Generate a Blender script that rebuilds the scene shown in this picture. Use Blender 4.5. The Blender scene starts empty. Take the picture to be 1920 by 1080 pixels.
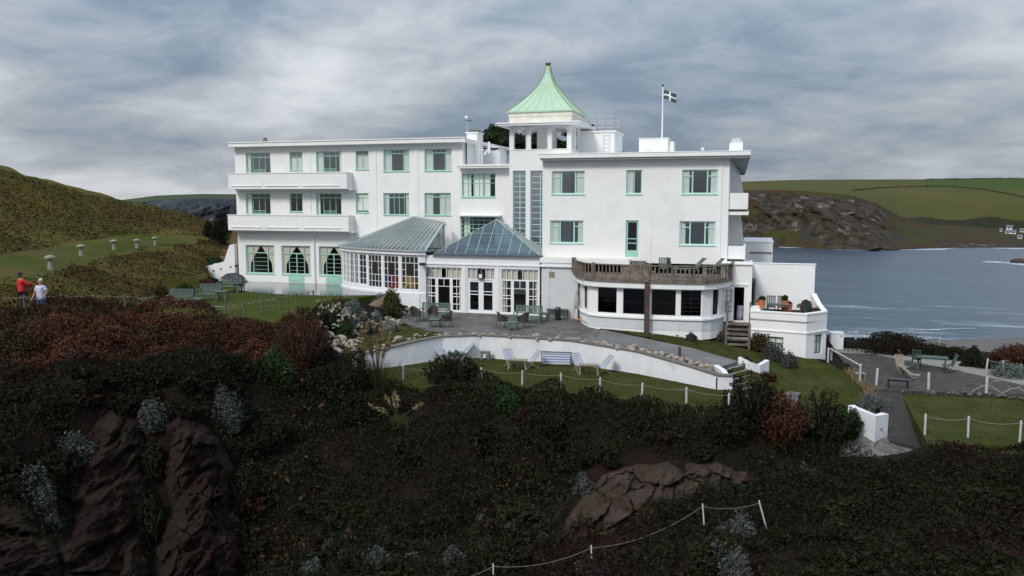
import bpy, bmesh, math, random
import numpy as np
from mathutils import Vector, Matrix
random.seed(7); RN = np.random.default_rng(11)
S = bpy.context.scene; COL = S.collection
PI = math.pi
# ------------------------------------------------------------------ camera
FPX = 1500.0; CZ = 5.9; YAW = math.radians(16.76); PIT = math.radians(6.263)
cam = bpy.data.cameras.new('camera'); co = bpy.data.objects.new('camera', cam); COL.objects.link(co)
co.location = (0, 0, CZ); co.rotation_euler = (PI/2-PIT, 0, YAW)
cam.sensor_width = 36; cam.lens = 36*FPX/1920; cam.clip_start = .1; cam.clip_end = 60000
S.camera = co
S.view_settings.view_transform = 'Standard'; S.view_settings.look = 'None'; S.view_settings.exposure = 0.12; S.view_settings.gamma = 1
# ------------------------------------------------------------------ sky and sun
SUN_EL = math.radians(42); SUN_AZ = math.radians(200)     # azimuth clockwise from +Y: behind the camera, a little left
wd = bpy.data.worlds.new("World"); S.world = wd; wd.use_nodes = True
def build_world():
    nt = wd.node_tree; N = nt.nodes; L = nt.links; N.clear()
    out = N.new('ShaderNodeOutputWorld'); bg = N.new('ShaderNodeBackground'); L.new(bg.outputs[0], out.inputs[0])
    bg.inputs['Strength'].default_value = 0.1
    sky = N.new('ShaderNodeTexSky'); sky.sky_type = 'NISHITA'; sky.sun_disc = False
    sky.sun_elevation = SUN_EL; sky.sun_rotation = SUN_AZ; sky.air_density = 1.2; sky.dust_density = 1.5
    tc = N.new('ShaderNodeTexCoord'); sep = N.new('ShaderNodeSeparateXYZ'); L.new(tc.outputs['Generated'], sep.inputs[0])
    def M(op, a, b=None, c=None, clamp=False):
        m = N.new('ShaderNodeMath'); m.operation = op; m.use_clamp = clamp
        for i, v in enumerate((a, b, c)):
            if v is None: continue
            if isinstance(v, (int, float)): m.inputs[i].default_value = v
            else: L.new(v, m.inputs[i])
        return m.outputs[0]
    zc = M('MAXIMUM', sep.outputs[2], 0.0)
    den = M('ADD', zc, 0.24)
    u = M('DIVIDE', sep.outputs[0], den); v = M('DIVIDE', sep.outputs[1], den)
    cb = N.new('ShaderNodeCombineXYZ'); L.new(u, cb.inputs[0]); L.new(v, cb.inputs[1]); L.new(M('MULTIPLY', zc, 2.0), cb.inputs[2])
    def noise(scale, detail, rough, dist, off):
        mp = N.new('ShaderNodeMapping'); mp.inputs['Location'].default_value = off
        mp.inputs['Rotation'].default_value = (0, 0, -YAW)
        mp.inputs['Scale'].default_value = (.9, 1.0, 1)
        L.new(cb.outputs[0], mp.inputs[0])
        n = N.new('ShaderNodeTexNoise'); n.inputs['Scale'].default_value = scale; n.inputs['Detail'].default_value = detail
        n.inputs['Roughness'].default_value = rough; n.inputs['Distortion'].default_value = dist
        L.new(mp.outputs[0], n.inputs['Vector']); return n.outputs['Fac']
    n1 = noise(.95, 9, .54, .20, (5.6, 3.9, 2.4)); n2 = noise(3.4, 8, .6, .5, (7.3, 2.2, 1.4))
    s = M('ADD', M('MULTIPLY', n1, .72), M('MULTIPLY', n2, .28))
    # thinner, brighter cloud low on the left of the view
    dx = M('SUBTRACT', M('MULTIPLY', sep.outputs[0], -1.0), .42)
    lowleft = M('MULTIPLY', M('MULTIPLY', M('MAXIMUM', dx, -.10), .40), M('SUBTRACT', 1.0, M('MULTIPLY', zc, 3.2), clamp=True))
    s = M('ADD', s, lowleft)
    cr = N.new('ShaderNodeValToRGB'); L.new(s, cr.inputs[0])
    e = cr.color_ramp.elements
    e[0].position = .41; e[0].color = (.20, .255, .335, 1)
    e[1].position = .69; e[1].color = (.66, .685, .715, 1)
    for p, c in ((.465, (.275, .33, .40, 1)), (.53, (.37, .415, .465, 1)), (.60, (.49, .53, .575, 1))):
        x = e.new(p); x.color = c
    # overcast dome: brighter towards the zenith
    br = M('ADD', 9.0, M('MULTIPLY', M('POWER', zc, 1.4), 26.0))
    mul = N.new('ShaderNodeVectorMath'); mul.operation = 'SCALE'; L.new(cr.outputs[0], mul.inputs[0]); L.new(br, mul.inputs['Scale'])
    mix = N.new('ShaderNodeMix'); mix.data_type = 'RGBA'; mix.inputs[0].default_value = .06
    L.new(mul.outputs[0], mix.inputs[6]); L.new(sky.outputs[0], mix.inputs[7]); L.new(mix.outputs[2], bg.inputs['Color'])
build_world()
sl = bpy.data.lights.new('sun', 'SUN'); sl.energy = 2.1; sl.angle = math.radians(14); sl.color = (1, .95, .88)
so = bpy.data.objects.new('sun', sl); COL.objects.link(so)
sd = Vector((math.sin(SUN_AZ)*math.cos(SUN_EL), math.cos(SUN_AZ)*math.cos(SUN_EL), math.sin(SUN_EL)))
so.rotation_euler = sd.to_track_quat('Z', 'Y').to_euler()
# ------------------------------------------------------------------ geometry helpers
cy, sy, cp, sp = math.cos(YAW), math.sin(YAW), math.cos(PIT), math.sin(PIT)
def ray(px, py):
    u = (px-960)/FPX; v = (540-py)/FPX
    y = cp+v*sp; z = -sp+v*cp
    return Vector((u*cy-y*sy, u*sy+y*cy, z))
def W(px, py, Y): r = ray(px, py); t = Y/r.y; return Vector((r.x*t, Y, CZ+r.z*t))
def G(px, py, Z): r = ray(px, py); t = (Z-CZ)/r.z; return Vector((r.x*t, r.y*t, Z))
def D(px, py, d): r = ray(px, py)*d; return Vector((r.x, r.y, CZ+r.z))
def proj(P):
    P = np.asarray(P, float); x, y, z = P[..., 0], P[..., 1], P[..., 2]-CZ
    a = x*cy+y*sy; b = -x*sy+y*cy
    dep = b*cp-z*sp; up = b*sp+z*cp
    return 960+FPX*a/dep, 540-FPX*up/dep, dep
def tag(o, label=None, cat=None, group=None, kind=None):
    if label: o['label'] = label
    if cat: o['category'] = cat
    if group: o['group'] = group
    if kind: o['kind'] = kind
    return o
def empty(name, loc=(0, 0, 0), rz=0, **k):
    o = bpy.data.objects.new(name, None); COL.objects.link(o); o.location = loc; o.rotation_euler = (0, 0, rz)
    o.empty_display_size = .3
    return tag(o, **k)
def rot2(x, y, a): c, s = math.cos(a), math.sin(a); return x*c-y*s, x*s+y*c
class MB:
    def __init__(s): s.v = []; s.f = []; s.m = []
    def quad(s, *p, m=0):
        i = len(s.v); s.v += [tuple(q) for q in p]; s.f.append(tuple(range(i, i+len(p)))); s.m.append(m); return s
    def box(s, x0, x1, y0, y1, z0, z1, m=0, fr=None):
        c = [(x, y, z) for z in (z0, z1) for y in (y0, y1) for x in (x0, x1)]
        if fr: c = [fr(*q) for q in c]
        i = len(s.v); s.v += [tuple(q) for q in c]
        for a in ((0, 2, 3, 1), (4, 5, 7, 6), (0, 1, 5, 4), (2, 6, 7, 3), (0, 4, 6, 2), (1, 3, 7, 5)):
            s.f.append(tuple(i+k for k in a)); s.m.append(m)
        return s
    def beam(s, a, b, w, h=None, m=0, n=4):          # bar (n=4) or tube (n>4) between two points
        a = Vector(a); b = Vector(b); h = w if h is None else h
        d = (b-a); 
        if d.length < 1e-6: return s
        d.normalize(); up = Vector((0, 0, 1)) if abs(d.z) < .95 else Vector((0, 1, 0))
        sx = d.cross(up).normalized(); sz = sx.cross(d).normalized()
        i = len(s.v); off = PI/4 if n == 4 else 0; k = math.sqrt(2)/2 if n == 4 else .5
        for p in (a, b):
            for j in range(n):
                t = off+2*PI*j/n
                s.v.append(tuple(p+sx*math.cos(t)*w*k+sz*math.sin(t)*h*k))
        for j in range(n): s.f.append((i+j, i+(j+1) % n, i+n+(j+1) % n, i+n+j)); s.m.append(m)
        s.f.append(tuple(i+j for j in range(n))[::-1]); s.f.append(tuple(i+n+j for j in range(n))); s.m += [m, m]
        return s
    def path(s, pts, w, m=0, n=5):
        for a, b in zip(pts[:-1], pts[1:]): s.beam(a, b, w, m=m, n=n)
        return s
    def prism(s, poly, z0, z1, m=0):                 # poly: list of (x,y); z may be lists
        n = len(poly); i = len(s.v)
        za = z0 if isinstance(z0, (list, tuple)) else [z0]*n; zb = z1 if isinstance(z1, (list, tuple)) else [z1]*n
        s.v += [(p[0], p[1], z) for p, z in zip(poly, za)]; s.v += [(p[0], p[1], z) for p, z in zip(poly, zb)]
        s.f.append(tuple(range(i, i+n))[::-1]); s.f.append(tuple(range(i+n, i+2*n))); s.m += [m, m]
        for j in range(n): s.f.append((i+j, i+(j+1) % n, i+n+(j+1) % n, i+n+j)); s.m.append(m)
        return s
    def lathe(s, prof, n=12, c=(0, 0, 0), m=0, sx=1, sy_=1):
        i = len(s.v)
        for r, z in prof:
            for j in range(n): t = 2*PI*j/n; s.v.append((c[0]+r*math.cos(t)*sx, c[1]+r*math.sin(t)*sy_, c[2]+z))
        for k in range(len(prof)-1):
            for j in range(n): s.f.append((i+k*n+j, i+k*n+(j+1) % n, i+(k+1)*n+(j+1) % n, i+(k+1)*n+j)); s.m.append(m)
        s.f.append(tuple(i+j for j in range(n))[::-1]); e = i+(len(prof)-1)*n; s.f.append(tuple(e+j for j in range(n))); s.m += [m, m]
        return s
    def build(s, name, mats, parent=None, smooth=False, bevel=0):
        me = bpy.data.meshes.new(name); me.from_pydata(s.v, [], s.f)
        if not isinstance(mats, (list, tuple)): mats = [mats]
        for m_ in mats: me.materials.append(m_)
        if len(mats) > 1: me.polygons.foreach_set('material_index', s.m)
        if smooth: me.polygons.foreach_set('use_smooth', [True]*len(me.polygons))
        me.update(); o = bpy.data.objects.new(name, me); COL.objects.link(o)
        if parent: o.parent = parent
        if bevel:
            b = o.modifiers.new('bevel', 'BEVEL'); b.width = bevel; b.segments = 2; b.limit_method = 'ANGLE'
        return o
def npmesh(name, V, F, mat, parent=None, smooth=False, link=True):
    V = np.asarray(V, np.float32); F = np.asarray(F, np.int32); k = F.shape[1]
    me = bpy.data.meshes.new(name); me.vertices.add(len(V)); me.vertices.foreach_set('co', V.ravel())
    me.loops.add(F.size); me.loops.foreach_set('vertex_index', F.ravel())
    me.polygons.add(len(F)); me.polygons.foreach_set('loop_start', np.arange(len(F), dtype=np.int32)*k)
    if smooth: me.polygons.foreach_set('use_smooth', np.ones(len(F), bool))
    me.materials.append(mat); me.update(calc_edges=True)
    o = bpy.data.objects.new(name, me)
    if link: COL.objects.link(o)
    if parent: o.parent = parent
    return o
def copy_tree(o, loc=None, rz=None, sc=None, **k):
    c = o.copy(); COL.objects.link(c)
    if loc is not None: c.location = loc
    if rz is not None: c.rotation_euler = (0, 0, rz)
    if sc is not None: c.scale = (sc, sc, sc)
    for ch in o.children:
        d = ch.copy(); COL.objects.link(d); d.parent = c
        for g in ch.children: e = g.copy(); COL.objects.link(e); e.parent = d
    return tag(c, **k)
# value noise (vectorised)
_P = RN.random((64, 64, 64)).astype(np.float32)
def vn(x, y, z=0.0):
    x = np.asarray(x, float); y = np.asarray(y, float); z = np.asarray(z, float)+0*x
    xi, yi, zi = np.floor(x).astype(int), np.floor(y).astype(int), np.floor(z).astype(int)
    fx, fy, fz = x-xi, y-yi, z-zi
    fx, fy, fz = [t*t*(3-2*t) for t in (fx, fy, fz)]
    r = 0
    for a in (0, 1):
        for b in (0, 1):
            for c in (0, 1):
                r = r+_P[(xi+a) % 64, (yi+b) % 64, (zi+c) % 64]*(fx if a else 1-fx)*(fy if b else 1-fy)*(fz if c else 1-fz)
    return r
def fbm(x, y, z=0.0, o=4, g=.5):
    r = 0; a = 1; t = 0; s = 1
    for i in range(o): r = r+a*vn(x*s+i*7.3, y*s+i*3.1, np.asarray(z)*s+i*5.7); t += a; a *= g; s *= 2.03
    return r/t
def inpoly(x, y, poly):
    x = np.asarray(x); y = np.asarray(y); r = np.zeros(x.shape, bool); n = len(poly)
    for i in range(n):
        (x0, y0), (x1, y1) = poly[i][:2], poly[(i+1) % n][:2]
        if y0 == y1: continue
        c = ((y0 > y) != (y1 > y)) & (x < (x1-x0)*(y-y0)/(y1-y0)+x0); r ^= c
    return r
# ------------------------------------------------------------------ materials
def mat(name, c1, rough=.7, c2=None, sc=3.0, lo=.35, hi=.65, bump=0, bsc=None, bdist=.02, metal=0, spec=.5, isl=None, stretch=None, c3=None, sc3=.5, lo3=.45, hi3=.6, streak=0, joints=None):
    m = bpy.data.materials.new(name); m.use_nodes = True; nt = m.node_tree; N = nt.nodes; L = nt.links
    b = N['Principled BSDF']; b.inputs['Roughness'].default_value = rough; b.inputs['Metallic'].default_value = metal
    b.inputs['Specular IOR Level'].default_value = spec
    b.inputs['Base Color'].default_value = (*c1, 1)
    geo = N.new('ShaderNodeNewGeometry'); tc = N.new('ShaderNodeTexCoord')
    mp = N.new('ShaderNodeMapping'); L.new(geo.outputs['Position'] if isl is None and stretch is None else tc.outputs['Object'], mp.inputs[0])
    if stretch: mp.inputs['Scale'].default_value = stretch
    cur = None
    def nz(s, d=6):
        n = N.new('ShaderNodeTexNoise'); n.inputs['Scale'].default_value = s; n.inputs['Detail'].default_value = d
        n.inputs['Roughness'].default_value = .62; L.new(mp.outputs[0], n.inputs['Vector']); return n.outputs['Fac']
    def rmp(src, a, bb):
        r = N.new('ShaderNodeMapRange'); L.new(src, r.inputs[0]); r.inputs[1].default_value = a; r.inputs[2].default_value = bb; return r.outputs[0]
    def mx(f, a, bb, t='MIX'):
        x = N.new('ShaderNodeMix'); x.data_type = 'RGBA'; x.blend_type = t
        if isinstance(f, float): x.inputs[0].default_value = f
        else: L.new(f, x.inputs[0])
        for i, q in ((6, a), (7, bb)):
            if isinstance(q, tuple): x.inputs[i].default_value = (*q, 1)
            else: L.new(q, x.inputs[i])
        return x.outputs[2]
    if c2: cur = mx(rmp(nz(sc), lo, hi), c1, c2)
    if c3: cur = mx(rmp(nz(sc3, 4), lo3, hi3), cur if cur else c1, c3)
    if isl:
        r = N.new('ShaderNodeMapRange'); L.new(geo.outputs['Random Per Island'], r.inputs[0]); r.inputs[3].default_value = 1-isl; r.inputs[4].default_value = 1+isl
        cc = N.new('ShaderNodeCombineColor')
        for i in range(3): L.new(r.outputs[0], cc.inputs[i])
        cur = mx(1.0, cur if cur else c1, cc.outputs[0], 'MULTIPLY')
    if streak:
        m2 = N.new('ShaderNodeMapping'); m2.inputs['Scale'].default_value = (2.6, 2.6, .16); L.new(geo.outputs['Position'], m2.inputs[0])
        n = N.new('ShaderNodeTexNoise'); n.inputs['Scale'].default_value = 1.6; n.inputs['Detail'].default_value = 7; n.inputs['Roughness'].default_value = .7; L.new(m2.outputs[0], n.inputs['Vector'])
        cur = mx(rmp(n.outputs['Fac'], .50, .78), cur, (c1[0]*(1-streak), c1[1]*(1-streak), c1[2]*(1-streak*1.15)))
    if joints:
        m2 = N.new('ShaderNodeMapping'); m2.inputs['Rotation'].default_value = (0, 0, joints[2]); L.new(geo.outputs['Position'], m2.inputs[0])
        br = N.new('ShaderNodeTexBrick'); L.new(m2.outputs[0], br.inputs['Vector']); br.inputs['Scale'].default_value = 1.0; br.inputs['Brick Width'].default_value = joints[0]; br.inputs['Row Height'].default_value = joints[1]; br.inputs['Mortar Size'].default_value = .03; br.inputs['Mortar Smooth'].default_value = .4
        br.inputs['Color1'].default_value = (1, 1, 1, 1); br.inputs['Color2'].default_value = (.74, .73, .72, 1); br.inputs['Mortar'].default_value = (.42, .42, .38, 1)
        cur = mx(1.0, cur, br.outputs['Color'], 'MULTIPLY')
    if cur: L.new(cur, b.inputs['Base Color'])
    if bump:
        bp = N.new('ShaderNodeBump'); bp.inputs['Strength'].default_value = bump; bp.inputs['Distance'].default_value = bdist
        L.new(nz(bsc or sc*3, 8), bp.inputs['Height']); L.new(bp.outputs[0], b.inputs['Normal'])
    return m
def glassmat(name, tint, mixf=.55, rough=.03):
    m = bpy.data.materials.new(name); m.use_nodes = True; nt = m.node_tree; N = nt.nodes; L = nt.links; N.clear()
    o = N.new('ShaderNodeOutputMaterial'); t = N.new('ShaderNodeBsdfTransparent'); t.inputs[0].default_value = (*tint, 1)
    g = N.new('ShaderNodeBsdfGlossy'); g.inputs['Roughness'].default_value = rough; g.inputs[0].default_value = (.9, .95, .97, 1)
    f = N.new('ShaderNodeLayerWeight'); f.inputs[0].default_value = .5; pw = N.new('ShaderNodeMath'); pw.operation = 'POWER'; pw.inputs[1].default_value = 4; L.new(f.outputs['Facing'], pw.inputs[0])
    ma = N.new('ShaderNodeMath'); ma.operation = 'MULTIPLY_ADD'; ma.inputs[1].default_value = .85; ma.inputs[2].default_value = mixf+.05; ma.use_clamp = True
    L.new(pw.outputs[0], ma.inputs[0]); x = N.new('ShaderNodeMixShader'); L.new(ma.outputs[0], x.inputs[0])
    L.new(t.outputs[0], x.inputs[1]); L.new(g.outputs[0], x.inputs[2]); L.new(x.outputs[0], o.inputs[0]); return m
M = {}
M['wall'] = mat('white_render', (.80, .80, .79), .85, (.74, .74, .725), 1.1, .42, .7, bump=.25, bsc=30, bdist=.01, c3=(.70, .70, .67), sc3=.35, lo3=.62, hi3=.85, streak=.055)
M['wallgrey'] = mat('pale_grey_render', (.60, .62, .63), .85, (.55, .57, .58), 1.5, bump=.2, bsc=30)
M['dirtywall'] = mat('weathered_white_render', (.72, .73, .75), .85, (.60, .61, .62), 1.2, .45, .75, bump=.3, bsc=14, c3=(.48, .49, .48), sc3=.8, lo3=.62, hi3=.8, streak=.12)
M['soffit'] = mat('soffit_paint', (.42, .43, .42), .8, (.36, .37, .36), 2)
M['slot'] = mat('gap_shade', (.06, .06, .055), .9)  # near-black colour, the shade inside slots and holes put into it
M['roof'] = mat('flat_roof_felt', (.55, .56, .56), .9, (.42, .43, .43), 1.5)
M['mint'] = mat('mint_paint', (.35, .61, .51), .6, (.30, .55, .46), 4)
M['mintl'] = mat('pale_mint_paint', (.48, .73, .65), .6, (.43, .67, .60), 4)
M['wframe'] = mat('white_gloss_paint', (.80, .81, .82), .4, (.74, .75, .76), 4)
M['glass'] = glassmat('window_glass', (.98, 1, .99), .03)
M['rglass'] = glassmat('roof_glass', (.34, .46, .47), .10, .15)
M['rglass2'] = glassmat('greenish_roof_glass', (.54, .60, .57), .20, .25)
M['sglass'] = glassmat('stair_glass', (.7, .8, .8), .5, .10)
M['glass2'] = glassmat('sky_reflecting_glass', (.9, .93, .93), .17, .06)
M['dglass'] = glassmat('dark_bar_glass', (.45, .45, .45), -.03)
M['curtain'] = mat('curtain_cloth', (.80, .84, .77), .9, (.72, .77, .70), 3)
M['curtain2'] = mat('cream_curtain', (.62, .58, .50), .9, (.54, .50, .43), 3)
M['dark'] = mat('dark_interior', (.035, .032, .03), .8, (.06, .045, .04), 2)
M['room'] = mat('dim_room_plaster', (.085, .078, .072), .9, (.055, .05, .048), 1)  # kept dark, the dimness of unlit rooms put into the colour
M['copper'] = mat('verdigris_copper', (.44, .59, .43), .8, (.39, .54, .39), 2.2, bump=.15, bsc=8, c3=(.45, .58, .39), sc3=.9, lo3=.5, hi3=.7)
M['rust'] = mat('stained_render', (.66, .60, .48), .85, (.76, .75, .70), 3)
M['wood'] = mat('weathered_wood', (.14, .108, .082), .85, (.08, .062, .048), 6, bump=.4, bsc=20, c3=(.20, .165, .13), sc3=3)
M['brownwood'] = mat('dark_brown_post', (.09, .05, .04), .8, (.05, .03, .025), 3, bump=.3)
M['teak'] = mat('pale_teak', (.30, .25, .18), .7, (.22, .18, .13), 8)
M['greenwood'] = mat('grey_green_painted_wood', (.12, .185, .155), .75, (.09, .14, .12), 5)
M['greyplastic'] = mat('grey_painted_slats', (.115, .145, .135), .7, (.085, .11, .105), 4)
M['wicker'] = mat('brown_wicker', (.045, .035, .035), .7, (.07, .055, .05), 40, bump=.6, bsc=60)
M['black'] = mat('black_plastic', (.015, .015, .017), .4)
M['metal'] = mat('galvanised_metal', (.35, .37, .38), .4, metal=.6)
M['wmetal'] = mat('white_metal', (.78, .79, .8), .4)
M['terracotta'] = mat('terracotta', (.55, .17, .05), .75, (.45, .13, .05), 5)
M['lead'] = mat('lead_flashing', (.07, .085, .10), .6, (.10, .12, .13), 3)
M['bar'] = mat('glazing_bar', (.36, .41, .40), .5)
M['copper_top'] = M['copper']
M['pave'] = mat('stone_paving', (.15, .145, .14), .9, (.105, .10, .097), 1.6, bump=.4, bsc=9, c3=(.19, .183, .175), sc3=2.5, lo3=.5, hi3=.62, spec=.2, joints=(.9, .6, .3))
M['pathc'] = mat('smooth_concrete_path', (.155, .15, .145), .9, (.12, .117, .113), 1.2, bump=.2, bsc=12, c3=(.185, .18, .172), sc3=.6, spec=.2)
M['stepedge'] = mat('pale_step_edge', (.34, .32, .28), .9, (.24, .22, .19), 4)
M['wet'] = mat('wet_paving', (.11, .11, .115), .12, (.15, .15, .155), 1.0, bump=.05, bsc=2, spec=.6)
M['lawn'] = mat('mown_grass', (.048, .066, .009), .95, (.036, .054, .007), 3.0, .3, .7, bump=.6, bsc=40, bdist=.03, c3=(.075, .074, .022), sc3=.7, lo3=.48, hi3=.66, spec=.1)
M['dlawn'] = mat('dark_lawn_grass', (.040, .047, .008), .95, (.030, .037, .007), 2.5, .3, .7, bump=.6, bsc=40, bdist=.03, c3=(.062, .056, .018), sc3=.8, lo3=.47, hi3=.66, spec=.1)  # darker grass tone for the lower lawns and banks
M['soil'] = mat('darkened_soil', (.012, .009, .006), .95, (.008, .008, .005), 1.2, bump=.8, bsc=6, bdist=.15, c3=(.018, .009, .007), sc3=.3, spec=.1)  # foreground darkening put into the soil colour
M['patio'] = mat('patio_slabs', (.088, .078, .072), .9, (.062, .056, .052), 2.4, bump=.5, bsc=8, spec=.15, joints=(.7, .7, .5))
M['gravel'] = mat('pale_gravel', (.25, .24, .215), .9, (.17, .16, .14), 9, bump=.6, bsc=40)
M['stone'] = mat('cream_stone', (.29, .25, .205), .9, (.17, .13, .105), 2.2, bump=.6, bsc=9, bdist=.04, isl=.35)
M['staddle'] = mat('lichened_granite', (.25, .235, .19), .9, (.22, .21, .17), 5, bump=.5, bsc=20)
M['rockpink'] = mat('pinkish_slate_rock', (.080, .054, .046), .95, (.036, .025, .020), 1.6, bump=1, bsc=6, bdist=.12, c3=(.045, .034, .020), sc3=.7, spec=.1)
M['cliff'] = mat('darkened_red_rock', (.022, .0095, .0075), .95, (.009, .006, .005), 1.2, .4, .62, bump=1, bsc=5, bdist=.2, c3=(.024, .016, .010), sc3=.35, lo3=.48, hi3=.6, stretch=(1, 1, .35), spec=.15)  # rock colour darkened further, foreground dimness painted in
M['water'] = None
def leafmat(name, c1, c2, c3=None, sc=.6, isl=.45, trl=.0):
    return mat(name, c1, .85, c2, sc, .40, .60, isl=isl, c3=c3, sc3=sc*.45, lo3=.5, hi3=.62, spec=.12)
M['lf_red'] = leafmat('russet_scrub_leaves', (.080, .031, .015), (.044, .022, .011), (.028, .026, .010), .30)
M['lf_dk'] = leafmat('darkened_scrub_leaves', (.009, .0125, .005), (.014, .017, .006), (.019, .010, .006), .35)  # leaf colour carries the added darkening of the lower slope
M['lf_brown'] = leafmat('brown_bracken_leaves', (.055, .036, .014), (.036, .032, .011), (.070, .040, .014), .28)
M['lf_rust'] = leafmat('rust_shrub_leaves', (.066, .026, .014), (.042, .019, .011), None, .8)
M['lf_olived'] = leafmat('dull_olive_leaves', (.020, .024, .008), (.014, .017, .006), None, .8, .4)
M['lf_rustd'] = leafmat('dull_russet_leaves', (.034, .014, .009), (.022, .011, .008), None, .8, .4)
M['lf_lawn'] = leafmat('lawn_grass_blades', (.050, .060, .010), (.038, .048, .009), (.072, .064, .022), .9, .3)
M['lf_grey'] = leafmat('silver_shrub_leaves', (.135, .155, .145), (.085, .105, .095), None, 2.5, .35)
M['lf_greyd'] = leafmat('dusky_silver_leaves', (.066, .072, .066), (.042, .048, .044), None, 2.5, .35)
M['lf_green'] = leafmat('glossy_green_leaves', (.022, .050, .014), (.014, .034, .010), None, 2)
M['lf_pine'] = leafmat('pine_needles', (.020, .036, .014), (.012, .022, .009), None, 1.5)
M['lf_hill'] = leafmat('hill_grass_tufts', (.076, .078, .019), (.058, .061, .016), (.090, .056, .020), .16, .14)
M['lf_hillr'] = leafmat('rusty_bracken', (.110, .052, .020), (.080, .052, .018), None, .3, .25)
M['lf_olive'] = leafmat('olive_hedge_leaves', (.045, .058, .012), (.030, .040, .010), None, 1.5)
M['greystone'] = mat('dark_grey_stone', (.10, .095, .088), .9, (.055, .05, .045), 2.2, bump=.6, bsc=9, bdist=.04, isl=.3)
M['patiogreen'] = mat('dark_green_slats', (.055, .095, .078), .7, (.04, .07, .06), 5)
M['straw'] = leafmat('straw_plumes', (.24, .18, .105), (.17, .125, .07), None, 3, .3)
M['strawg'] = leafmat('dry_grass_blades', (.085, .075, .030), (.050, .050, .018), None, 3, .4)
M['bark'] = mat('bark', (.06, .045, .035), .9, (.035, .028, .02), 4, bump=.5)
M['flower'] = leafmat('pale_flower_heads', (.34, .33, .24), (.24, .24, .17), None, 3, .2)
M['rope'] = mat('pale_rope', (.20, .19, .16), .9)
M['post'] = mat('grey_wood_post', (.13, .115, .095), .85, (.08, .07, .06), 6, bump=.3)
M['wpost'] = mat('white_painted_post', (.50, .51, .53), .7, (.38, .39, .40), 5)
M['bulb'] = mat('white_bulb_glass', (.42, .42, .36), .4)
# ------------------------------------------------------------------ wall frames
class Fr:
    """local frame along a wall: u along it (left to right seen from outside), w outwards, z up"""
    def __init__(s, ax, ay, bx, by):
        s.a = Vector((ax, ay)); d = Vector((bx-ax, by-ay)); s.len = d.length; s.d = d.normalized(); s.n = Vector((s.d.y, -s.d.x))
    def __call__(s, u, w, z): p = s.a+s.d*u+s.n*w; return (p.x, p.y, z)
def wall_holes(mb, F, u0, u1, z0, z1, holes, t=.22, m=0):
    us = sorted({u0, u1, *[h[0] for h in holes], *[h[1] for h in holes]}); zs = sorted({z0, z1, *[h[2] for h in holes], *[h[3] for h in holes]})
    us = [u for u in us if u0 <= u <= u1]; zs = [z for z in zs if z0 <= z <= z1]
    for a, b in zip(us[:-1], us[1:]):
        for c, d in zip(zs[:-1], zs[1:]):
            mu, mz = (a+b)/2, (c+d)/2
            if any(h[0] < mu < h[1] and h[2] < mz < h[3] for h in holes): continue
            mb.quad(F(a, 0, c), F(b, 0, c), F(b, 0, d), F(a, 0, d), m=m)
    for a, b, c, d in [h[:4] for h in holes]:
        for p in (((a, c), (b, c)), ((b, c), (b, d)), ((b, d), (a, d)), ((a, d), (a, c))):
            (ua, za), (ub, zb) = p
            mb.quad(F(ua, 0, za), F(ub, 0, zb), F(ub, -t, zb), F(ua, -t, za), m=m)
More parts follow.
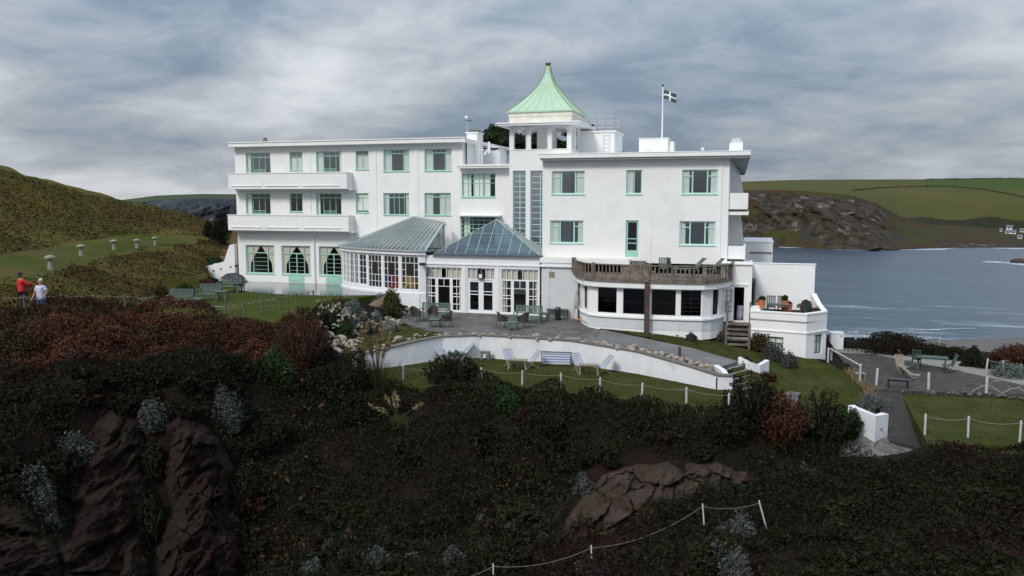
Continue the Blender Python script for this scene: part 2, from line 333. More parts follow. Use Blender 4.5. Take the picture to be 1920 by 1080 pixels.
def window(F, h, bars, parent, mt='mint', fw=.055, inset=.09, curtain=None, cmat='curtain', sill=True, name='window', glass='glass', bt=.03, low=0):
    u0, u1, z0, z1 = h[:4]; w, H = u1-u0, z1-z0; mb = MB()
    d0, d1 = -inset-.05, -inset
    mb.box(u0+.002, u0+fw, d0, d1, z0+.002, z1-.002, fr=F); mb.box(u1-fw, u1-.002, d0, d1, z0+.002, z1-.002, fr=F)
    mb.box(u0+fw, u1-fw, d0, d1, z1-fw, z1-.002, fr=F); mb.box(u0+fw, u1-fw, d0, d1, z0+.002, z0+fw+low, fr=F)
    for k, bdef in enumerate(bars):
        o, f, a, b = bdef[:4]; th = bdef[4] if len(bdef) > 4 else bt; e = .004+.0013*(k % 9)
        if o == 'v': c = u0+f*w; mb.box(c-th/2, c+th/2, d0+e, d1-e, z0+a*H, z0+b*H, fr=F)
        elif o == 'h': c = z0+f*H; mb.box(u0+a*w, u0+b*w, d0+.014+e, d1-.014-e/2, c-th/2, c+th/2, fr=F)
        else: mb.box(u0+bdef[1]*w, u0+bdef[3]*w, d0+e, d1-e, z0+bdef[2]*H, z0+bdef[4]*H, fr=F)
    if sill: mb.box(u0-.04, u1+.04, -inset, .05, z0-.045, z0-.003, fr=F)
    o = mb.build(name, M[mt], parent)
    MB().quad(F(u0+fw*.5, d0+.02, z0+fw*.5), F(u1-fw*.5, d0+.02, z0+fw*.5), F(u1-fw*.5, d0+.02, z1-fw*.5), F(u0+fw*.5, d0+.02, z1-fw*.5)).build('pane', M[glass], o)
    if curtain:
        def drape(a, b, za=0.0, zb=1.0, shape=None, n=None):
            c = MB()
            n = n or max(6, int((b-a)*w/.05)); 
            for i in range(n):
                s0, s1 = i/n, (i+1)/n; ua, ub = u0+(a+(b-a)*s0)*w, u0+(a+(b-a)*s1)*w
                wa, wb = -.155-.012*math.sin(i*1.7), -.155-.012*math.sin((i+1)*1.7)
                if shape is None: c.quad(F(ua, wa, z0+za*H), F(ub, wb, z0+za*H), F(ub, wb, z0+zb*H), F(ua, wa, z0+zb*H))
                else:
                    la, lb = shape(s0), shape(s1)
                    c.quad(F(ua, wa, z0+la*H), F(ub, wb, z0+lb*H), F(ub, wb, z0+zb*H), F(ua, wa, z0+zb*H))
            c.build('curtain', M[cmat], o, smooth=True)
        for cc in curtain:
            if cc[0] == 'd': drape(cc[1], cc[2], cc[3] if len(cc) > 3 else 0, cc[4] if len(cc) > 4 else 1)
            elif cc[0] == 'tiel': drape(0, .5, shape=lambda s: 0.0 if s < .26 else min(1, .15+((s-.12)/.88)**.8*.85))
            elif cc[0] == 'tier': drape(.5, 1, shape=lambda s: 0.0 if s > .74 else min(1, .15+((.88-s)/.88)**.8*.85))
    return o
HOT = empty('hotel', (0, 0, 0), label='long white art deco hotel with mint window frames and a green capped tower', cat='hotel')
def H(px0, px1, z0, z1, Y, x0=0, pyc=None):      # hole on a wall facing the camera, u measured from x0
    zc = (z0+z1)/2
    def xx(px):
        lo, hi = 200, 800
        for _ in range(30):
            mid = (lo+hi)/2
            if W(px, mid, Y).z > zc: lo = mid
            else: hi = mid
        return W(px, mid, Y).x
    return (xx(px0)-x0, xx(px1)-x0, z0, z1)
def flat(px, Y, z):                              # x of a column px on plane Y at height z
    return H(px, px+1, z-.01, z+.01, Y)[0]
# ================================================================== HOTEL
YL, YR = 50.23, 46.3
# ---- left wing
xl0 = flat(443, YL, 6); xl1 = flat(868, YL, 8.5)
FL = Fr(xl0, YL, xl1, YL)
cA = [('v', .27, 0, 1), ('v', .52, 0, 1), ('v', .76, 0, 1), ('h', .79, 0, 1, .05), ('h', .17, .27, .76, .04), ('h', .08, .27, .76, .03)]
cB = [('v', .5, 0, 1), ('h', .78, 0, 1, .04)]
cC = [('v', .20, 0, 1), ('v', .40, 0, 1), ('v', .60, .0, 1), ('v', .80, 0, 1), ('h', .80, 0, 1, .05)]
cC1 = [('v', .30, 0, .82), ('v', .75, 0, .82), ('h', .82, 0, 1, .06), ('v', .2, .82, 1), ('v', .4, .82, 1), ('v', .6, .82, 1), ('v', .8, .82, 1)]
r3, r2, r1 = (7.82, 9.27), (4.89, 6.38), (0.60, 2.66)
wl = []
def add(px0, px1, z, bars, cur=None, **k): wl.append((H(px0, px1, z[0], z[1], YL, xl0), bars, cur, k))
add(461, 507, r3, cA, [('d', 0, .16)]); add(543, 567, (8.0, 9.27), cB, [('d', 0, .9, 0, .7)]); add(593, 640, r3, cA, [('d', 0, .24), ('d', .88, 1)])
add(667, 691, (8.0, 9.27), cB, [('d', 0, .95, 0, .75)]); add(719, 767.5, (7.85, 9.30), cC1, [('d', 0, .28), ('d', .76, 1)]); add(796, 846.5, (7.85, 9.30), cC1, [('d', 0, .28), ('d', .76, 1)])
add(461, 507, r2, cA, [('d', 0, .2)]); add(543, 567, (5.08, 6.38), cB); add(593, 640, r2, cA, [('d', 0, .12)])
add(667, 691, (5.05, 6.38), cB, [('d', 0, 1, .1, 1)]); add(719, 767, (4.9, 6.38), cC, [('d', 0, .2), ('d', .85, 1)]); add(796, 845.5, (4.9, 6.38), cC1, [('d', 0, .3), ('d', .55, 1)])
gfb = [('v', .24, 0, 1, .05), ('v', .75, 0, 1, .05), ('h', .73, 0, 1, .07)]+[('h', q, .24, .75, .02) for q in (.14, .28, .42, .56)]
add(461, 514.5, r1, gfb, [('tiel',), ('tier',)], cmat='curtain2', fw=.08)
dfb = [('v', .24, .0, 1, .05), ('v', .76, 0, 1, .05), ('h', .73, 0, 1, .08), ('v', .5, 0, .73, .07)]+[('h', q, .24, .76, .02) for q in (.14, .28, .42, .56)]
add(528, 582.5, r1, dfb, [('tiel',), ('tier',)], cmat='curtain2', fw=.08); add(598, 652, r1, dfb, [('tiel',), ('tier',)], cmat='curtain2', fw=.08)
doors = [H(541.5, 570.5, .06, .60, YL, xl0), H(611.5, 640.5, .06, .60, YL, xl0)]
mb = MB(); wall_holes(mb, FL, 0, FL.len, 0, 9.66, [w[0] for w in wl])
FLs = Fr(xl1, YL, xl1, YL+11); wall_holes(mb, FLs, 0, 11, 0, 9.66, [])
FLw = Fr(xl0, YL+11, xl0, YL); wall_holes(mb, FLw, 0, 11, 0, 9.66, []); mb.quad((xl0, YL+11, 0), (xl1, YL+11, 0), (xl1, YL+11, 9.66), (xl0, YL+11, 9.66))
for px in (580, 703.5, 781): u = H(px, px+1, 5, 8, YL, xl0)[0]; mb.box(u-.13, u+.13, .001, .03, 3.4 if px < 600 else 3.0, 9.64, fr=FL)
mb.build('wing_wall', M['wall'], HOT)
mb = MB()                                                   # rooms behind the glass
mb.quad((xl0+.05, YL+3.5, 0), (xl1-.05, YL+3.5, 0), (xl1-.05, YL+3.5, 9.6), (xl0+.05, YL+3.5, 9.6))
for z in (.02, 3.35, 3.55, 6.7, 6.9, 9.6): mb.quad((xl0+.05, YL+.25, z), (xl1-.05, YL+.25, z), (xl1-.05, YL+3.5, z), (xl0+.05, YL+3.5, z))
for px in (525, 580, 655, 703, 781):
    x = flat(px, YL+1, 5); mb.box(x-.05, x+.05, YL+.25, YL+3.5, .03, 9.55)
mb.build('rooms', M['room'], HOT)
for h, b, c, k in wl: window(FL, h, b, HOT, curtain=c, glass='glass2' if h[2] > 7 or h[0] > 11 else 'glass', **k)
for dh in doors:
    mb = MB(); mb.box(dh[0], dh[1], .006, .03, dh[2], dh[3]+.02, fr=FL); mb.box(dh[0]+.12, dh[1]-.12, .03, .045, dh[2]+.12, dh[3]-.08, fr=FL); d = mb.build('door', M['mint'], HOT)
    MB().beam(FL((dh[0]+dh[1])/2+.1, .06, dh[3]+.45), FL((dh[0]+dh[1])/2+.1, .06, dh[3]+.6), .03).build('handle', M['metal'], d)
# roof of left wing: overhanging slab
xa = flat(428, YL-.55, 9.7); xb = flat(868, YL-.55, 9.8)+.15
mb = MB(); mb.prism([(xa, YL-.55), (xb, YL-.55), (xb, YL+11.4), (xa, YL+11.4)], 9.665, 9.92); mb.prism([(xa-.03, YL-.6), (xb+.03, YL-.6), (xb+.03, YL-.25), (xa+.3, YL-.25), (xa+.3, YL+11.4), (xa-.03, YL+11.4)], 9.93, 10.0)
mb.build('roof_slab', M['wall'], HOT, bevel=.02)
for (pxc, Yc, z0, z1, w) in ((497, 53, 9.92, 10.22, .42),):
    x = flat(pxc, Yc, 10.2); c = MB(); c.box(x-w/2, x+w/2, Yc-w/2, Yc+w/2, z0, z1); c = c.build('chimney', M['wall'], HOT)
    MB().lathe([(.2, z1), (.22, z1+.1), (.13, z1+.24), (.15, z1+.32), (.05, z1+.36)], 10, (x, Yc, 0)).build('chimney_pot', M['wood'], c)
# balconies
def balcony(pxL, pxR, zt, zb, Yf):
    x0 = flat(pxL, Yf, (zt+zb)/2); x1 = flat(pxR, Yf, (zt+zb)/2); t = .12; Yb = YL-.003
    mb = MB(); mb.box(x0, x1, Yf, Yf+t, zb, zt)                       # front panel
    mb.box(x1-t, x1, Yf+t+.001, Yb, zb, zt); mb.box(x0, xl0-.004, Yf+t+.001, YL+3.0, zb, zb+.25)
    mb.box(x0, x0+t, Yf+t+.002, YL+3.0, zb+.251, zt+.001)
    mb.box(x0+t+.001, x1-t-.001, Yf+t, Yb-.001, zb+.02, zb+.2)          # floor
    for a, b in ((.03, .29), (.325, .60), (.64, .94)):                  # narrow drip ledges
        mb.box(x0+(x1-x0)*a, x0+(x1-x0)*b, Yf-.05, Yf-.001, zb+.20, zb+.25)
    mb.box(x0, x1+.01, Yf-.035, Yf-.002, zt-.04, zt+.02)
    mb.box(x0+.4, x1+.22, Yf+.2, Yb-.002, zb-.09, zb-.002)             # slab below
    return mb.build('balcony', M['wall'], HOT)
balcony(428, 650, 7.80, 6.68, YL-.85); balcony(427.5, 653.5, 4.86, 3.76, YL-.85)
mb = MB(); x = flat(589, YL-.1, 2); mb.beam((x, YL-.1, .1), (x, YL-.1, 3.6), .09, n=8); mb.box(x-.12, x+.12, YL-.2, YL-.01, 3.45, 3.66)
mb.build('downpipe', M['wframe'], HOT)
# ---- centre section
YC = 49.75; xc0 = flat(860, YC, 6); xc1 = flat(957, YC, 6)+.4
FC = Fr(xc0, YC, xc1, YC)
cw = [('v', q, 0, 1) for q in (.17, .34, .5, .66, .83)]
hC1 = H(866, 929, 6.10, 7.62, YC, xc0); hC2 = H(864, 929, 2.9, 4.82, YC, xc0)
mb = MB(); wall_holes(mb, FC, 0, FC.len, 0, 7.95, [hC1, hC2]); mb.quad((xc0, YC, 0), (xc0, YL+.3, 0), (xc0, YL+.3, 7.95), (xc0, YC, 7.95)); mb.build('wing_wall', M['wall'], HOT)
window(FC, hC1, cw+[('h', .80, 0, 1), ('h', .60, 0, 1)], HOT, curtain=[('d', 0, .26), ('d', .34, .62), ('d', .64, .84)], fw=.06)
window(FC, hC2, cw+[('h', q, 0, 1, .04) for q in (.88, .74, .60, .45, .3)], HOT, curtain=[('d', .08, .25)], fw=.06)
mb = MB(); x0 = flat(857, 49.2, 8); x1 = flat(957, 49.2, 8)-.003
mb.box(x0, x1, 49.2, 56, 7.952, 8.06); mb.box(x0-.04, x1, 49.16, 49.5, 8.062, 8.20); mb.build('roof_slab', M['wall'], HOT, bevel=.015)
mb = MB(); x0 = flat(857, 49.3, 4.9); x1 = flat(937, 49.3, 4.9); mb.box(x0, x1, 49.3, YC-.002, 4.86, 4.93); mb.build('canopy', M['wall'], HOT)
mb = MB(); mb.quad((xc0, YC+3, 0), (xc1+6, YC+3, 0), (xc1+6, YC+3, 8), (xc0, YC+3, 8))
for z in (.02, 5.4, 5.6, 7.9): mb.quad((xc0, YC+.3, z), (xc1+4, YC+.3, z), (xc1+4, YC+3, z), (xc0, YC+3, z))
mb.build('rooms', M['room'], HOT)
# things on the centre roof
x = flat(885, 52, 9.5); mb = MB(); mb.box(x-.38, x+.38, 52, 53.2, 8.1, 10.42); mb.prism([(x-.45, 51.93), (x+.45, 51.93), (x+.45, 53.27), (x-.45, 53.27)], 10.42, 10.5)
mb.prism([(xl1+.16, 50.6), (x-.39, 52.0), (x-.39, 53.2), (xl1+.16, 53.2)], 8.1, [9.9, 9.6, 9.6, 9.9])
c = mb.build('chimney', M['wall'], HOT); MB().lathe([(.3, 10.5), (.34, 10.56), (.34, 10.66), (.2, 10.7)], 10, (x, 52.6, 0), sx=1.2).build('chimney_cap', M['wood'], c)
xa, xb = flat(898, 54, 9), flat(936, 54, 9)
mb = MB(); mb.box(xa, xb-.3, 54, 56, 8.1, 9.35); mb.prism([(xb-.3, 54), (xb, 54.2), (xb-.08, 56), (xb-.3, 56)], 8.1, [9.35, 9.55, 9.55, 9.35]); mb.box(xa-.1, xb+.05, 53.9, 56.1, 9.56, 9.62)
mb.build('roof_room', M['wall'], HOT)
mb = MB()
for px in (893, 898.5, 904): q = flat(px, 51.2, 9); mb.beam((q, 51.2, 8.1), (q, 51.2, 9.9 if px < 900 else 9.3), .05, n=6)
mb.beam((flat(893, 51.2, 9), 51.2, 9.3), (flat(925, 51.2, 9), 51.2, 9.15), .04, n=6); mb.beam((flat(908, 51, 9), 51, 8.9), (flat(918, 51, 9), 51, 9.4), .09)
mb.beam((flat(918, 51, 9), 51, 9.0), (flat(917, 51, 9), 51, 9.75), .12)
mb.build('roof_railing', M['wmetal'], HOT)
# ---- tower
YT = 48.2; tx0 = flat(955, YT, 9.5); tx1 = flat(1071, YT, 9.5); TW = tx1-tx0; YB = YT+TW; tcx, tcy = (tx0+tx1)/2, YT+TW/2
FT = Fr(tx0, YT, tx1, YT)
s1 = H(961.5, 985.5, 3.5, 7.72, YT, tx0); s2 = H(994, 1030, 2.9, 7.72, YT, tx0)
mb = MB(); wall_holes(mb, FT, 0, TW, 0, 8.98, [s1, s2], t=.3)
FTs = Fr(tx1, YT, tx1, YB); wall_holes(mb, FTs, 0, TW, 7.5, 8.98, []); mb.quad((tx0, YT, 0), (tx0, YB, 0), (tx0, YB, 8.98), (tx0, YT, 8.98)); mb.quad((tx0, YB, 0), (tx1, YB, 0), (tx1, YB, 8.98), (tx0, YB, 8.98))
mb.box(tx0-.02, tx1+.02, YT-.03, YB+.02, 8.981, 9.03)                      # lantern floor and sill
mb.build('tower_wall', M['wall'], HOT)
stb = [('v', .5, 0, 1, .04)]+[('h', k/13, 0, 1, .035) for k in range(1, 13)]
for s_ in (s1, s2):
    window(FT, s_, stb, HOT, mt='mintl', fw=.05, inset=.16, sill=False, glass='sglass')
mb = MB(); mb.quad((tx0+.02, YT+3, 0), (tx1, YT+3, 0), (tx1, YT+3, 8.9), (tx0+.02, YT+3, 8.9)); mb.quad((tx0+.02, YT+.35, 8.9), (tx1, YT+.35, 8.9), (tx1, YT+3, 8.9), (tx0, YT+3, 8.9))
for k in range(3): z = 3.5+k*1.6; mb.prism([(tx0+.05, YT+.5), (tx1-.05, YT+.5), (tx1-.05, YT+1.6), (tx0+.05, YT+1.6)], [z, z+1.6, z+1.6, z], [z+.25, z+1.85, z+1.85, z+.25])
mb.build('stair_interior', M['room'], HOT)
# lantern: corner piers, slim posts, arched heads
def lantern():
    zb, zt = 9.03, 10.42; p = .27; t = .2
    for (a, b) in ((tx0, YT), (tx1-p, YT), (tx0, YB-p), (tx1-p, YB-p)): MB().box(a, a+p, b, b+p, zb, zt).build('lantern_pier', M['wall'], HOT)
    for side in range(4):
        F = [Fr(tx0, YT, tx1, YT), Fr(tx1, YT, tx1, YB), Fr(tx1, YB, tx0, YB), Fr(tx0, YB, tx0, YT)][side]
        for f in ((.315, .655) if side in (0, 1) else ()): MB().box(f*TW-.13, f*TW+.13, -t, -.003, zb, zt-.002, fr=F).build('lantern_post', M['wall'], HOT)
        mb = MB(); mb.box(p, TW-p, -t+.01, -.006, zt-.05, zt-.004, fr=F)
        for (u0, u1) in ((p, .315*TW-.13), (.655*TW+.13, TW-p)):
            n = 6; r = (u1-u0)*.5
            for k in range(n):
                a0, a1 = PI/2*k/n, PI/2*(k+1)/n
                for sgn, c in ((1, u0+r), (-1, u1-r)):
                    pa = c-sgn*r*math.cos(a0), zt-.34+.32*math.sin(a0); pb = c-sgn*r*math.cos(a1), zt-.34+.32*math.sin(a1)
                    mb.box(min(pa[0], pb[0]), max(pa[0], pb[0]), -t+.012, -.008, (pa[1]+pb[1])/2, zt-.052, fr=F)
        mb.build('lantern_arch', M['wall'], HOT)
lantern()
mb = MB(); mb.box(tx0+.36*TW, tx0+.62*TW, tcy-.6, tcy+.5, 9.031, 10.42); mb.build('lantern_core', M['wall'], HOT)
mb = MB(); o = .62
mb.box(tx0-o, tx1+o, YT-o, YB+o, 10.43, 10.53); mb.box(tx0-o-.05, tx1+o+.05, YT-o-.05, YB+o+.05, 10.532, 10.62); mb.build('tower_cornice', M['wall'], HOT, bevel=.02)
mb = MB(); mb.box(tx0-.02, tx1+.02, YT-.02, YB+.02, 10.622, 11.22); mb.box(tx0-.05, tx1+.05, YT-.05, YB+.05, 11.0, 11.26)
mb.build('tower_parapet', M['rust'], HOT, bevel=.02)
def copper_roof():
    mb = MB(); prof = [(1.0, 11.255), (1.0, 11.34)]; zb, zt = 11.34, 14.30; R0 = TW/2+.12
    for k in range(1, 15):
        f = k/14; r = .93*(1-f)**1.85+.068; prof.append((r, zb+(zt-zb)*f**.98))
    rings = []
    for r, z in prof: q = min(r, 1)*R0; rings.append([(tcx-q, tcy-q, z), (tcx+q, tcy-q, z), (tcx+q, tcy+q, z), (tcx-q, tcy+q, z)])
    for a, b in zip(rings[:-1], rings[1:]):
        for j in range(4): mb.quad(a[j], a[(j+1) % 4], b[(j+1) % 4], b[j])
    mb.quad(*rings[0][::-1])
    for j in range(4):                                       # standing seams
        for s_ in (0, .14, .29, .43, .57, .71, .86, 1):
            pts = []
            for rg in rings[1:]: a, b = Vector(rg[j]), Vector(rg[(j+1) % 4]); pts.append(a.lerp(b, s_)+Vector((0, 0, .015)))
            if s_ not in (0, 1): pts = pts[:10]
            mb.path(pts, .022 if s_ not in (0, 1) else .045, n=4)
    o = mb.build('tower_roof', M['copper'], HOT)
    MB().lathe([(.10, 14.25), (.13, 14.34), (.19, 14.44), (.19, 14.50), (.1, 14.53)], 10, (tcx, tcy, 0)).build('finial', M['wood'], o)
copper_roof()
# ---- block behind the tower with ladder and railing
YK = 51.0; kx0 = flat(1085, YK, 9.5); kx1 = flat(1152, YK, 9.5)
mb = MB(); mb.box(kx0, kx1, YK, YK+3.2, 8.2, 10.18); mb.box(kx0-.08, kx1+.1, YK-.08, YK+3.3, 10.182, 10.28); mb.build('roof_room', M['wall'], HOT)
mb = MB(); a, b = flat(1130, YK-.15, 9.5), flat(1141, YK-.15, 9.5)
for q in (a, b): mb.beam((q, YK-.15, 8.5), (q, YK-.15, 10.2), .04, n=6)
for k in range(7): mb.beam((a, YK-.15, 8.6+k*.25), (b, YK-.15, 8.6+k*.25), .03, n=6)
mb.build('ladder', M['wmetal'], HOT)
mb = MB()
for q in (kx0+.1, (kx0+kx1)/2, kx1-.05):
    for yy in (YK+.1, YK+3.1): mb.beam((q, yy, 10.28), (q, yy, 11.22), .045, n=6)
for z in (10.75, 11.2):
    for yy in (YK+.1, YK+3.1): mb.beam((kx0+.1, yy, z), (kx1-.05, yy, z), .04, n=6)
    for q in (kx0+.1, kx1-.05): mb.beam((q, YK+.1, z), (q, YK+3.1, z), .04, n=6)
mb.build('roof_railing', M['metal'], HOT)
# ---- right wing
xr0 = flat(1017, YR, 6); xr1 = flat(1366, YR, 5.5); FR = Fr(xr0, YR, xr1, YR)
wr = []
tr = [('v', .29, 0, 1, .07), ('v', .71, 0, 1, .07), ('h', .74, 0, .29, .05), ('h', .74, .71, 1, .05)]
for (a, b, z, bars, cur) in ((1034.5, 1096.5, (6.25, 7.60), tr, [('d', .02, .25), ('d', .74, .98)]), (1174, 1204, (6.25, 7.62), [('v', .5, 0, 1)], [('d', 0, .45)]), (1279, 1346, (6.25, 7.60), tr, [('d', .02, .2), ('d', .8, .98)]),
        (1031.5, 1094, (3.37, 4.71), tr, [('d', .02, .25), ('d', .82, .98)]), (1274, 1341.5, (3.37, 4.72), tr, [('d', .02, .16), ('d', .8, .98)])):
    wr.append((H(a, b, z[0], z[1], YR, xr0), bars, cur))
dR = H(1173, 1197, 2.62, 4.74, YR, xr0)
mb = MB(); wall_holes(mb, FR, 0, FR.len, 2.3, 8.21, [w[0] for w in wr]+[dR])
cr_ = G(1371.5, 331, 8.2); SB = Vector((xr1+.15, YR+24.0)); FRs = Fr(xr1, YR, SB.x, SB.y); wall_holes(mb, FRs, 0, FRs.len, -1, 8.21, [])
mb.quad((xr0, YR, 2.3), (xr0, YR+3, 2.3), (xr0, YR+3, 8.21), (xr0, YR, 8.21)); mb.quad((xr0, YR+13, 2), (SB.x, SB.y, 2), (SB.x, SB.y, 8.2), (xr0, YR+13, 8.2))
u = H(1352, 1353, 5, 8, YR, xr0)[0]; mb.box(u-.05, u+.05, .001, .05, 2.5, 8.18, fr=FR); u = H(1220, 1221, 3, 4, YR, xr0)[0]; mb.box(u-.02, u+.02, .001, .03, 1.9, 4.7, fr=FR)
mb.build('wing_wall', M['wall'], HOT)
for h, b, c in wr: window(FR, h, b, HOT, mt='mintl', curtain=c, fw=.07, glass='glass2')
window(FR, dR, [('h', .50, 0, 1, .05), ('h', .38, 0, 1, .05)], HOT, mt='mint', fw=.11, name='door', sill=False, low=.28)
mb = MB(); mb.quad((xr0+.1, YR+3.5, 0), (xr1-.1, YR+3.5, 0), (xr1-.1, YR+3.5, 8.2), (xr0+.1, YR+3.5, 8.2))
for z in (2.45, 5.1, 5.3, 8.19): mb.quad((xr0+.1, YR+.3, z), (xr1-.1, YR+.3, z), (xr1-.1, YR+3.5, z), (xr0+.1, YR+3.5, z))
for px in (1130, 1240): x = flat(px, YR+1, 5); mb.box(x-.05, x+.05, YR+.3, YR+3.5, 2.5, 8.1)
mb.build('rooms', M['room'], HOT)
ra = flat(1008, YR-.6, 8.3); rb = flat(1408, YR-.6, 8.4); rc = G(1398.5, 331, 8.22)
rcx, rcy = rc.x, min(rc.y, 78)
mb = MB(); mb.prism([(ra, YR-.6), (rb, YR-.6), (rcx, rcy), (ra, rcy)], 8.32, 8.55); mb.prism([(ra, YR-.62), (rb+.04, YR-.62), (rb+.04, YR-.2), (ra, YR-.2)], 8.552, 8.60)
mb.build('roof_slab', M['wall'], HOT, bevel=.015)
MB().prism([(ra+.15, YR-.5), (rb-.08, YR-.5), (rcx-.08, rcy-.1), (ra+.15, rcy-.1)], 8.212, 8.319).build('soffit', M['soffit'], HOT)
# roof top box with flagpole base, chimney, small vent
x0, x1 = flat(1198, 49.6, 9), flat(1252, 49.6, 9)
mb = MB(); mb.box(x0, x1, 49.6, 51.0, 8.56, 9.62); mb.box(x1+.001, x1+.3, 49.9, 51.0, 8.56, 9.45)
mb.box(x0-.03, x1+.04, 49.56, 51.04, 9.621, 9.66); o = mb.build('roof_room', M['wall'], HOT)
MB().box(flat(1206, 49.58, 9), flat(1224, 49.58, 9), 49.57, 49.595, 8.7, 9.0).build('vent_grille', M['rust'], o)
x0, x1 = flat(1367.5, 47.6, 9), flat(1393, 47.6, 9)
mb = MB(); mb.box(x0, x1, 47.6, 48.5, 8.56, 9.12); c = mb.build('chimney', M['wall'], HOT)
mb = MB(); mb.box(x0+.1, x1-.02, 47.7, 48.4, 9.122, 9.27); mb.lathe([(.16, 9.27), (.18, 9.32), (.18, 9.38), (.12, 9.40)], 10, (x0+.3, 48, 0)); mb.lathe([(.16, 9.27), (.18, 9.32), (.18, 9.38), (.12, 9.40)], 10, (x1-.25, 48, 0)); mb.build('chimney_pot', M['wallgrey'], c)
mb = MB(); x = flat(1317.5, 47, 8.7); mb.lathe([(.05, 8.55), (.05, 8.75), (.11, 8.76), (.11, 8.82), (.03, 8.86)], 8, (x, 47, 0)); mb.build('vent_pipe', M['wmetal'], HOT)
# right end: balconies with tapered piers
xe = xr1+.003
def end_balcony(pxR, zt, zb, depth, Yf):
    x1 = flat(pxR, Yf, (zt+zb)/2); mb = MB()
    mb.box(xe, x1, Yf, Yf+.12, zb+.32, zt); mb.box(x1-.12, x1, Yf+.121, Yf+depth, zb+.32, zt-.001); mb.box(xe, x1+.05, Yf-.02, Yf+depth, zb, zb+.18)
    mb.box(xe, x1-.1, Yf+.06, Yf+depth-.1, zb+.181, zb+.319, m=1)
    return mb.build('balcony', [M['wall'], M['slot']], HOT)
end_balcony(1402, 6.30, 5.08, 5.5, YR+.15); end_balcony(1397, 3.35, 2.3, 6.0, YR+.15)
mb = MB()
for (zb_, zt_, yy) in ((5.9, 7.28, YR+2.6), (3.0, 5.06, YR+2.4)):
    x1a, x1b = flat(1389, yy, zt_), flat(1396, yy, zb_)
    i = [(xe, yy, zb_), (x1b, yy, zb_), (x1a, yy, zt_), (xe, yy, zt_)]; j = [(p[0], yy+.25, p[2]) for p in i]
    mb.quad(*i); mb.quad(*j[::-1])
    for k in range(4): mb.quad(i[k], i[(k+1) % 4], j[(k+1) % 4], j[k])
mb.build('buttress', M['wall'], HOT)
# cornice ledge and ground floor projection left of the bay
x0, x1 = flat(1012, YR-.75, 2.4), flat(1180, YR-.75, 2.4)
mb = MB(); mb.box(x0, x1, YR-.75, YR-.003, 2.24, 2.50); mb.box(x0-.04, flat(1083, YR-.8, 2.1), YR-.85, YR-.1, 2.0, 2.1); mb.build('cornice', M['wall'], HOT, bevel=.01)
mb = MB(); mb.box(x0+.06, x1-.1, YR-.72, YR-.01, 2.502, 2.54); mb.build('ledge_flashing', M['rust'], HOT)
xg1 = flat(1092, YR-.7, .5); FG = Fr(x0+.1, YR-.7, xg1, YR-.7)
mb = MB(); wall_holes(mb, FG, 0, FG.len, -1.3, 2.24, []); u = H(1027, 1028, 0, 1, YR-.7, x0+.1)[0]; mb.box(u-.12, u+.12, .001, .03, -1.2, 2.0, fr=FG); mb.build('wing_wall', M['wallgrey'], HOT)
a, b = flat(1029, YR-.76, 1.5), flat(1039, YR-.76, 1.5); MB().box(a, b, YR-.76, YR-.72, 1.42, 1.72).build('plaque', M['teak'], HOT)
# ---- curved bay with timber deck
zd = 1.74
bp = [(1086, 45.6), (1092, 43.8), (1104, 42.7), (1117, 42.35), (1163, 42.15), (1217, 42.05), (1271, 42.1), (1317, 42.3), (1334, 42.75), (1350, 43.5), (1360, 44.4)]
bpts = [(flat(px, Y, .8), Y) for px, Y in bp]
mb = MB(); bayw = []
tops = .10
for i, (a, b) in enumerate(zip(bpts[:-1], bpts[1:])):
    F = Fr(a[0], a[1], b[0], b[1]); holes = []
    if i in (3, 4, 5, 6):
        ins = {3: (1120.5, 1157), 4: (1168, 1211), 5: (1222, 1267), 6: (1277, 1316)}[i]
        Yc = (a[1]+b[1])/2; q0, q1 = flat(ins[0], Yc, .6)-a[0], flat(ins[1], Yc, .6)-a[0]; holes = [(max(.06, q0), min(F.len-.06, q1), -.10, 1.24)]
    if i == 1: holes = [(F.len*.25, F.len*.75, -.05, 1.2)]
    if i == 8: holes = [(.15, F.len-.12, -.1, 1.22)]
    wall_holes(mb, F, 0, F.len, -1.35, 1.56, holes, t=.15); bayw += [(F, h) for h in holes]
    mb.box(0, F.len, .001, .10, -.33, -.24, fr=F)
mb.build('bay_wall', M['wall'], HOT)
mb = MB()
for a, b in zip(bpts[2:-1], bpts[3:]): F = Fr(a[0], a[1], b[0], b[1]); mb.quad(F(0, .012, -.9), F(F.len, .012, -.9), F(F.len, .012, -.335), F(0, .012, -.335))
mb.build('painted_band', M['wallgrey'], HOT)
for F, h in bayw:
    window(F, h, [('h', .47, .1, .9, .012), ('v', .33, .44, .5, .012), ('v', .66, .44, .5, .012)] if F.len > 1.3 else [('h', k/6, 0, 1, .02) for k in range(1, 6)]+[('v', .5, 0, 1, .02)], HOT, mt='black', fw=.03, inset=.06, sill=False, glass='dglass')
inner = [(x, y+.5) for x, y in bpts[1:-1]]; cxm = sum(p[0] for p in bpts)/len(bpts)
inner = [(cxm+(x-cxm)*.9, y+.35) for x, y in bpts[1:-1]]
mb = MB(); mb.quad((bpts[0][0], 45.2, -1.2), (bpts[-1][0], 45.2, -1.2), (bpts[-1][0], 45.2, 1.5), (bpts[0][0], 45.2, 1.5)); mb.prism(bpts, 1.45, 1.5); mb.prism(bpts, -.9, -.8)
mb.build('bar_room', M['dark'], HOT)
def off(pts, d, ext=0):       # push the bay outline outwards
    out = []
    for i, p in enumerate(pts):
        a = pts[max(0, i-1)]; b = pts[min(len(pts)-1, i+1)]; t = Vector((b[0]-a[0], b[1]-a[1])).normalized(); out.append((p[0]+t.y*d, p[1]-t.x*d))
    return out
lip = off(bpts, .28); lipo = lip+[(lip[-1][0], YR-.01), (lip[0][0], YR-.01)]
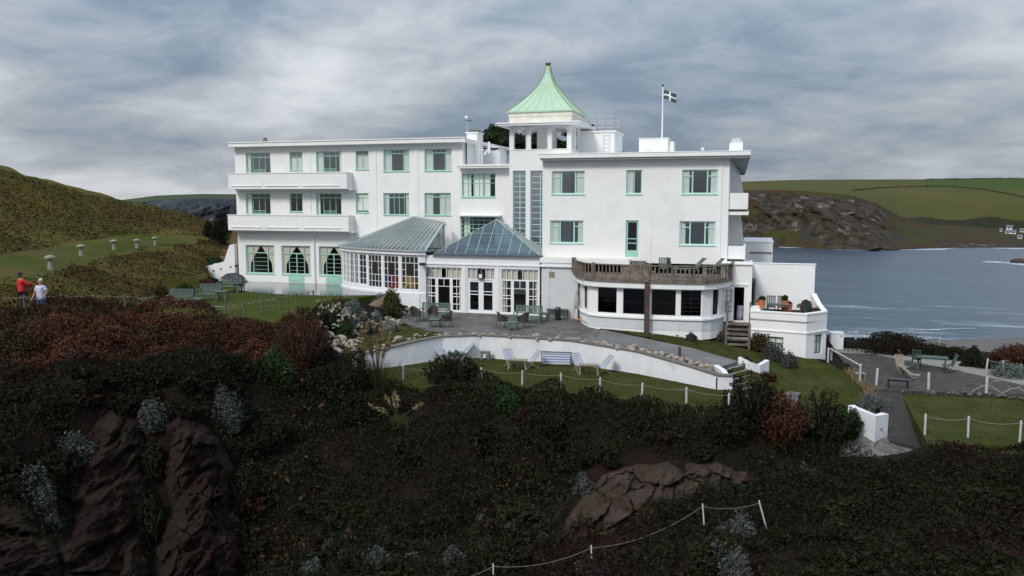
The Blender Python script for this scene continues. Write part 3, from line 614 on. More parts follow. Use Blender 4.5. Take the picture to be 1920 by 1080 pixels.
mb = MB(); mb.prism(lipo, 1.30, 1.62); mb.build('bay_fascia', M['wall'], HOT, bevel=.02)
dk = off(bpts, .38); dko = dk+[(dk[-1][0], YR-.012), (dk[0][0], YR-.012)]
mb = MB(); mb.prism(dko, 1.625, zd); deck = mb.build('deck', M['wood'], HOT)
mb = MB(); rail = off(bpts, .32); rail = [(rail[0][0], YR-.9)]+rail+[(rail[-1][0], YR-.5)]
for a, b in zip(rail[:-1], rail[1:]):
    A, B = Vector((*a, 0)), Vector((*b, 0)); L_ = (B-A).length; n = max(1, int(L_/.20))
    for k in range(n):
        p = A.lerp(B, (k+.5)/n); d = (B-A).normalized()*.05; mb.beam(p-d*0+Vector((0, 0, zd+.08)), p+Vector((0, 0, zd+.75)), .07, .03)
    mb.beam(A+Vector((0, 0, zd+.78)), B+Vector((0, 0, zd+.78)), .12, .06); mb.beam(A+Vector((0, 0, zd+.07)), B+Vector((0, 0, zd+.07)), .06, .06)
for j in (0, 1, 4, 6, 8, 10, 12):
    p = rail[j] if j < len(rail) else rail[-1]; mb.box(p[0]-.09, p[0]+.09, p[1]-.09, p[1]+.09, zd, zd+.86)
x = flat(1212, 41.75, 2); mb.box(x-.14, x+.14, 41.62, 41.72, zd-.06, zd+.84)
mb.build('balustrade', M['wood'], HOT)
mb = MB(); x = flat(1213, 41.7, .5); mb.box(x-.12, x+.12, 41.58, 41.82, -1.25, 1.60); mb.build('post', M['brownwood'], HOT)
mb = MB(); x0, x1 = flat(1170, 45.6, 2.2), flat(1205, 45.6, 2.2)
for k in range(4): mb.box(x0-.1+0*k, x1+.1+.22*k, YR-.02-.3*(k+1), YR-.015-.3*k, zd, zd+.68-.16*k)
mb.build('deck_steps', M['wood'], HOT)
# ---- entrance with open door and timber steps right of the bay
YE = 44.6; ex0, ex1 = flat(1349, YE, .8), flat(1409, YE, .8); FE = Fr(ex0, YE, ex1, YE)
hE = H(1374, 1397, -.62, 1.30, YE, ex0)
mb = MB(); wall_holes(mb, FE, 0, FE.len, -1.9, 2.45, [hE], t=.4); mb.quad((ex0, YE, 2.45), (ex1, YE, 2.45), (ex1, YR+2, 2.45), (ex0, YR+2, 2.45)); mb.quad((ex1, YE, -2), (ex1, YR+2, -2), (ex1, YR+2, 2.45), (ex1, YE, 2.45))
mb.box(hE[0]-.3, hE[1]+.12, .001, .06, 1.34, 1.44, fr=FE); mb.box(-.1, FE.len+.04, .001, .10, 2.46, 2.52, fr=FE); mb.build('entrance_wall', M['wall'], HOT)
mb = MB(); mb.box(hE[0]-.02, hE[0]+.06, -.2, .02, -.62, 1.3, fr=FE); mb.box(hE[1]-.06, hE[1]+.02, -.2, .02, -.62, 1.3, fr=FE); mb.box(hE[0], hE[1], -.2, .015, 1.24, 1.33, fr=FE); mb.build('door_frame', M['wframe'], HOT)
Fd = Fr(*FE(hE[0], .05, 0)[:2], *[FE(hE[0]-.5, .62, 0)[0], FE(hE[0]-.5, .62, 0)[1]])
window(Fd, (0, .75, -.58, 1.24), [('v', .5, .35, 1, .03)]+[('h', q, 0, 1, .03) for q in (.35, .5, .66, .82)], HOT, mt='wframe', fw=.07, inset=0, sill=False, name='door', low=.4)
mb = MB(); mb.box(hE[0]-.5, hE[1]+.5, -3.0, -2.9, -.7, 1.5, fr=FE); mb.box(hE[0]-.5, hE[1]+.5, -2.9, -.41, -.75, -.63, fr=FE); mb.box(hE[0]-.52, hE[0]-.42, -2.9, -.41, -.62, 1.5, fr=FE); mb.box(hE[1]+.42, hE[1]+.52, -2.9, -.41, -.62, 1.5, fr=FE); mb.box(hE[0]-.4, hE[1]+.4, -2.9, -.41, 1.5, 1.55, fr=FE); mb.build('hallway', M['room'], HOT)
mb = MB(); nst = 5
sx0, sx1 = flat(1364, YE-1, -1), flat(1404, YE-1, -1)
for k in range(nst): z = -.68-.22*k; mb.box(sx0, sx1, YE-.42-.30*(k+1)+.0, YE-.42-.30*k-.01, z-.06, z); mb.box(sx0, sx1, YE-.42-.3*k-.05, YE-.42-.3*k-.012, z-.2, z-.061)
mb.box(sx0-.1, sx1+.1, YE-.42, YE-.02, -.74, -.66)
for q in (sx0-.04, sx1+.04):
    mb.beam((q, YE-.35, -.7), (q, YE-2.0, -1.82), .07, .24); mb.box(q-.06, q+.06, YE-2.02, YE-1.90, -2.1, -.45 if q > sx0 else -.55); mb.box(q-.05, q+.05, YE-.5, YE-.4, -.72, .5)
mb.beam((sx0-.04, YE-.45, .42), (sx0-.04, YE-1.95, -.6), .06, .05)
mb.build('entrance_steps', M['wood'], HOT)
# ---- right block: tall white screen wall, sun terrace, lower rooms
YS = 46.9; qx0, qx1 = flat(1399, YS, 1), flat(1527, YS, 1)
mb = MB(); mb.box(qx0, qx1, YS, YS+.3, -2.5, 2.36); mb.box(qx0-.02, qx1+.05, YS-.03, YS+.33, 2.361, 2.40); mb.build('screen_wall', M['wall'], HOT)
mb = MB(); a, b = flat(1393, 50.5, 3), flat(1449, 50.5, 3); mb.box(a, b, 50.5, 56, 1.5, 3.38); mb.box(a, b+.04, 50.46, 56, 3.381, 3.42); mb.box(a+.4, b-.05, 50.45, 50.498, 2.72, 2.78, m=1); mb.build('rear_block', [M['wall'], M['slot']], HOT)
zt_ = .10; zf = -.28
tp = [(1407, 43.6), (1500, 43.1), (1513, 43.05), (1551, 44.4), (1528.5, 46.88)]
tpp = [(flat(px, Y, 0), Y) for px, Y in tp]
bpp = tpp
mb = MB(); lw = []
for i, (a, b) in enumerate(zip(bpp[:-1], bpp[1:])):
    F = Fr(*a, *b); holes = []
    if i == 0: holes = [(flat(1439, 43.4, -1.4)-a[0], flat(1470, 43.3, -1.4)-a[0], -2.15, -1.17)]
    if i == 2: holes = [(F.len*.42, F.len*.80, -2.05, -1.02)]
    wall_holes(mb, F, 0, F.len, -3.3, -.82, holes, t=.14); lw += [(F, h) for h in holes]
    wall_holes(mb, F, 0, F.len, -.82, zt_, [])
    mb.box(0, F.len, .001, .05, -.90, -.84, fr=F)
    if i < 3: mb.box(-.02, F.len, -.26, .03, zt_-.04, zt_+.03+.003*i, fr=F)
    else:
        for w_ in (.02, -.24): mb.quad(F(0, w_, zt_-.04), F(F.len, w_, zt_-.04), F(F.len, w_, .78), F(F.len*.5, w_, .36), F(0, w_, zt_+.04))
        mb.quad(F(0, .02, zt_+.04), F(F.len*.5, .02, .36), F(F.len*.5, -.24, .36), F(0, -.24, zt_+.04)); mb.quad(F(F.len*.5, .02, .36), F(F.len, .02, .78), F(F.len, -.24, .78), F(F.len*.5, -.24, .36))
    wall_holes(mb, Fr(*F(0, -.24, 0)[:2], *F(F.len, -.24, 0)[:2]), 0, F.len, zf, zt_-.03, [])
a = tpp[0]; mb.quad((*a, -3.3), (a[0], YS, -3.3), (a[0], YS, zt_), (*a, zt_))
mb.box(a[0]-.01, a[0]+.5, 43.62, 46.8, zt_-.05, zt_+.12)
mb.build('terrace_parapet', M['wall'], HOT)
for F, h in lw: window(F, h, [('h', .66, 0, 1, .04), ('v', .5, 0, 1, .03)], HOT, mt='greenwood', fw=.06, inset=.07, curtain=[('d', 0, 1, 0, .95)], cmat='curtain', sill=False)
MB().prism(tpp+[(tpp[0][0], YS)], zf-.1, zf).build('terrace_floor', M['pave'], HOT)

# ---- curved glass conservatory against the left wing
ze = 2.72
cv = [(640, 49.6), (643, 48.6), (655, 47.75), (672, 47.2), (688, 46.85), (717, 46.35), (749.5, 45.95), (787, 45.75), (798, 45.9)]
cpts = [(flat(px, Y, 1.5), Y) for px, Y in cv]
mb = MB(); cw_ = []
for i, (a, b) in enumerate(zip(cpts[:-1], cpts[1:])):
    F = Fr(*a, *b); L_ = F.len
    holes = [] if i in (0, 7) else ([(.07, L_-.07, .42, 2.42)] if L_ < 2 and i < 4 else [(.10, L_-.10, .32, 2.42)])
    if i in (1, 2): holes = [(.06, L_*.46, .42, 2.42), (L_*.54, L_-.06, .42, 2.42)]
    wall_holes(mb, F, 0, L_, -1.3, ze, holes, t=.10); cw_ += [(F, h, i) for h in holes]
    mb.box(0, L_, .001, .08, -1.3 if i > 5 else -.2, .12+.002*i, fr=F); mb.box(-.02, L_+.02, .001, .12, ze-.2, ze+.03+.002*i, fr=F)
mb.build('conservatory_wall', M['wframe'], HOT)
for F, h, i in cw_:
    nc = 2 if i < 4 else 4
    bars = [('v', k/nc, 0, 1, .03) for k in range(1, nc)]+[('h', q, 0, 1, .03) for q in (.2, .4, .6, .8)]
    if i >= 4: bars = [('v', .25, 0, 1, .035), ('v', .75, 0, 1, .035), ('v', .5, 0, .4, .03), ('v', .5, .8, 1, .03), ('h', .8, 0, 1, .035), ('h', .4, 0, 1, .035), ('h', .2, 0, 1, .03), ('h', .6, 0, .25, .03), ('h', .6, .75, 1, .03)]
    window(F, h, bars, HOT, mt='wframe', fw=.045, inset=.03, sill=False)
mb = MB(); mb.prism([(p[0], p[1]+.1) for p in cpts]+[(cpts[-1][0], YL), (cpts[0][0]+.02, YL)], -.05, .02); mb.build('conservatory_floor', M['room'], HOT)  # floor coloured dark to give the interior its shade
mb = MB(); mb.quad((cpts[0][0]+.15, YL-.06, .03), (xl1+.6, YL-.06, .03), (xl1+.6, YL-.06, ze), (cpts[0][0]+.15, YL-.06, ze)); mb.quad((cpts[-1][0], cpts[-1][1]+.15, -1), (xl1+.6, YL-.06, -1), (xl1+.6, YL-.06, ze), (cpts[-1][0], cpts[-1][1]+.15, ze)); mb.build('conservatory_backdrop', M['room'], HOT)  # added dark backdrop hiding the white wing wall, interior shade in its colour
R1 = W(776, 408, YL-.03); R2 = W(832, 419, YL-2.2); R2 = Vector((R2.x, R2.y, R2.z)); R2b = W(836, 421, YC-.1)
R0 = Vector((cpts[0][0]+.1, YL-.03, ze+.1))
ev = [Vector((p[0], p[1], ze+.06)) for p in off(cpts, .18)]
def roofpatch():
    mb = MB(); bars = MB()
    n = len(ev); ridge = []
    for i in range(n): f = i/(n-1); ridge.append(R0.lerp(R1, min(1, f*1.15)) if f < .87 else R1.lerp(R2, (f-.87)/.13))
    # dense strips
    K = 26
    def samp(pts, f):
        L_ = [0]
        for a, b in zip(pts[:-1], pts[1:]): L_.append(L_[-1]+(b-a).length)
        t = f*L_[-1]
        for j in range(len(pts)-1):
            if t <= L_[j+1]+1e-6: return pts[j].lerp(pts[j+1], (t-L_[j])/max(1e-6, L_[j+1]-L_[j]))
        return pts[-1]
    rg = [R0, R1, R2]
    for k in range(K):
        a, b = samp(ev, k/K), samp(ev, (k+1)/K); c, d = samp(rg, k/K), samp(rg, (k+1)/K)
        mb.quad(a, b, d); mb.quad(a, d, c)
    for k in range(K+1):
        a, c = samp(ev, k/K), samp(rg, k/K); bars.beam(a+Vector((0, 0, .03)), c+Vector((0, 0, .03)), .045 if k < K else .12, .05)
    for f in (.33, .66):
        pts = [samp(ev, k/K).lerp(samp(rg, k/K), f)+Vector((0, 0, .035)) for k in range(K+1)]; bars.path(pts, .03, n=4)
    bars.path([p+Vector((0, 0, .05)) for p in rg], .12, n=4); bars.path([p+Vector((0, 0, .0)) for p in ev], .09, n=4)
    # gable side
    g = [ev[-1], R2, R2b, Vector((R2b.x, YC-.1, ze)), Vector((ev[-1].x+.1, ev[-1].y, ze))]
    mb.quad(ev[-1], R2, Vector((R2.x, R2.y, ze)), m=1); mb.quad(R2, R2b, Vector((R2b.x, R2b.y, ze)), Vector((R2.x, R2.y, ze)), m=1)
    o = mb.build('conservatory_roof', [M['rglass2'], M['rglass2']], HOT); bars.beam(ev[-1], Vector((R2.x, R2.y, ze)), .1); bars.beam(R2, Vector((R2.x, R2.y, ze)), .08); bars.beam(R2, R2b, .08)
    for f in (.35, .7): bars.beam(ev[-1].lerp(R2, f), Vector((*ev[-1].lerp(R2, f).xy, ze)), .05)
    bars.build('glazing_bars', M['bar'], o)
roofpatch()
# ---- centre conservatory with pyramid roof
YV = 46.0; vx0, vx1 = flat(793, YV, .8), flat(1012, YV, .8); FV = Fr(vx0, YV, vx1, YV)
hl = H(798, 866, -.93, 1.78, YV, vx0); hm = H(876, 928, -.93, 1.78, YV, vx0); hr = H(939, 1010, -.93, 1.78, YV, vx0)
mb = MB(); wall_holes(mb, FV, 0, FV.len, -1.3, 2.5, [hl, hm, hr], t=.14)
for u in (hl[1]+.16, hm[1]+.16): mb.box(u-.1, u+.1, .001, .05, -1.1, 1.9, fr=FV)
mb.box(0, FV.len, .001, .06, 1.95, 2.03, fr=FV); mb.build('conservatory_wall', M['wframe'], HOT)
tb = .73     # transom
def sides(n): return [('v', k/n, tb+.03, 1, .04) for k in range(1, n)]
wb = sides(7)+[('h', tb+.015, 0, 1, .09), ('r', .0, 0, .04, tb), ('r', .26, 0, .34, tb), ('r', .66, 0, .74, tb), ('r', .96, 0, 1, tb),
   ('v', .15, .03, tb, .035), ('v', .85, .03, tb, .035), ('v', .5, .56, tb, .035), ('h', .56, .34, .66, .04), ('r', .34, .02, .66, .05)]
wb += [('h', q, a, b, .05) for q in (.16, .33, .40, .56) for a, b in ((.04, .26), (.74, .96))]
for h in (hl, hr): window(FV, h, wb, HOT, mt='wframe', fw=.06, inset=.05, sill=False, cmat='curtain2', curtain=[('d', 0, .42, tb, 1), ('d', .58, 1, tb, 1), ('d', 0, .1), ('d', .9, 1)])
db = sides(6)+[('h', tb+.015, 0, 1, .10), ('r', 0, 0, .09, tb), ('r', .40, 0, .58, tb), ('r', .9, 0, 1, tb), ('r', .09, 0, .40, .05), ('r', .58, 0, .9, .05), ('h', .40, 0, 1, .05), ('h', .47, 0, 1, .05), ('h', .70, 0, 1, .09), ('v', .49, 0, tb, .02)]
window(FV, hm, db, HOT, mt='wframe', fw=.05, inset=.05, sill=False, cmat='curtain2', name='double_door', curtain=[('d', 0, .36, tb, 1), ('d', .64, 1, tb, 1)])
mb = MB(); c = Vector(FV((hm[0]+hm[1])/2, .02, 1.40)); w_ = .22
mb.beam(c+Vector((-.02, -.05, .36)), c+Vector((-w_*.5, -.05, .06)), .03); mb.beam(c+Vector((.02, -.05, .36)), c+Vector((w_*.5, -.05, .06)), .03)
for z in (-.28, .06): mb.beam(c+Vector((-.15, -.05, z)), c+Vector((.15, -.05, z)), .05)
for x in (-.15, .15): mb.beam(c+Vector((x, -.05, -.28)), c+Vector((x, -.05, .06)), .05)
mb.box(c.x-.1, c.x+.1, c.y-.09, c.y-.02, c.z-.22, c.z+.02, m=1)
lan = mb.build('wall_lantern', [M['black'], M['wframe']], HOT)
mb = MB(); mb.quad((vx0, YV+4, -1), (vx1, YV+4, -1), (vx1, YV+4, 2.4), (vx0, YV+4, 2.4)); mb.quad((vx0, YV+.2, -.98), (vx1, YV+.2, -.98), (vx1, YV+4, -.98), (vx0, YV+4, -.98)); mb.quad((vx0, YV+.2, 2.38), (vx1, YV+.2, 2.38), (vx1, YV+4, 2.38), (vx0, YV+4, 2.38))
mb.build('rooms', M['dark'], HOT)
E1, E2 = W(815, 466, YV-.1), W(1013, 466, YV-.1); ze2 = 2.62
def pyramid():
    x0, x1 = E1.x, E2.x; y0, y1 = YV-.12, YV+3.9; ap = W(931, 412, (y0+y1)/2); mb = MB(); b = MB()
    c4 = [Vector((x0, y0, ze2)), Vector((x1, y0, ze2)), Vector((x1, y1, ze2)), Vector((x0, y1, ze2))]
    for j in range(4): mb.quad(c4[j], c4[(j+1) % 4], ap)
    for j in range(4):
        A, B = c4[j], c4[(j+1) % 4]; n = 9
        b.beam(A+Vector((0, 0, .02)), ap+Vector((0, 0, .02)), .07, .05)
        for k in range(1, n+1):
            f = k/(n+1); p = A.lerp(B, f); mid = (A+B)/2
            # bars run straight up the slope until they meet a hip
            t = min(f, 1-f)*2; q = p+(ap-mid)*t; b.beam(p+Vector((0, 0, .025)), q+Vector((0, 0, .025)), .035, .04)
        a2, b2 = A.lerp(ap, .58), B.lerp(ap, .58); b.beam(a2+Vector((0, 0, .03)), b2+Vector((0, 0, .03)), .03)
    o = mb.build('conservatory_roof', M['rglass'], HOT); b.build('glazing_bars', M['bar'], o)
    g = MB(); g.box(x0-.06, x1+.06, y0-.1, y1+.1, ze2-.09, ze2-.005); g.build('gutter', M['lead'], o)
    f = MB(); f.box(x0-.2, x1+.03, y0-.03, y1+.03, 2.501, ze2-.095); f.build('fascia', M['wall'], HOT)
pyramid()
MB().box(*[flat(789, 45.6, 1.9), flat(798, 45.6, 1.9)], 45.35, 45.7, 1.9, 2.06).build('floodlight', M['black'], HOT)
# ================================================================== GROUND
CP = []
def cz(px, py, z): p = G(px, py, z); CP.append(tuple(p))
def cd(px, py, d): p = D(px, py, d); CP.append(tuple(p))
for a in ((0, 320, 75), (-220, 262, 70), (-500, 230, 66), (100, 347, 82), (190, 374, 90), (300, 393, 90), (380, 411, 84), (430, 425, 80), (-300, 400, 45), (0, 410, 58), (120, 430, 64), (230, 430, 72), (330, 430, 78),
          (0, 475, 46), (0, 525, 38), (0, 500, 42), (-250, 520, 38), (95, 506, 41), (152, 480, 51), (214, 467, 57), (256, 465, 60), (291, 459, 64), (350, 452, 68), (395, 447, 72), (120, 470, 55), (260, 447, 66),
          (100, 552, 38.5), (210, 535, 45), (300, 525, 51), (370, 515, 56), (180, 520, 47), (350, 480, 61), (400, 480, 63),
          (-200, 597, 34), (60, 595, 35), (150, 597, 35.5), (230, 597, 37.5)): cd(*a)
for a in ((0, 640, 31), (-250, 640, 30), (200, 640, 33), (360, 640, 35), (500, 645, 36.5), (600, 640, 39), (0, 720, 28), (-250, 760, 26), (160, 720, 28.5), (320, 720, 29.5), (480, 720, 32), (600, 720, 34.5),
          (0, 850, 25.5), (0, 1000, 23.5), (0, 1090, 22.5), (-250, 1000, 22), (220, 820, 28.5), (220, 1080, 26), (380, 820, 29), (380, 1080, 26.5), (500, 850, 30.5), (500, 1080, 27), (620, 860, 31), (620, 1080, 25.5),
          (700, 760, 34.6), (800, 745, 35.3), (800, 900, 30.5), (800, 1080, 25.0), (1000, 760, 34.4), (1000, 900, 30), (1000, 1080, 24.5), (1200, 790, 33.2), (1200, 900, 29.5), (1200, 1080, 23.5), (1400, 790, 33), (1400, 900, 29), (1400, 1080, 23.5),
          (1560, 900, 30), (1600, 1080, 23), (1720, 880, 31.5), (1720, 970, 27), (1920, 850, 32), (1920, 970, 27), (1820, 1080, 23), (2150, 1080, 23), (2150, 850, 32), (1540, 830, 32.6), (1650, 835, 32.2), (1700, 865, 32)): cd(*a)
for a in ((450, 545, -.05), (520, 560, -.05), (600, 575, -.1), (330, 570, -.05), (420, 595, -.1), (520, 600, -.15), (600, 600, -.35), (650, 570, -.25), (700, 575, -.5), (740, 590, -.95), (690, 620, -1.1), (740, 640, -1.15), (650, 640, -1.2), (640, 680, -1.7), (760, 610, -1.0),
          (900, 600, -1), (1050, 610, -1), (1110, 625, -1.02), (1200, 640, -1.12), (1300, 668, -1.4), (1370, 690, -1.7), (1140, 614, -1.0), (1230, 628, -1.1), (1330, 640, -1.45), (1400, 655, -1.8), (1450, 675, -2.1), (1500, 690, -2.35), (1545, 690, -2.5),
          (1480, 720, -2.55), (1420, 745, -2.7), (1600, 720, -3.0), (1620, 755, -3.35), (1530, 750, -2.95), (1540, 800, -3.4), (1600, 800, -3.75),
          (1600, 680, -3.05), (1700, 690, -3.05), (1850, 700, -3.05), (1920, 735, -3.1), (2100, 760, -3.2), (1700, 745, -3.2), (1740, 830, -3.4), (1920, 830, -3.3), (2150, 840, -3.3), (1580, 645, -3.0), (1660, 640, -3.1), (1760, 655, -3.2), (1900, 680, -3.2), (2100, 690, -3.3), (1680, 790, -3.6),
          (720, 731, -2.2), (800, 737, -2.22), (905, 733, -2.2), (980, 740, -2.2), (1053, 745, -2.2), (1125, 753, -2.2), (1200, 763, -2.2), (1290, 773, -2.2), (1380, 776, -2.25), (1740, 840, -3.25), (1830, 843, -3.25), (1925, 845, -3.22), (2100, 858, -3.25)): cz(*a)
for a in ((-30, 56, .2), (-22, 56, -.2), (-10, 56, -1), (0, 54, -2), (5, 52, -2.6), (-30, 66, .5), (-15, 68, -2), (0, 66, -4), (-38, 53, .3), (-40, 60, 1.5), (12, 60, -5), (25, 58, -5), (40, 56, -5.5), (12, 70, -14), (28, 70, -15), (45, 68, -15), (5, 85, -24), (25, 90, -28), (50, 90, -28), (-15, 95, -24), (-40, 110, -20), (-70, 125, -18), (-100, 128, -10),
          (60, 40, -5), (60, 20, -9), (30, 12, -11), (0, 11, -11), (-20, 12, -10), (-45, 12, -6), (-80, 20, 0), (-100, 40, 6), (-110, 80, 14)): CP.append(a)
CP = np.array(CP)
def _k(r): return r
def rbf_fit(C):
    n = len(C); r = np.hypot(C[:, None, 0]-C[None, :, 0], C[:, None, 1]-C[None, :, 1]); A = np.zeros((n+3, n+3))
    A[:n, :n] = _k(r)+np.eye(n)*.0; A[:n, n] = 1; A[:n, n+1:] = C[:, :2]; A[n, :n] = 1; A[n+1:, :n] = C[:, :2].T
    return np.linalg.solve(A, np.r_[C[:, 2], 0, 0, 0])
RW = rbf_fit(CP)
def base(x, y):
    x = np.asarray(x, float); y = np.asarray(y, float); sh = x.shape; xf, yf = x.ravel(), y.ravel(); out = np.empty(len(xf)); n = len(CP)
    for i in range(0, len(xf), 20000):
        X, Y_ = xf[i:i+20000], yf[i:i+20000]; r = np.hypot(X[:, None]-CP[None, :, 0], Y_[:, None]-CP[None, :, 1])
        out[i:i+20000] = _k(r)@RW[:n]+RW[n]+RW[n+1]*X+RW[n+2]*Y_
    return out.reshape(sh)
SLABS = []                                                    # (polygon, top z): the terrain is kept below these
def gp(pts, z): return [tuple(G(px, py, z)[:2]) for px, py in pts]
UT = [(xl0-.6, YL-.02)]+gp([(452, 545), (520, 551), (620, 554), (700, 553), (748, 552)], 0)+[(flat(748, 46.3, 0), 46.3), (flat(700, 47.3, 0), 47.3), (flat(645, 49, 0), 49), (flat(642, YL, 0), YL-.02)]
LW = [(xl0-3.5, YL+1.0)]+gp([(395, 538), (320, 548), (285, 562), (300, 590), (420, 606), (520, 606), (575, 590), (600, 566)], -.05)+[(flat(748, 46.9, 0), 46.9), (flat(748, YL, 0), YL+1)]
LT = gp([(747, 602), (798, 618), (840, 625), (960, 628), (1060, 634), (1118, 641)], -1)+gp([(1128, 619), (1100, 612)], -1)+[(flat(1100, 44, -1), 44), (flat(1085, 46, -1), 46.2), (flat(790, 46.4, -1), 46.4), (flat(770, 46.2, -1), 46.2)]
SLW = gp([(672, 700), (677, 695), (780, 681), (830, 673), (900, 670), (995, 676), (1070, 681), (1195, 700), (1290, 719), (1345, 729), (1376, 729), (1400, 745), (1380, 766), (1290, 763), (1200, 754), (1053, 736), (980, 731), (905, 724), (800, 728), (720, 722)], -2.15)
PT = gp([(1556, 650), (1640, 655), (1760, 668), (1925, 715), (2050, 745), (2050, 770), (1925, 740), (1700, 733), (1640, 730), (1612, 712)], -3.0)
RL = gp([(1690, 738), (1925, 747), (2100, 758), (2100, 850), (1920, 836), (1740, 834)], -3.16)
WP = [(672, 699, -1.42), (680, 696, -1.36), (780, 682, -1.06), (830, 674, -1.0), (900, 671, -1.0), (995, 677, -1.0), (1070, 682, -1.02), (1195, 701, -1.13), (1290, 720, -1.37), (1345, 731, -1.55), (1373, 731, -1.58)]
WPW = [(G(a, b, -2.15), z) for a, b, z in WP]
bed_out = [(p.x, p.y) for p, z in WPW]
BEDF = gp([(676, 668), (686, 655), (775, 622), (800, 618), (840, 625), (960, 628), (1060, 634), (1118, 641), (1190, 652), (1270, 668), (1345, 690)], -1.2)
SLABS += [(UT, -.0), (LW, -.05), (LT, -1.0), (SLW, -2.15), (PT, -3.0), (RL, -3.16)]
def ribbon(A, B, zA, zB, th, mb=None):                        # sloping slab between two polylines of equal length
    mb = mb or MB()
    for i in range(len(A)-1):
        a, b, c, d = (*A[i], zA[i]), (*A[i+1], zA[i+1]), (*B[i+1], zB[i+1]), (*B[i], zB[i])
        mb.quad(a, b, c, d); lo = [(p[0], p[1], p[2]-th) for p in (a, b, c, d)]; mb.quad(a, b, lo[1], lo[0]); mb.quad(d, c, lo[2], lo[3])
    i = 0; mb.quad((*A[0], zA[0]), (*B[0], zB[0]), (*B[0], zB[0]-th), (*A[0], zA[0]-th)); mb.quad((*A[-1], zA[-1]), (*B[-1], zB[-1]), (*B[-1], zB[-1]-th), (*A[-1], zA[-1]-th))
    return mb
PA = [(1117, 641, -1.0), (1190, 652, -1.1), (1270, 667, -1.28), (1346, 690, -1.58)]; PB = [(1128, 618, -1.0), (1205, 634, -1.1), (1300, 654, -1.3), (1384, 678, -1.6)]
PAw = [tuple(G(*p)[:2]) for p in PA]; PBw = [tuple(G(*p)[:2]) for p in PB]
PATHPOLY = PAw+PBw[::-1]; SLABS.append((PATHPOLY, -1.62)); SLABS.append(([tuple(G(*p)[:2]) for p in ((1555, 832, -3.9), (1600, 820, -3.9), (1664, 824, -3.95), (1740, 856, -4.3), (1735, 878, -4.5), (1660, 868, -4.3), (1600, 860, -4.25), (1535, 860, -4.3))], -4.25))
BEDPOLY = bed_out+BEDF[::-1]; SLABS.append((BEDPOLY, -1.9))
HOTP = [(xl0+.3, YL+.3), (flat(640, YL, 0), YL+.3), (flat(645, 49, 0), 49), (flat(700, 47.5, 0), 47.5), (flat(790, 46.3, 0), 46.3), (flat(1090, 46.3, 0), 46.3), (flat(1110, 43.3, 0), 43.3), (flat(1330, 43.3, 0), 43.3), (flat(1340, 45.2, 0), 45.2), (flat(1407, 45.2, 0), 45.2), (flat(1410, 44, 0), 44), (flat(1510, 43.5, 0), 43.5), (flat(1540, 45, 0), 45), (flat(1535, 48, 0), 48), (xr1, 58), (xl0+.3, 58)]
def ground(x, y):
    x = np.asarray(x, float); y = np.asarray(y, float); z = base(x, y)
    d = np.hypot(x, y)
    z = z+(fbm(x*.35, y*.35, 0, 4)-.5)*np.clip((d-20)/40, .35, 1.6)*np.where(inpoly(x, y, LIVE), 0, 1)
    for p, t in SLABS:
        m = inpoly(x, y, p); z = np.where(m, np.minimum(z, t-.30), z)
    return z
LIVE = gp([(430, 530), (560, 600), (650, 660), (700, 730), (1400, 770), (1640, 800), (1740, 850), (2200, 860), (2200, 700), (1600, 640)], -1)
GX = np.linspace(-112, 62, 420); GY = np.linspace(10, 130, 300)
gx, gy = np.meshgrid(GX, GY); gz = ground(gx, gy); m = inpoly(gx, gy, HOTP); gz = np.where(m, np.minimum(gz, np.where(gx < -16, -.6, -2.2)), gz)
def gridmesh(name, X, Y_, Z, mt, smooth=True):
    r, c = X.shape; V = np.stack([X, Y_, Z], -1).reshape(-1, 3); i = np.arange(r*c).reshape(r, c)
    F = np.stack([i[:-1, :-1], i[:-1, 1:], i[1:, 1:], i[1:, :-1]], -1).reshape(-1, 4)
    o = npmesh(name, V, F, mt, smooth=smooth); tag(o, kind='structure'); return o
# hillside material: soil with grassy and russet areas
def hillmat():
    m = mat('hillside_turf', (.092, .084, .018), .95, (.100, .076, .020), .22, .42, .6, bump=.8, bsc=5, bdist=.2, c3=(.075, .042, .016), sc3=.10, lo3=.52, hi3=.66, spec=.1)
    return m
M['hill'] = hillmat()
terr = gridmesh('hillside', gx, gy, gz, M['soil'])
# turf-covered part of the same hillside gets the turf material face by face
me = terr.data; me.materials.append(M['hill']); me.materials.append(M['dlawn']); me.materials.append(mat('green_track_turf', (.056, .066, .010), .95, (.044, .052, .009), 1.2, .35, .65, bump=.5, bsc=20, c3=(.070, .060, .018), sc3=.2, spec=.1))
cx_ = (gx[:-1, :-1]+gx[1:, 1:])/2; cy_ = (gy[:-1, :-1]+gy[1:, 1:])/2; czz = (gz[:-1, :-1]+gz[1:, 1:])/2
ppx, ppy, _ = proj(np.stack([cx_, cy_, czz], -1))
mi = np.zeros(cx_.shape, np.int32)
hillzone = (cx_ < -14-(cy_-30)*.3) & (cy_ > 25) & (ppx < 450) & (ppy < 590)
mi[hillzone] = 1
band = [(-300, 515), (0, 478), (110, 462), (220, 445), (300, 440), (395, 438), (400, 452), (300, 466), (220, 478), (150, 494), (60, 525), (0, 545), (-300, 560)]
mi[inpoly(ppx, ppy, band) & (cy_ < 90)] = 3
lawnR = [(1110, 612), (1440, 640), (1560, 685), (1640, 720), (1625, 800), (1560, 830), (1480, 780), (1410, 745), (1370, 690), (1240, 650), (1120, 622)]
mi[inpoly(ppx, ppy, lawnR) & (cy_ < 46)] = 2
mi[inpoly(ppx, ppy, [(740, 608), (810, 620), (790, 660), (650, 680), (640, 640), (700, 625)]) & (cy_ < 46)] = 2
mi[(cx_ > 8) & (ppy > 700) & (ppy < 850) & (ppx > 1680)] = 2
me.polygons.foreach_set('material_index', mi.ravel())
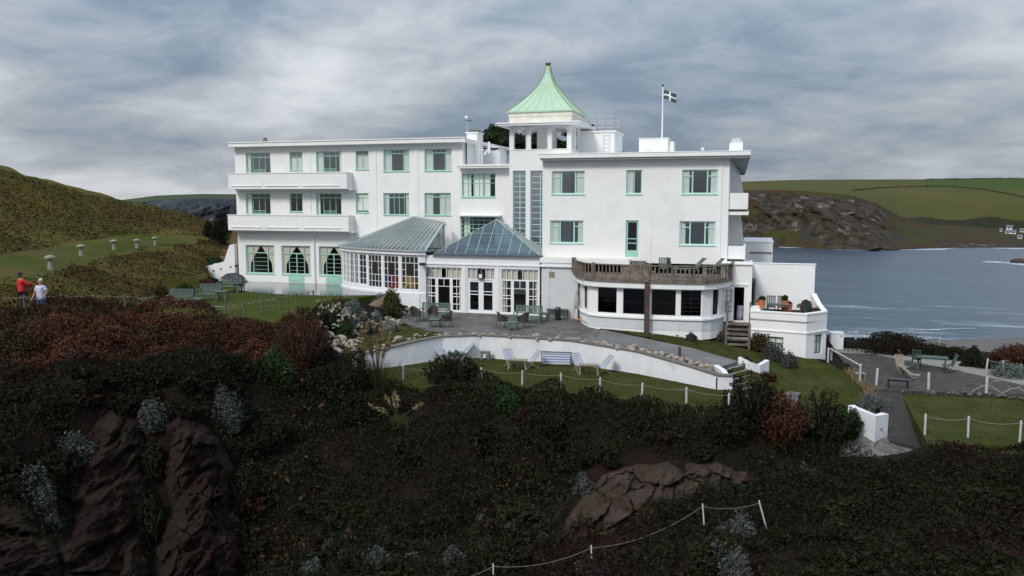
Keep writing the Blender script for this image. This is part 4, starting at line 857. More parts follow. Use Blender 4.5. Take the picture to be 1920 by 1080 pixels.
def gfast(x, y):                                              # bilinear look-up in the terrain grid
    fx = np.clip((np.asarray(x)-GX[0])/(GX[1]-GX[0]), 0, len(GX)-1.001); fy = np.clip((np.asarray(y)-GY[0])/(GY[1]-GY[0]), 0, len(GY)-1.001)
    i, j = fx.astype(int), fy.astype(int); u, v = fx-i, fy-j
    return gz[j, i]*(1-u)*(1-v)+gz[j, i+1]*u*(1-v)+gz[j+1, i]*(1-u)*v+gz[j+1, i+1]*u*v
def onground(px, py, d0=16, d1=100):
    r = ray(px, py); ds = np.linspace(d0, d1, 900); P = np.stack([r.x*ds, r.y*ds, CZ+r.z*ds], -1); g = gfast(P[:, 0], P[:, 1])
    k = np.argmax(P[:, 2] < g+.001)
    return Vector(P[k]) if (P[:, 2] < g).any() else Vector(P[-1])
def gz1(x, y): return float(ground(np.array([x]), np.array([y]))[0])
# ---- slabs
tag(MB().prism(UT, -.6, 0).build('terrace', M['wet']), kind='structure')
tag(MB().prism(LW, -.5, -.05).build('lawn', M['lawn']), kind='structure')
tag(MB().prism(LT, -1.6, -1).build('terrace', M['pave']), kind='structure')
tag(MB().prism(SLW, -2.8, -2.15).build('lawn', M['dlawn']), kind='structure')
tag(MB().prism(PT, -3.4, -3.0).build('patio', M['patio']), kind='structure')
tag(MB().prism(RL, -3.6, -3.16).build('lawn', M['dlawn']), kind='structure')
tag(ribbon(PAw, PBw, [p[2]+.02 for p in PA], [p[2]+.02 for p in PB], .5).build('path', M['pathc']), kind='structure')
zb_ = [z-.05 for p, z in WPW]
bedz = [-1.05, -1.05, -1.0, -1.02, -1.02, -1.02, -1.02, -1.05, -1.15, -1.32, -1.6]
tag(ribbon([(p[0], p[1]+.12) for p in bed_out], BEDF, [z-.06 for p, z in WPW], [min(b, z+.1)-.02 for b, (p, z) in zip(bedz, WPW)], .9).build('ground', M['dlawn']), kind='structure')
# ---- retaining wall with rough coping
def thickwall(pts, zt, zb, t, name, mt, label, cat, cope=None):
    xy = [(p[0], p[1]) for p in pts]; back = off(xy, -t); mb = MB()
    for i in range(len(xy)-1):
        f0, f1, b0, b1 = xy[i], xy[i+1], back[i], back[i+1]
        mb.quad((*f0, zb), (*f1, zb), (*f1, zt[i+1]), (*f0, zt[i])); mb.quad((*b0, zb), (*b1, zb), (*b1, zt[i+1]), (*b0, zt[i])); mb.quad((*f0, zt[i]), (*f1, zt[i+1]), (*b1, zt[i+1]), (*b0, zt[i]))
    for i in (0, -1): mb.quad((*xy[i], zb), (*back[i], zb), (*back[i], zt[i]), (*xy[i], zt[i]))
    o = mb.build(name, mt); tag(o, label, cat)
    if cope:
        fr_, bk = off(xy, .05), off(xy, -t-.03); m2 = MB()
        ribbon(fr_, bk, [z+.06 for z in zt], [z+.06 for z in zt], .055, m2); m2.build('coping', cope, o)
    return o
M['coping'] = mat('dark_stone_coping', (.16, .14, .12), .9, (.10, .09, .08), 3, bump=.5, bsc=10)
thickwall([p for p, z in WPW], [z for p, z in WPW], -2.7, .3, 'retaining_wall', M['dirtywall'], 'long curved white retaining wall with stone coping around the sunken lawn', 'wall', M['coping'])
# ---- boulders
def rockmesh(seed, sub=2, rough=.45, flatz=.75):
    bm = bmesh.new(); bmesh.ops.create_icosphere(bm, subdivisions=sub, radius=1); rs = np.random.default_rng(seed); o = rs.random(3)*40
    for v in bm.verts:
        n = v.co.normalized(); k = 1+rough*(2*float(fbm(n.x*1.3+o[0], n.y*1.3+o[1], n.z*1.3+o[2], 3))-1)
        v.co = Vector((n.x*k, n.y*k*.85, n.z*k*flatz))
    for i in range(5):                                        # chip flat facets
        d = Vector(rs.normal(size=3)).normalized(); c = .62+.2*rs.random()
        for v in bm.verts:
            q = v.co.dot(d)
            if q > c: v.co -= d*(q-c)*.9
    me = bpy.data.meshes.new('stone'); bm.to_mesh(me); bm.free(); return me
ROCK = [rockmesh(i, 2) for i in range(7)]
for r_ in ROCK: r_.materials.append(M['stone'])
def rock(p, s, k=None, name='stone', lab='', cat='stone', grp=None, parent=None, mt=None, sq=1):
    me = ROCK[k if k is not None else random.randrange(7)]
    if mt: me = me.copy(); me.materials.clear(); me.materials.append(mt)
    o = bpy.data.objects.new(name, me); COL.objects.link(o); o.location = p; o.scale = (s*random.uniform(.8, 1.3), s, s*sq*random.uniform(.6, 1)); o.rotation_euler = (random.uniform(-.3, .3), random.uniform(-.3, .3), random.uniform(0, 6.3))
    if parent: o.parent = parent
    else: tag(o, lab, cat, grp)
    return o
# ================================================================== SEA, BEACH, HEADLANDS
SEA = -25.0
def watermat():
    m = bpy.data.materials.new('sea_water'); m.use_nodes = True; nt = m.node_tree; N = nt.nodes; L = nt.links; b = N['Principled BSDF']
    b.inputs['Roughness'].default_value = .22; b.inputs['IOR'].default_value = 1.33
    g = N.new('ShaderNodeNewGeometry')
    def nz(scale, st, det=8, rough=.6):
        mp = N.new('ShaderNodeMapping'); mp.inputs['Scale'].default_value = st; mp.inputs['Rotation'].default_value = (0, 0, .35); L.new(g.outputs['Position'], mp.inputs[0])
        n = N.new('ShaderNodeTexNoise'); n.inputs['Scale'].default_value = scale; n.inputs['Detail'].default_value = det; n.inputs['Roughness'].default_value = rough; L.new(mp.outputs[0], n.inputs['Vector']); return n.outputs['Fac']
    a = nz(.12, (.35, 1, 1)); c = nz(.02, (.3, 1, 1), 5)
    r = N.new('ShaderNodeValToRGB'); L.new(c, r.inputs[0]); r.color_ramp.elements[0].position = .35; r.color_ramp.elements[0].color = (.020, .048, .080, 1); r.color_ramp.elements[1].position = .65; r.color_ramp.elements[1].color = (.032, .066, .104, 1)
    # white water where the swell breaks over the shallows by the beach
    sp_ = N.new('ShaderNodeSeparateXYZ'); L.new(g.outputs['Position'], sp_.inputs[0])
    d = N.new('ShaderNodeVectorMath'); d.operation = 'LENGTH'; L.new(g.outputs['Position'], d.inputs[0])
    near = N.new('ShaderNodeMapRange'); L.new(d.outputs['Value'], near.inputs[0]); near.inputs[1].default_value = 300; near.inputs[2].default_value = 190; 
    w = nz(.11, (.22, 1, 1), 9, .72); ma = N.new('ShaderNodeMath'); ma.operation = 'MULTIPLY_ADD'; L.new(near.outputs[0], ma.inputs[0]); ma.inputs[1].default_value = .17; L.new(w, ma.inputs[2])
    fr = N.new('ShaderNodeMapRange'); L.new(ma.outputs[0], fr.inputs[0]); fr.inputs[1].default_value = .64; fr.inputs[2].default_value = .80
    mx = N.new('ShaderNodeMix'); mx.data_type = 'RGBA'; L.new(fr.outputs[0], mx.inputs[0]); L.new(r.outputs[0], mx.inputs[6]); mx.inputs[7].default_value = (.36, .41, .47, 1); L.new(mx.outputs[2], b.inputs['Base Color'])
    bp = N.new('ShaderNodeBump'); bp.inputs['Strength'].default_value = .8; bp.inputs['Distance'].default_value = 1.2; L.new(a, bp.inputs['Height']); L.new(bp.outputs[0], b.inputs['Normal']); return m
M['water'] = watermat()
tag(MB().quad((-30000, 60, SEA), (30000, 60, SEA), (30000, 40000, SEA), (-30000, 40000, SEA)).build('sea', M['water']), kind='structure')
M['sand'] = mat('wet_sand', (.060, .055, .058), .6, (.085, .073, .064), .03, bump=.1, bsc=1, c3=(.14, .115, .085), sc3=.012, lo3=.5, hi3=.65)
sh = [(1530, 631), (1600, 632), (1700, 634), (1780, 636), (1850, 635), (1925, 632), (2200, 628)]
P = [G(a, b, SEA+.15) for a, b in sh]+[G(a, b, SEA+.15) for a, b in ((2200, 760), (1900, 760), (1530, 760))]
tag(MB().prism([(p.x, p.y) for p in P], SEA-1, SEA+.12).build('beach', M['sand']), kind='structure')
M['foam'] = mat('sea_foam', (.42, .46, .50), .8, (.14, .19, .25), .5, .4, .6)
def foam(pts, w0, z=SEA+.1, seed=0, name='surf', brk=.42):
    """a broken line of white water along pts (photo columns/rows on the sea level)"""
    P = []; 
    for a, b in zip(pts[:-1], pts[1:]):
        A, B = G(*a, z), G(*b, z); n = max(2, int((B-A).length/3.5)); P += [A.lerp(B, k/n) for k in range(n)]
    mb = MB(); t = 0
    for i in range(len(P)-1):
        t += (P[i+1]-P[i]).length; f = float(fbm(t*.035+seed, seed*3.1, 0, 3)); f2 = float(fbm((t+3.5)*.035+seed, seed*3.1, 0, 3))
        if f < brk and f2 < brk: continue
        wa, wb = w0*max(0, (f-brk))*4, w0*max(0, (f2-brk))*4
        j = [float(vn(t*.3, seed+q))*w0*.5 for q in (0, 1)]
        mb.quad(P[i]+Vector((0, -wa+j[0], 0)), P[i+1]+Vector((0, -wb+j[1], 0)), P[i+1]+Vector((0, wb+j[1], 0)), P[i]+Vector((0, wa+j[0], 0)))
    tag(mb.build(name, M['foam']), kind='stuff')
foam([(1540, 632.5), (1600, 633), (1700, 635), (1780, 636.5), (1850, 635.5), (1925, 632), (2100, 630)], 1.6, seed=2, z=SEA+.2, brk=.3)
foam([(1540, 622), (1640, 621), (1760, 618), (1860, 615), (1925, 612), (2100, 612)], 1.5, seed=5, brk=.45)
foam([(1700, 596), (1800, 590), (1925, 585)], 1.3, seed=13, brk=.55)
foam([(1449, 460), (1500, 461.5), (1560, 465.5), (1640, 467.5), (1700, 466.5), (1800, 464.5), (1925, 465.5), (2100, 466)], 11, seed=21, brk=.22)
foam([(1460, 463), (1520, 466), (1570, 468.5), (1640, 470)], 5, seed=27, brk=.42)
foam([(1846, 492), (1870, 492), (1910, 495), (1940, 496)], 9, seed=33, brk=.25)
def headland(name, cols, M_, rows, sub=9, seed=0, rough=1.0):
    """cols: (px, [(py, depth), ...]) lofted; each depth row is a real distance"""
    nr = len(cols[0][1]); PX = np.array([c[0] for c in cols], float)
    V = []; px_ = np.linspace(PX[0], PX[-1], 420); 
    py = np.stack([np.interp(px_, PX, [c[1][r][0] for c in cols]) for r in range(nr)]); dp = np.stack([np.interp(px_, PX, [c[1][r][1] for c in cols]) for r in range(nr)])
    pts = np.zeros((nr, len(px_), 3))
    for r in range(nr):
        for i, p in enumerate(px_): pts[r, i] = D(p, py[r, i], dp[r, i])
    out = []; fr_ = []
    for r in range(nr-1):
        for k in range(sub): t = k/sub; out.append(pts[r]*(1-t)+pts[r+1]*t); fr_.append(r+t)
    out.append(pts[-1]); fr_.append(nr-1); out = np.array(out); fr_ = np.array(fr_)
    return out, fr_, px_
def dwater(px, py): p = G(px, py, SEA); return proj(np.array([p]))[2][0]
cols = []
for px, pw, pc, ps, dd, cf in ((1330, 461, 356, 342, 60, 1), (1400, 461, 357, 340, 60, 1), (1450, 461, 357, 338.5, 60, 1), (1500, 463, 358, 337.5, 60, 1), (1560, 466, 363, 336.5, 60, 1), (1600, 467, 368, 336.5, 70, 1), (1640, 467.5, 381, 336.5, 80, 1), (1680, 467, 404, 336.5, 100, .9), (1720, 466, 416, 336, 120, .7),
        (1760, 465, 422, 336, 150, .5), (1820, 464.5, 424, 335.5, 170, .3), (1880, 465, 430, 334.5, 190, .2), (1950, 466, 434, 333.5, 200, .2), (2150, 466, 436, 331, 210, .2)):
    dw = dwater(px, pw)-4; cols.append((px, [(pw+2.5, dw-6), (pw*.35+pc*.65, dw+dd*.55), (pc, dw+dd), (pc*.5+ps*.5, 760), (ps, 1000), (ps+6, 1100)]))
out, frr, pxx = headland('headland', cols, None, None, sub=28)
rr, cc = out.shape[:2]; PXg, FRg = np.meshgrid(pxx, frr)
cm = np.clip(1-np.abs(FRg-1)/1.05, 0, 1)
wgt = np.interp(PXg, [1330, 1640, 1720, 1820, 2150], [1, 1, .6, .25, .2])
n = fbm(out[..., 0]*.030, out[..., 2]*.045+out[..., 1]*.02, 0, 6, .58)-.5
diag = fbm((out[..., 0]+out[..., 2]*1.1)*.05, (out[..., 2]-out[..., 0]*.3)*.02, 3, 5, .6)-.5
dirv = np.stack([out[..., 0], out[..., 1], 0*out[..., 0]], -1); dirv /= np.linalg.norm(dirv, axis=-1, keepdims=True)
fine = fbm(out[..., 0]*.13, out[..., 2]*.16+out[..., 1]*.05, 7, 4, .6)-.5; rid = np.abs(fbm((out[..., 0]+out[..., 2]*1.3)*.035, out[..., 2]*.012, 2, 3)-.5)
out = out+dirv*((n*36+diag*30+fine*8-np.clip(.06-rid, 0, 1)*110)*cm*wgt)[..., None]
out[..., 2] += (fbm(out[..., 0]*.02, out[..., 1]*.02, 5, 4)-.5)*3*np.clip(FRg-1.8, 0, 1)*np.clip(4.3-FRg, 0, 1)
M['hcliff'] = mat('far_cliff_rock', (.060, .046, .036), .95, (.026, .022, .014), .17, .42, .58, bump=.7, bsc=.45, bdist=2.5, c3=(.19, .16, .14), sc3=.11, lo3=.57, hi3=.70, spec=.1)
M['hscrub'] = mat('far_cliff_scrub', (.046, .046, .013), .95, (.055, .026, .017), .02, .42, .6, bump=.8, bsc=.5, bdist=2, c3=(.040, .036, .033), sc3=.05, lo3=.52, hi3=.62, spec=.1)
M['field'] = mat('far_pasture', (.064, .068, .016), .95, (.050, .058, .014), .012, .4, .6, bump=.3, bsc=.4, bdist=1, c3=(.082, .068, .022), sc3=.006, lo3=.45, hi3=.65, spec=.1)
M['field2'] = mat('far_bright_pasture', (.038, .068, .014), .95, (.042, .062, .015), .01, spec=.1)
M['hedge'] = mat('far_hedge', (.018, .022, .010), .95, (.028, .026, .012), .05, spec=.1)
i = np.arange(rr*cc).reshape(rr, cc); F = np.stack([i[:-1, :-1], i[:-1, 1:], i[1:, 1:], i[1:, :-1]], -1).reshape(-1, 4)
o = npmesh('headland', out.reshape(-1, 3), F, M['hcliff'], smooth=False); tag(o, kind='structure')
for k in ('hscrub', 'field', 'field2', 'hedge'): o.data.materials.append(M[k])
cen = (out[:-1, :-1]+out[1:, 1:])/2; hx, hy, hd = proj(cen); fr2 = (FRg[:-1, :-1]+FRg[1:, 1:])/2; mi = np.zeros(hx.shape, np.int32)
nn = fbm(cen[..., 0]*.03, cen[..., 2]*.06, 9, 4)
mi[(fr2 > 1.85+.3*(nn-.5)) | ((hx > 1690+nn*60) & (fr2 > .35)) | (nn > .52)] = 1
mi[fr2 > 2.05] = 2
mi[(fr2 > 2.0) & (hx > 1700) & (hy > 410+3*np.sin(hx*.05))] = 4
mi[(fr2 > 2.0) & (hx > 1735) & (hy < 349.5+(hx-1740)*.03) & (fr2 > 2.2)] = 3
o.data.polygons.foreach_set('material_index', mi.ravel())
# hedge lines across the fields
def hedgeline(pts, wpx, name='hedge', lab=''):
    mb = MB()
    P = []
    for (a, b), (c, d) in zip(pts[:-1], pts[1:]):
        n_ = max(2, int(abs(c-a)/6)); P += [(a+(c-a)*k/n_, b+(d-b)*k/n_) for k in range(n_)]
    P.append(pts[-1]); Q = []
    for px, py in P:
        j = np.argmin((hx-px)**2+((hy-py)*3)**2); q = cen.reshape(-1, 3)[j]; Q.append(Vector(q))
    for a, b in zip(Q[:-1], Q[1:]): s_ = random.uniform(.7, 1.3)*wpx; mb.beam(a+Vector((0, 0, s_*.3)), b+Vector((0, 0, s_*.3)), 4*s_, 1.6*s_)
    tag(mb.build(name, M['hedge']), lab, 'hedge')
hedgeline([(1598, 357), (1650, 352), (1765, 349), (1800, 351), (1855, 357), (1925, 371)], .55, lab='dark field hedge crossing the far green headland')
hedgeline([(1738, 337), (1800, 336.5), (1890, 335.5), (1925, 335)], 1.1, lab='dark hedge along the skyline of the far headland')
# far left headland
cols = []
for px, ps, pc in ((170, 376, 379), (230, 374.5, 380), (260, 371, 380), (290, 367, 376), (330, 365, 373), (380, 363.5, 372), (440, 364, 373), (520, 366, 375), (600, 368, 378)):
    cols.append((px, [(424, 1050), (pc, 1110), (ps, 1350), (ps+4, 1500)]))
out, frr, pxx = headland('h', cols, None, None, sub=16); PXg, FRg = np.meshgrid(pxx, frr)
cm = np.clip(1-np.abs(FRg-.6)/.7, 0, 1); n = fbm(out[..., 0]*.015, out[..., 2]*.03, 0, 6, .6)-.5
dirv = np.stack([out[..., 0], out[..., 1], 0*out[..., 0]], -1); dirv /= np.linalg.norm(dirv, axis=-1, keepdims=True); out = out+dirv*(n*130*cm)[..., None]
M['hazecliff'] = mat('far_hazed_cliff', (.060, .068, .080), .95, (.030, .036, .046), .02, .42, .6, bump=1, bsc=.15, bdist=6, c3=(.13, .14, .15), sc3=.018, lo3=.58, hi3=.7, spec=.1)  # distance haze put into the grey-blue rock colour
rr, cc = out.shape[:2]; i = np.arange(rr*cc).reshape(rr, cc); F = np.stack([i[:-1, :-1], i[:-1, 1:], i[1:, 1:], i[1:, :-1]], -1).reshape(-1, 4)
o = npmesh('headland', out.reshape(-1, 3), F, M['hazecliff']); tag(o, kind='structure'); M['fgreen'] = mat('far_green_top', (.040, .062, .030), .95, (.050, .060, .026), .004, spec=.1); o.data.materials.append(M['fgreen'])
o.data.polygons.foreach_set('material_index', (((FRg[:-1, :-1]+FRg[1:, 1:])/2) > 1).astype(np.int32).ravel())
# white houses on the far shore and a rock in the surf
for px, py, w, h_, lab in ((1893, 429, 9, 4, 'small white house with grey roof, highest on the far shore'), (1876, 434, 3.5, 2.5, 'tiny white cottage left of the house on the far shore'), (1895, 438, 17, 3, 'long low white building near the far beach'), (1916, 435, 6, 3, 'white cottage beside the long low building on the far shore'), (1912, 447, 7, 2.6, 'white beach house lowest on the far shore')):
    j = np.argmin((hx-px)**2+((hy-py)*2)**2); p = Vector(cen.reshape(-1, 3)[j]); k_ = hd.ravel()[j]/FPX; b = empty('house', p, -.3, label=lab, cat='house')
    w_, hh = w*k_, h_*k_
    MB().box(-w_/2, w_/2, -4, 4, -2, hh).build('wall', M['wall'], b)
    m_ = MB(); m_.prism([(-w_/2-.5, -4.5), (w_/2+.5, -4.5), (w_/2+.5, 0), (-w_/2-.5, 0)], [hh]*4, [hh+.05, hh+.05, hh+1.8, hh+1.8]); m_.prism([(-w_/2-.5, 0.02), (w_/2+.5, 0.02), (w_/2+.5, 4.5), (-w_/2-.5, 4.5)], [hh]*4, [hh+1.8, hh+1.8, hh+.05, hh+.05]); m_.build('roof', M['lead'], b)
    m_ = MB(); nw = max(1, int(w_/3)); [m_.box(-w_/2+(k+.3)*w_/nw, -w_/2+(k+.7)*w_/nw, -4.06, -4.01, hh*.3, hh*.75) for k in range(nw)]; m_.build('window', M['dark'], b)
p = G(1912, 493, SEA); rock(p, 5.5, 2, name='sea_rock', lab='dark rock breaking the surf at the right edge', cat='rock', mt=M['hcliff'], sq=.5)
for k, (px, py, s_) in enumerate(((1470, 459, 9), (1493, 461, 6), (1530, 463.5, 10), (1553, 466, 7), (1590, 468, 12), (1625, 469, 9), (1660, 468, 8), (1700, 467, 7))):
    rock(G(px, py, SEA), s_, k % 7, name='sea_rock', lab='dark tidal rock at the foot of the far cliff', cat='rock', grp='tidal rocks below the far cliff', mt=M['hcliff'] if k == 0 else None, sq=.35)
    if k: o_ = list(COL.objects)[-1]; o_.data = SEAROCK
    else: SEAROCK = list(COL.objects)[-1].data
# ================================================================== FOLIAGE
def leafquads(P, size, up=.25, asp=1.6, jit=.35, nrm=None):
    n = len(P); a = RN.normal(size=(n, 3)); 
    if nrm is not None: a = a*.9+nrm*1.0
    a[:, 2] += up; a /= np.linalg.norm(a, axis=1, keepdims=True)+1e-9
    b = RN.normal(size=(n, 3)); b -= (b*a).sum(1, keepdims=True)*a; b /= np.linalg.norm(b, axis=1, keepdims=True)+1e-9; c = np.cross(a, b)
    s = size*(1+jit*RN.normal(size=(n, 1))).clip(.4, 2)
    V = np.stack([P-b*s*asp*.5, P+c*s*.5, P+b*s*asp*.5, P-c*s*.5], 1).reshape(-1, 3)
    return V, np.arange(4*n).reshape(n, 4)
def blades(P, h, w=.02, lean=.5):
    n = len(P); a = RN.normal(size=(n, 3))*lean; a[:, 2] = 1; a /= np.linalg.norm(a, axis=1, keepdims=True); hh = h*(.6+.6*RN.random((n, 1)))
    s = RN.normal(size=(n, 3)); s[:, 2] = 0; s /= np.linalg.norm(s, axis=1, keepdims=True)+1e-9
    V = np.stack([P-s*w/2, P+s*w/2, P+a*hh+s*w*.15, P+a*hh-s*w*.15], 1).reshape(-1, 3)
    return V, np.arange(4*n).reshape(n, 4)
def bushpts(n, r, lump=.35, seed=0, low=.0, K=9):
    r_ = np.random.default_rng(int(seed*7)+3); c = r_.normal(size=(K, 3)); c /= np.linalg.norm(c, axis=1, keepdims=True); c[:, 2] = np.abs(c[:, 2])*.9; c *= (.40+.28*r_.random((K, 1))); rad = .32+.22*r_.random(K)
    k = r_.integers(0, K, n); u = RN.normal(size=(n, 3)); u /= np.linalg.norm(u, axis=1, keepdims=True); q = fbm(u[:, 0]*3+k, u[:, 1]*3+seed, u[:, 2]*3, 3)
    P = c[k]+u*(rad[k]*(.72+.6*q)*(RN.random(n)**.22))[:, None]; P[:, 2] = np.where(P[:, 2] < 0, P[:, 2]*.25, P[:, 2]); return P*np.array(r), u
def ellipsoidpts(n, r, lump=.35, seed=0, low=.0):
    u = RN.normal(size=(n, 3)); u /= np.linalg.norm(u, axis=1, keepdims=True); u[:, 2] = np.abs(u[:, 2])*(1-low)+u[:, 2]*low
    q = fbm(u[:, 0]*2.2+seed*3.3, u[:, 1]*2.2+seed, u[:, 2]*2.2+7, 4); k = (1+lump*(q-.5)*3)*(RN.random(n)**.16)
    return u*k[:, None]*np.array(r), u
BUSHES = {}
def bush(px, py, w, h, kind, lab, grp=None, cat='shrub', name='shrub', n=None, z=None, dep=None, ls=None, seed=None):
    """w,h in photo pixels; (px,py) is the foot of the bush"""
    p = onground(px, py) if dep is None else D(px, py, dep)
    if z is not None: p = G(px, py, z)
    k = proj(np.array([p]))[2][0]/FPX; rx, hz = w*k/2, h*k; seed = seed if seed is not None else int(px+py)
    n = n or int(min(14000, 700+ rx*hz*5200)); ls = ls or (.048 if 'grey' in kind else .058)
    key = (kind, seed % 3, round(rx/hz, 0), n//1500)
    pts, u = bushpts(n, (rx*1.15, rx*.95, hz*1.12), seed=seed); V, F = leafquads(pts, ls, .3, nrm=u)
    root = empty(name, (p.x, p.y, p.z-.05), label=lab, cat=cat); 
    if grp: root['group'] = grp
    npmesh('foliage', V, F, M[kind], root)
    mb = MB()
    for j in range(5): a = j*1.3+seed; mb.beam((0, 0, -.1), (math.cos(a)*rx*.5, math.sin(a)*rx*.4, hz*.65), .05, n=5)
    mb.build('stem', M['bark'], root)
    return root
def feather(px, py, w, h, kind, lab, nb=70, name='shrub', ls=.05, per=46, spread=1.0, z=None):
    p = onground(px, py) if z is None else G(px, py, z); k = proj(np.array([p]))[2][0]/FPX; rx, hz = w*k/2, h*k; P = []; mb = MB(); root = empty(name, (p.x, p.y, p.z-.05), label=lab, cat='shrub')
    for i in range(nb):
        a = random.uniform(0, 2*PI); r = math.sqrt(random.random())*rx; hh = hz*(1-.45*(r/rx)**2)*random.uniform(.75, 1.1); bx, by = math.cos(a)*r*.45, math.sin(a)*r*.35
        t = RN.random(per)**.8; c = np.stack([bx+math.cos(a)*r*.62*t**1.5*spread, by+math.sin(a)*r*.5*t**1.5*spread, hh*t], -1)+RN.normal(size=(per, 3))*(.10*rx**.5*(1.05-t*.75))[:, None]; P.append(c)
        if i % 4 == 0: mb.path([(bx*.3, by*.3, 0), (bx+math.cos(a)*r*.2, by+math.sin(a)*r*.2, hh*.5), (bx+math.cos(a)*r*.5, by+math.sin(a)*r*.45, hh*.9)], .03, n=4)
    P = np.concatenate(P); V, F = leafquads(P, ls, .1, 2.6); npmesh('foliage', V, F, M[kind], root); mb.build('stem', M['bark'], root); return root
slabpolys = [s_[0] for s_ in SLABS]
def scatter(name, zone, bx, dens, H_, size, mt, lump=.6, kind='leaf', excl=(), thick=.35, up=.3, seed=0, maxd=110, hpow=1.0, avoid=True, hmin=.05, dmin=0):
    (x0, x1), (y0, y1) = bx; n = int((x1-x0)*(y1-y0)*dens); x = x0+(x1-x0)*RN.random(n); y = y0+(y1-y0)*RN.random(n); z = ground(x, y)
    X, Y_, Dp = proj(np.stack([x, y, z], -1)); ok = (Dp > dmin) & (Dp < maxd) & inpoly(X, Y_, zone)
    if avoid:
        for q in slabpolys: ok &= ~inpoly(x, y, q)
    ok &= ~inpoly(x, y, HOTP)
    for e in excl: ok &= ~inpoly(X, Y_, e)
    x, y, z = x[ok], y[ok], z[ok]; n = len(x)
    hh = H_*(hmin+(1-hmin)*np.clip((fbm(x*lump+seed, y*lump+seed*2, seed, 3)-.25)*2.0, 0, 1)**hpow)
    if kind == 'leaf': P = np.stack([x, y, z+hh-thick*RN.random(n)**1.5], -1); V, F = leafquads(P, size, up)
    else: V, F = blades(np.stack([x, y, z-.03+hh*0], -1), size*np.clip(hh/H_+.35, .3, 1.3)[:, None], .035 if kind == 'blade' else .05)
    o = npmesh(name, V, F, M[mt]); tag(o, kind='stuff'); return n
# ================================================================== VEGETATION
NEARZ = [(-400, 588), (0, 592), (290, 590), (420, 603), (560, 592), (612, 625), (640, 700), (720, 722), (800, 728), (905, 722), (1200, 752), (1370, 768), (1500, 790), (1545, 845), (1560, 862), (1700, 876), (1736, 876), (1740, 843), (1925, 840), (2300, 850), (2300, 1300), (-400, 1300)]
REDZ = [(-400, 588), (0, 594), (290, 590), (420, 603), (530, 592), (600, 625), (610, 690), (560, 715), (480, 700), (420, 670), (250, 690), (90, 700), (0, 690), (-400, 690)]
CL1 = [(150, 790), (240, 755), (280, 800), (270, 900), (265, 1010), (270, 1200), (95, 1200), (130, 960)]
CL2 = [(300, 800), (350, 765), (400, 820), (440, 900), (440, 1200), (275, 1200), (285, 1000)]
OUTC = [(1060, 930), (1100, 890), (1180, 862), (1330, 868), (1400, 905), (1330, 925), (1190, 980), (1050, 1010)]
DKEX = (CL1, CL2, OUTC)
scatter('russet_scrub', REDZ, (-36, 4, ), 1, 1, 1, 'lf_red') if False else None
scatter('russet_scrub', REDZ, ((-42, 0), (22, 42)), 700, 1.0, .055, 'lf_red', lump=.8, seed=3)
LOWZ = [q for q in NEARZ]
scatter('dark_scrub', LOWZ, ((-40, 30), (14, 37)), 420, .85, .065, 'lf_dk', lump=.75, seed=7, excl=(REDZ,)+DKEX, dmin=18)
LOW2 = [(440, 850), (1000, 850), (1040, 1010), (1000, 1200), (440, 1200)]
scatter('rusty_scrub', [(560, 700), (660, 760), (600, 900), (700, 1090), (440, 1090), (450, 800)], ((-30, 10), (14, 37)), 25, .9, .09, 'lf_red', lump=.75, seed=7, dmin=18)
scatter('rusty_scrub', [(960, 900), (1060, 860), (1100, 900), (1040, 1010), (900, 1050), (880, 960)], ((-20, 10), (14, 37)), 60, .8, .08, 'lf_red', lump=.75, seed=7, dmin=18)
# brown bank and hill
BANK = [(-300, 560), (60, 530), (150, 498), (220, 482), (300, 470), (400, 452), (440, 470), (400, 500), (372, 520), (330, 545), (290, 585), (0, 595), (-300, 600)]
scatter('bank_bracken', [(-300, 545), (0, 540), (60, 532), (150, 560), (290, 585), (290, 592), (0, 594), (-300, 598)], ((-50, -15), (20, 40)), 150, .30, .06, 'lf_brown', lump=.8, seed=12, up=.8)
scatter('bank_bracken', BANK, ((-52, -15), (24, 75)), 130, .45, .07, 'lf_brown', lump=.7, seed=11, up=1.1)
HILLZ = [(-300, 240), (0, 318), (190, 372), (300, 390), (400, 408), (440, 430), (410, 445), (300, 438), (220, 443), (110, 460), (0, 476), (-300, 512)]
scatter('hill_bracken', [(-300, 400), (0, 405), (130, 400), (240, 395), (330, 400), (420, 415), (430, 440), (300, 437), (220, 442), (110, 459), (0, 474), (-300, 510)], ((-100, -18), (28, 105)), 22, .45, .085, 'lf_hillr', lump=.22, seed=15, thick=.25, up=1.5, hpow=2.2, hmin=-.3)
scatter('hill_grass', HILLZ, ((-105, -18), (28, 110)), 85, .22, .09, 'lf_hill', lump=.22, seed=19, thick=.08, up=2.2)
scatter('hill_bracken', [(-300, 300), (0, 330), (100, 350), (200, 380), (120, 410), (0, 420), (-300, 420)], ((-100, -18), (50, 105)), 6, .4, .12, 'lf_hillr', lump=.35, seed=23, thick=.3, hpow=2, up=.9)
# grassy fringe on the sunken lawn edge and right bank
scatter('rough_grass', [(690, 700), (760, 712), (905, 716), (1200, 748), (1370, 760), (1360, 790), (1200, 778), (900, 745), (700, 740)], ((-12, 8), (28, 38)), 120, .3, .30, 'strawg', kind='blade', seed=2, avoid=False)
scatter('rough_grass', [(1110, 612), (1440, 640), (1560, 690), (1640, 730), (1625, 800), (1560, 830), (1480, 780), (1410, 745), (1380, 700), (1240, 650)], ((-8, 20), (28, 45)), 60, .08, .10, 'lf_olive', kind='blade', seed=4)
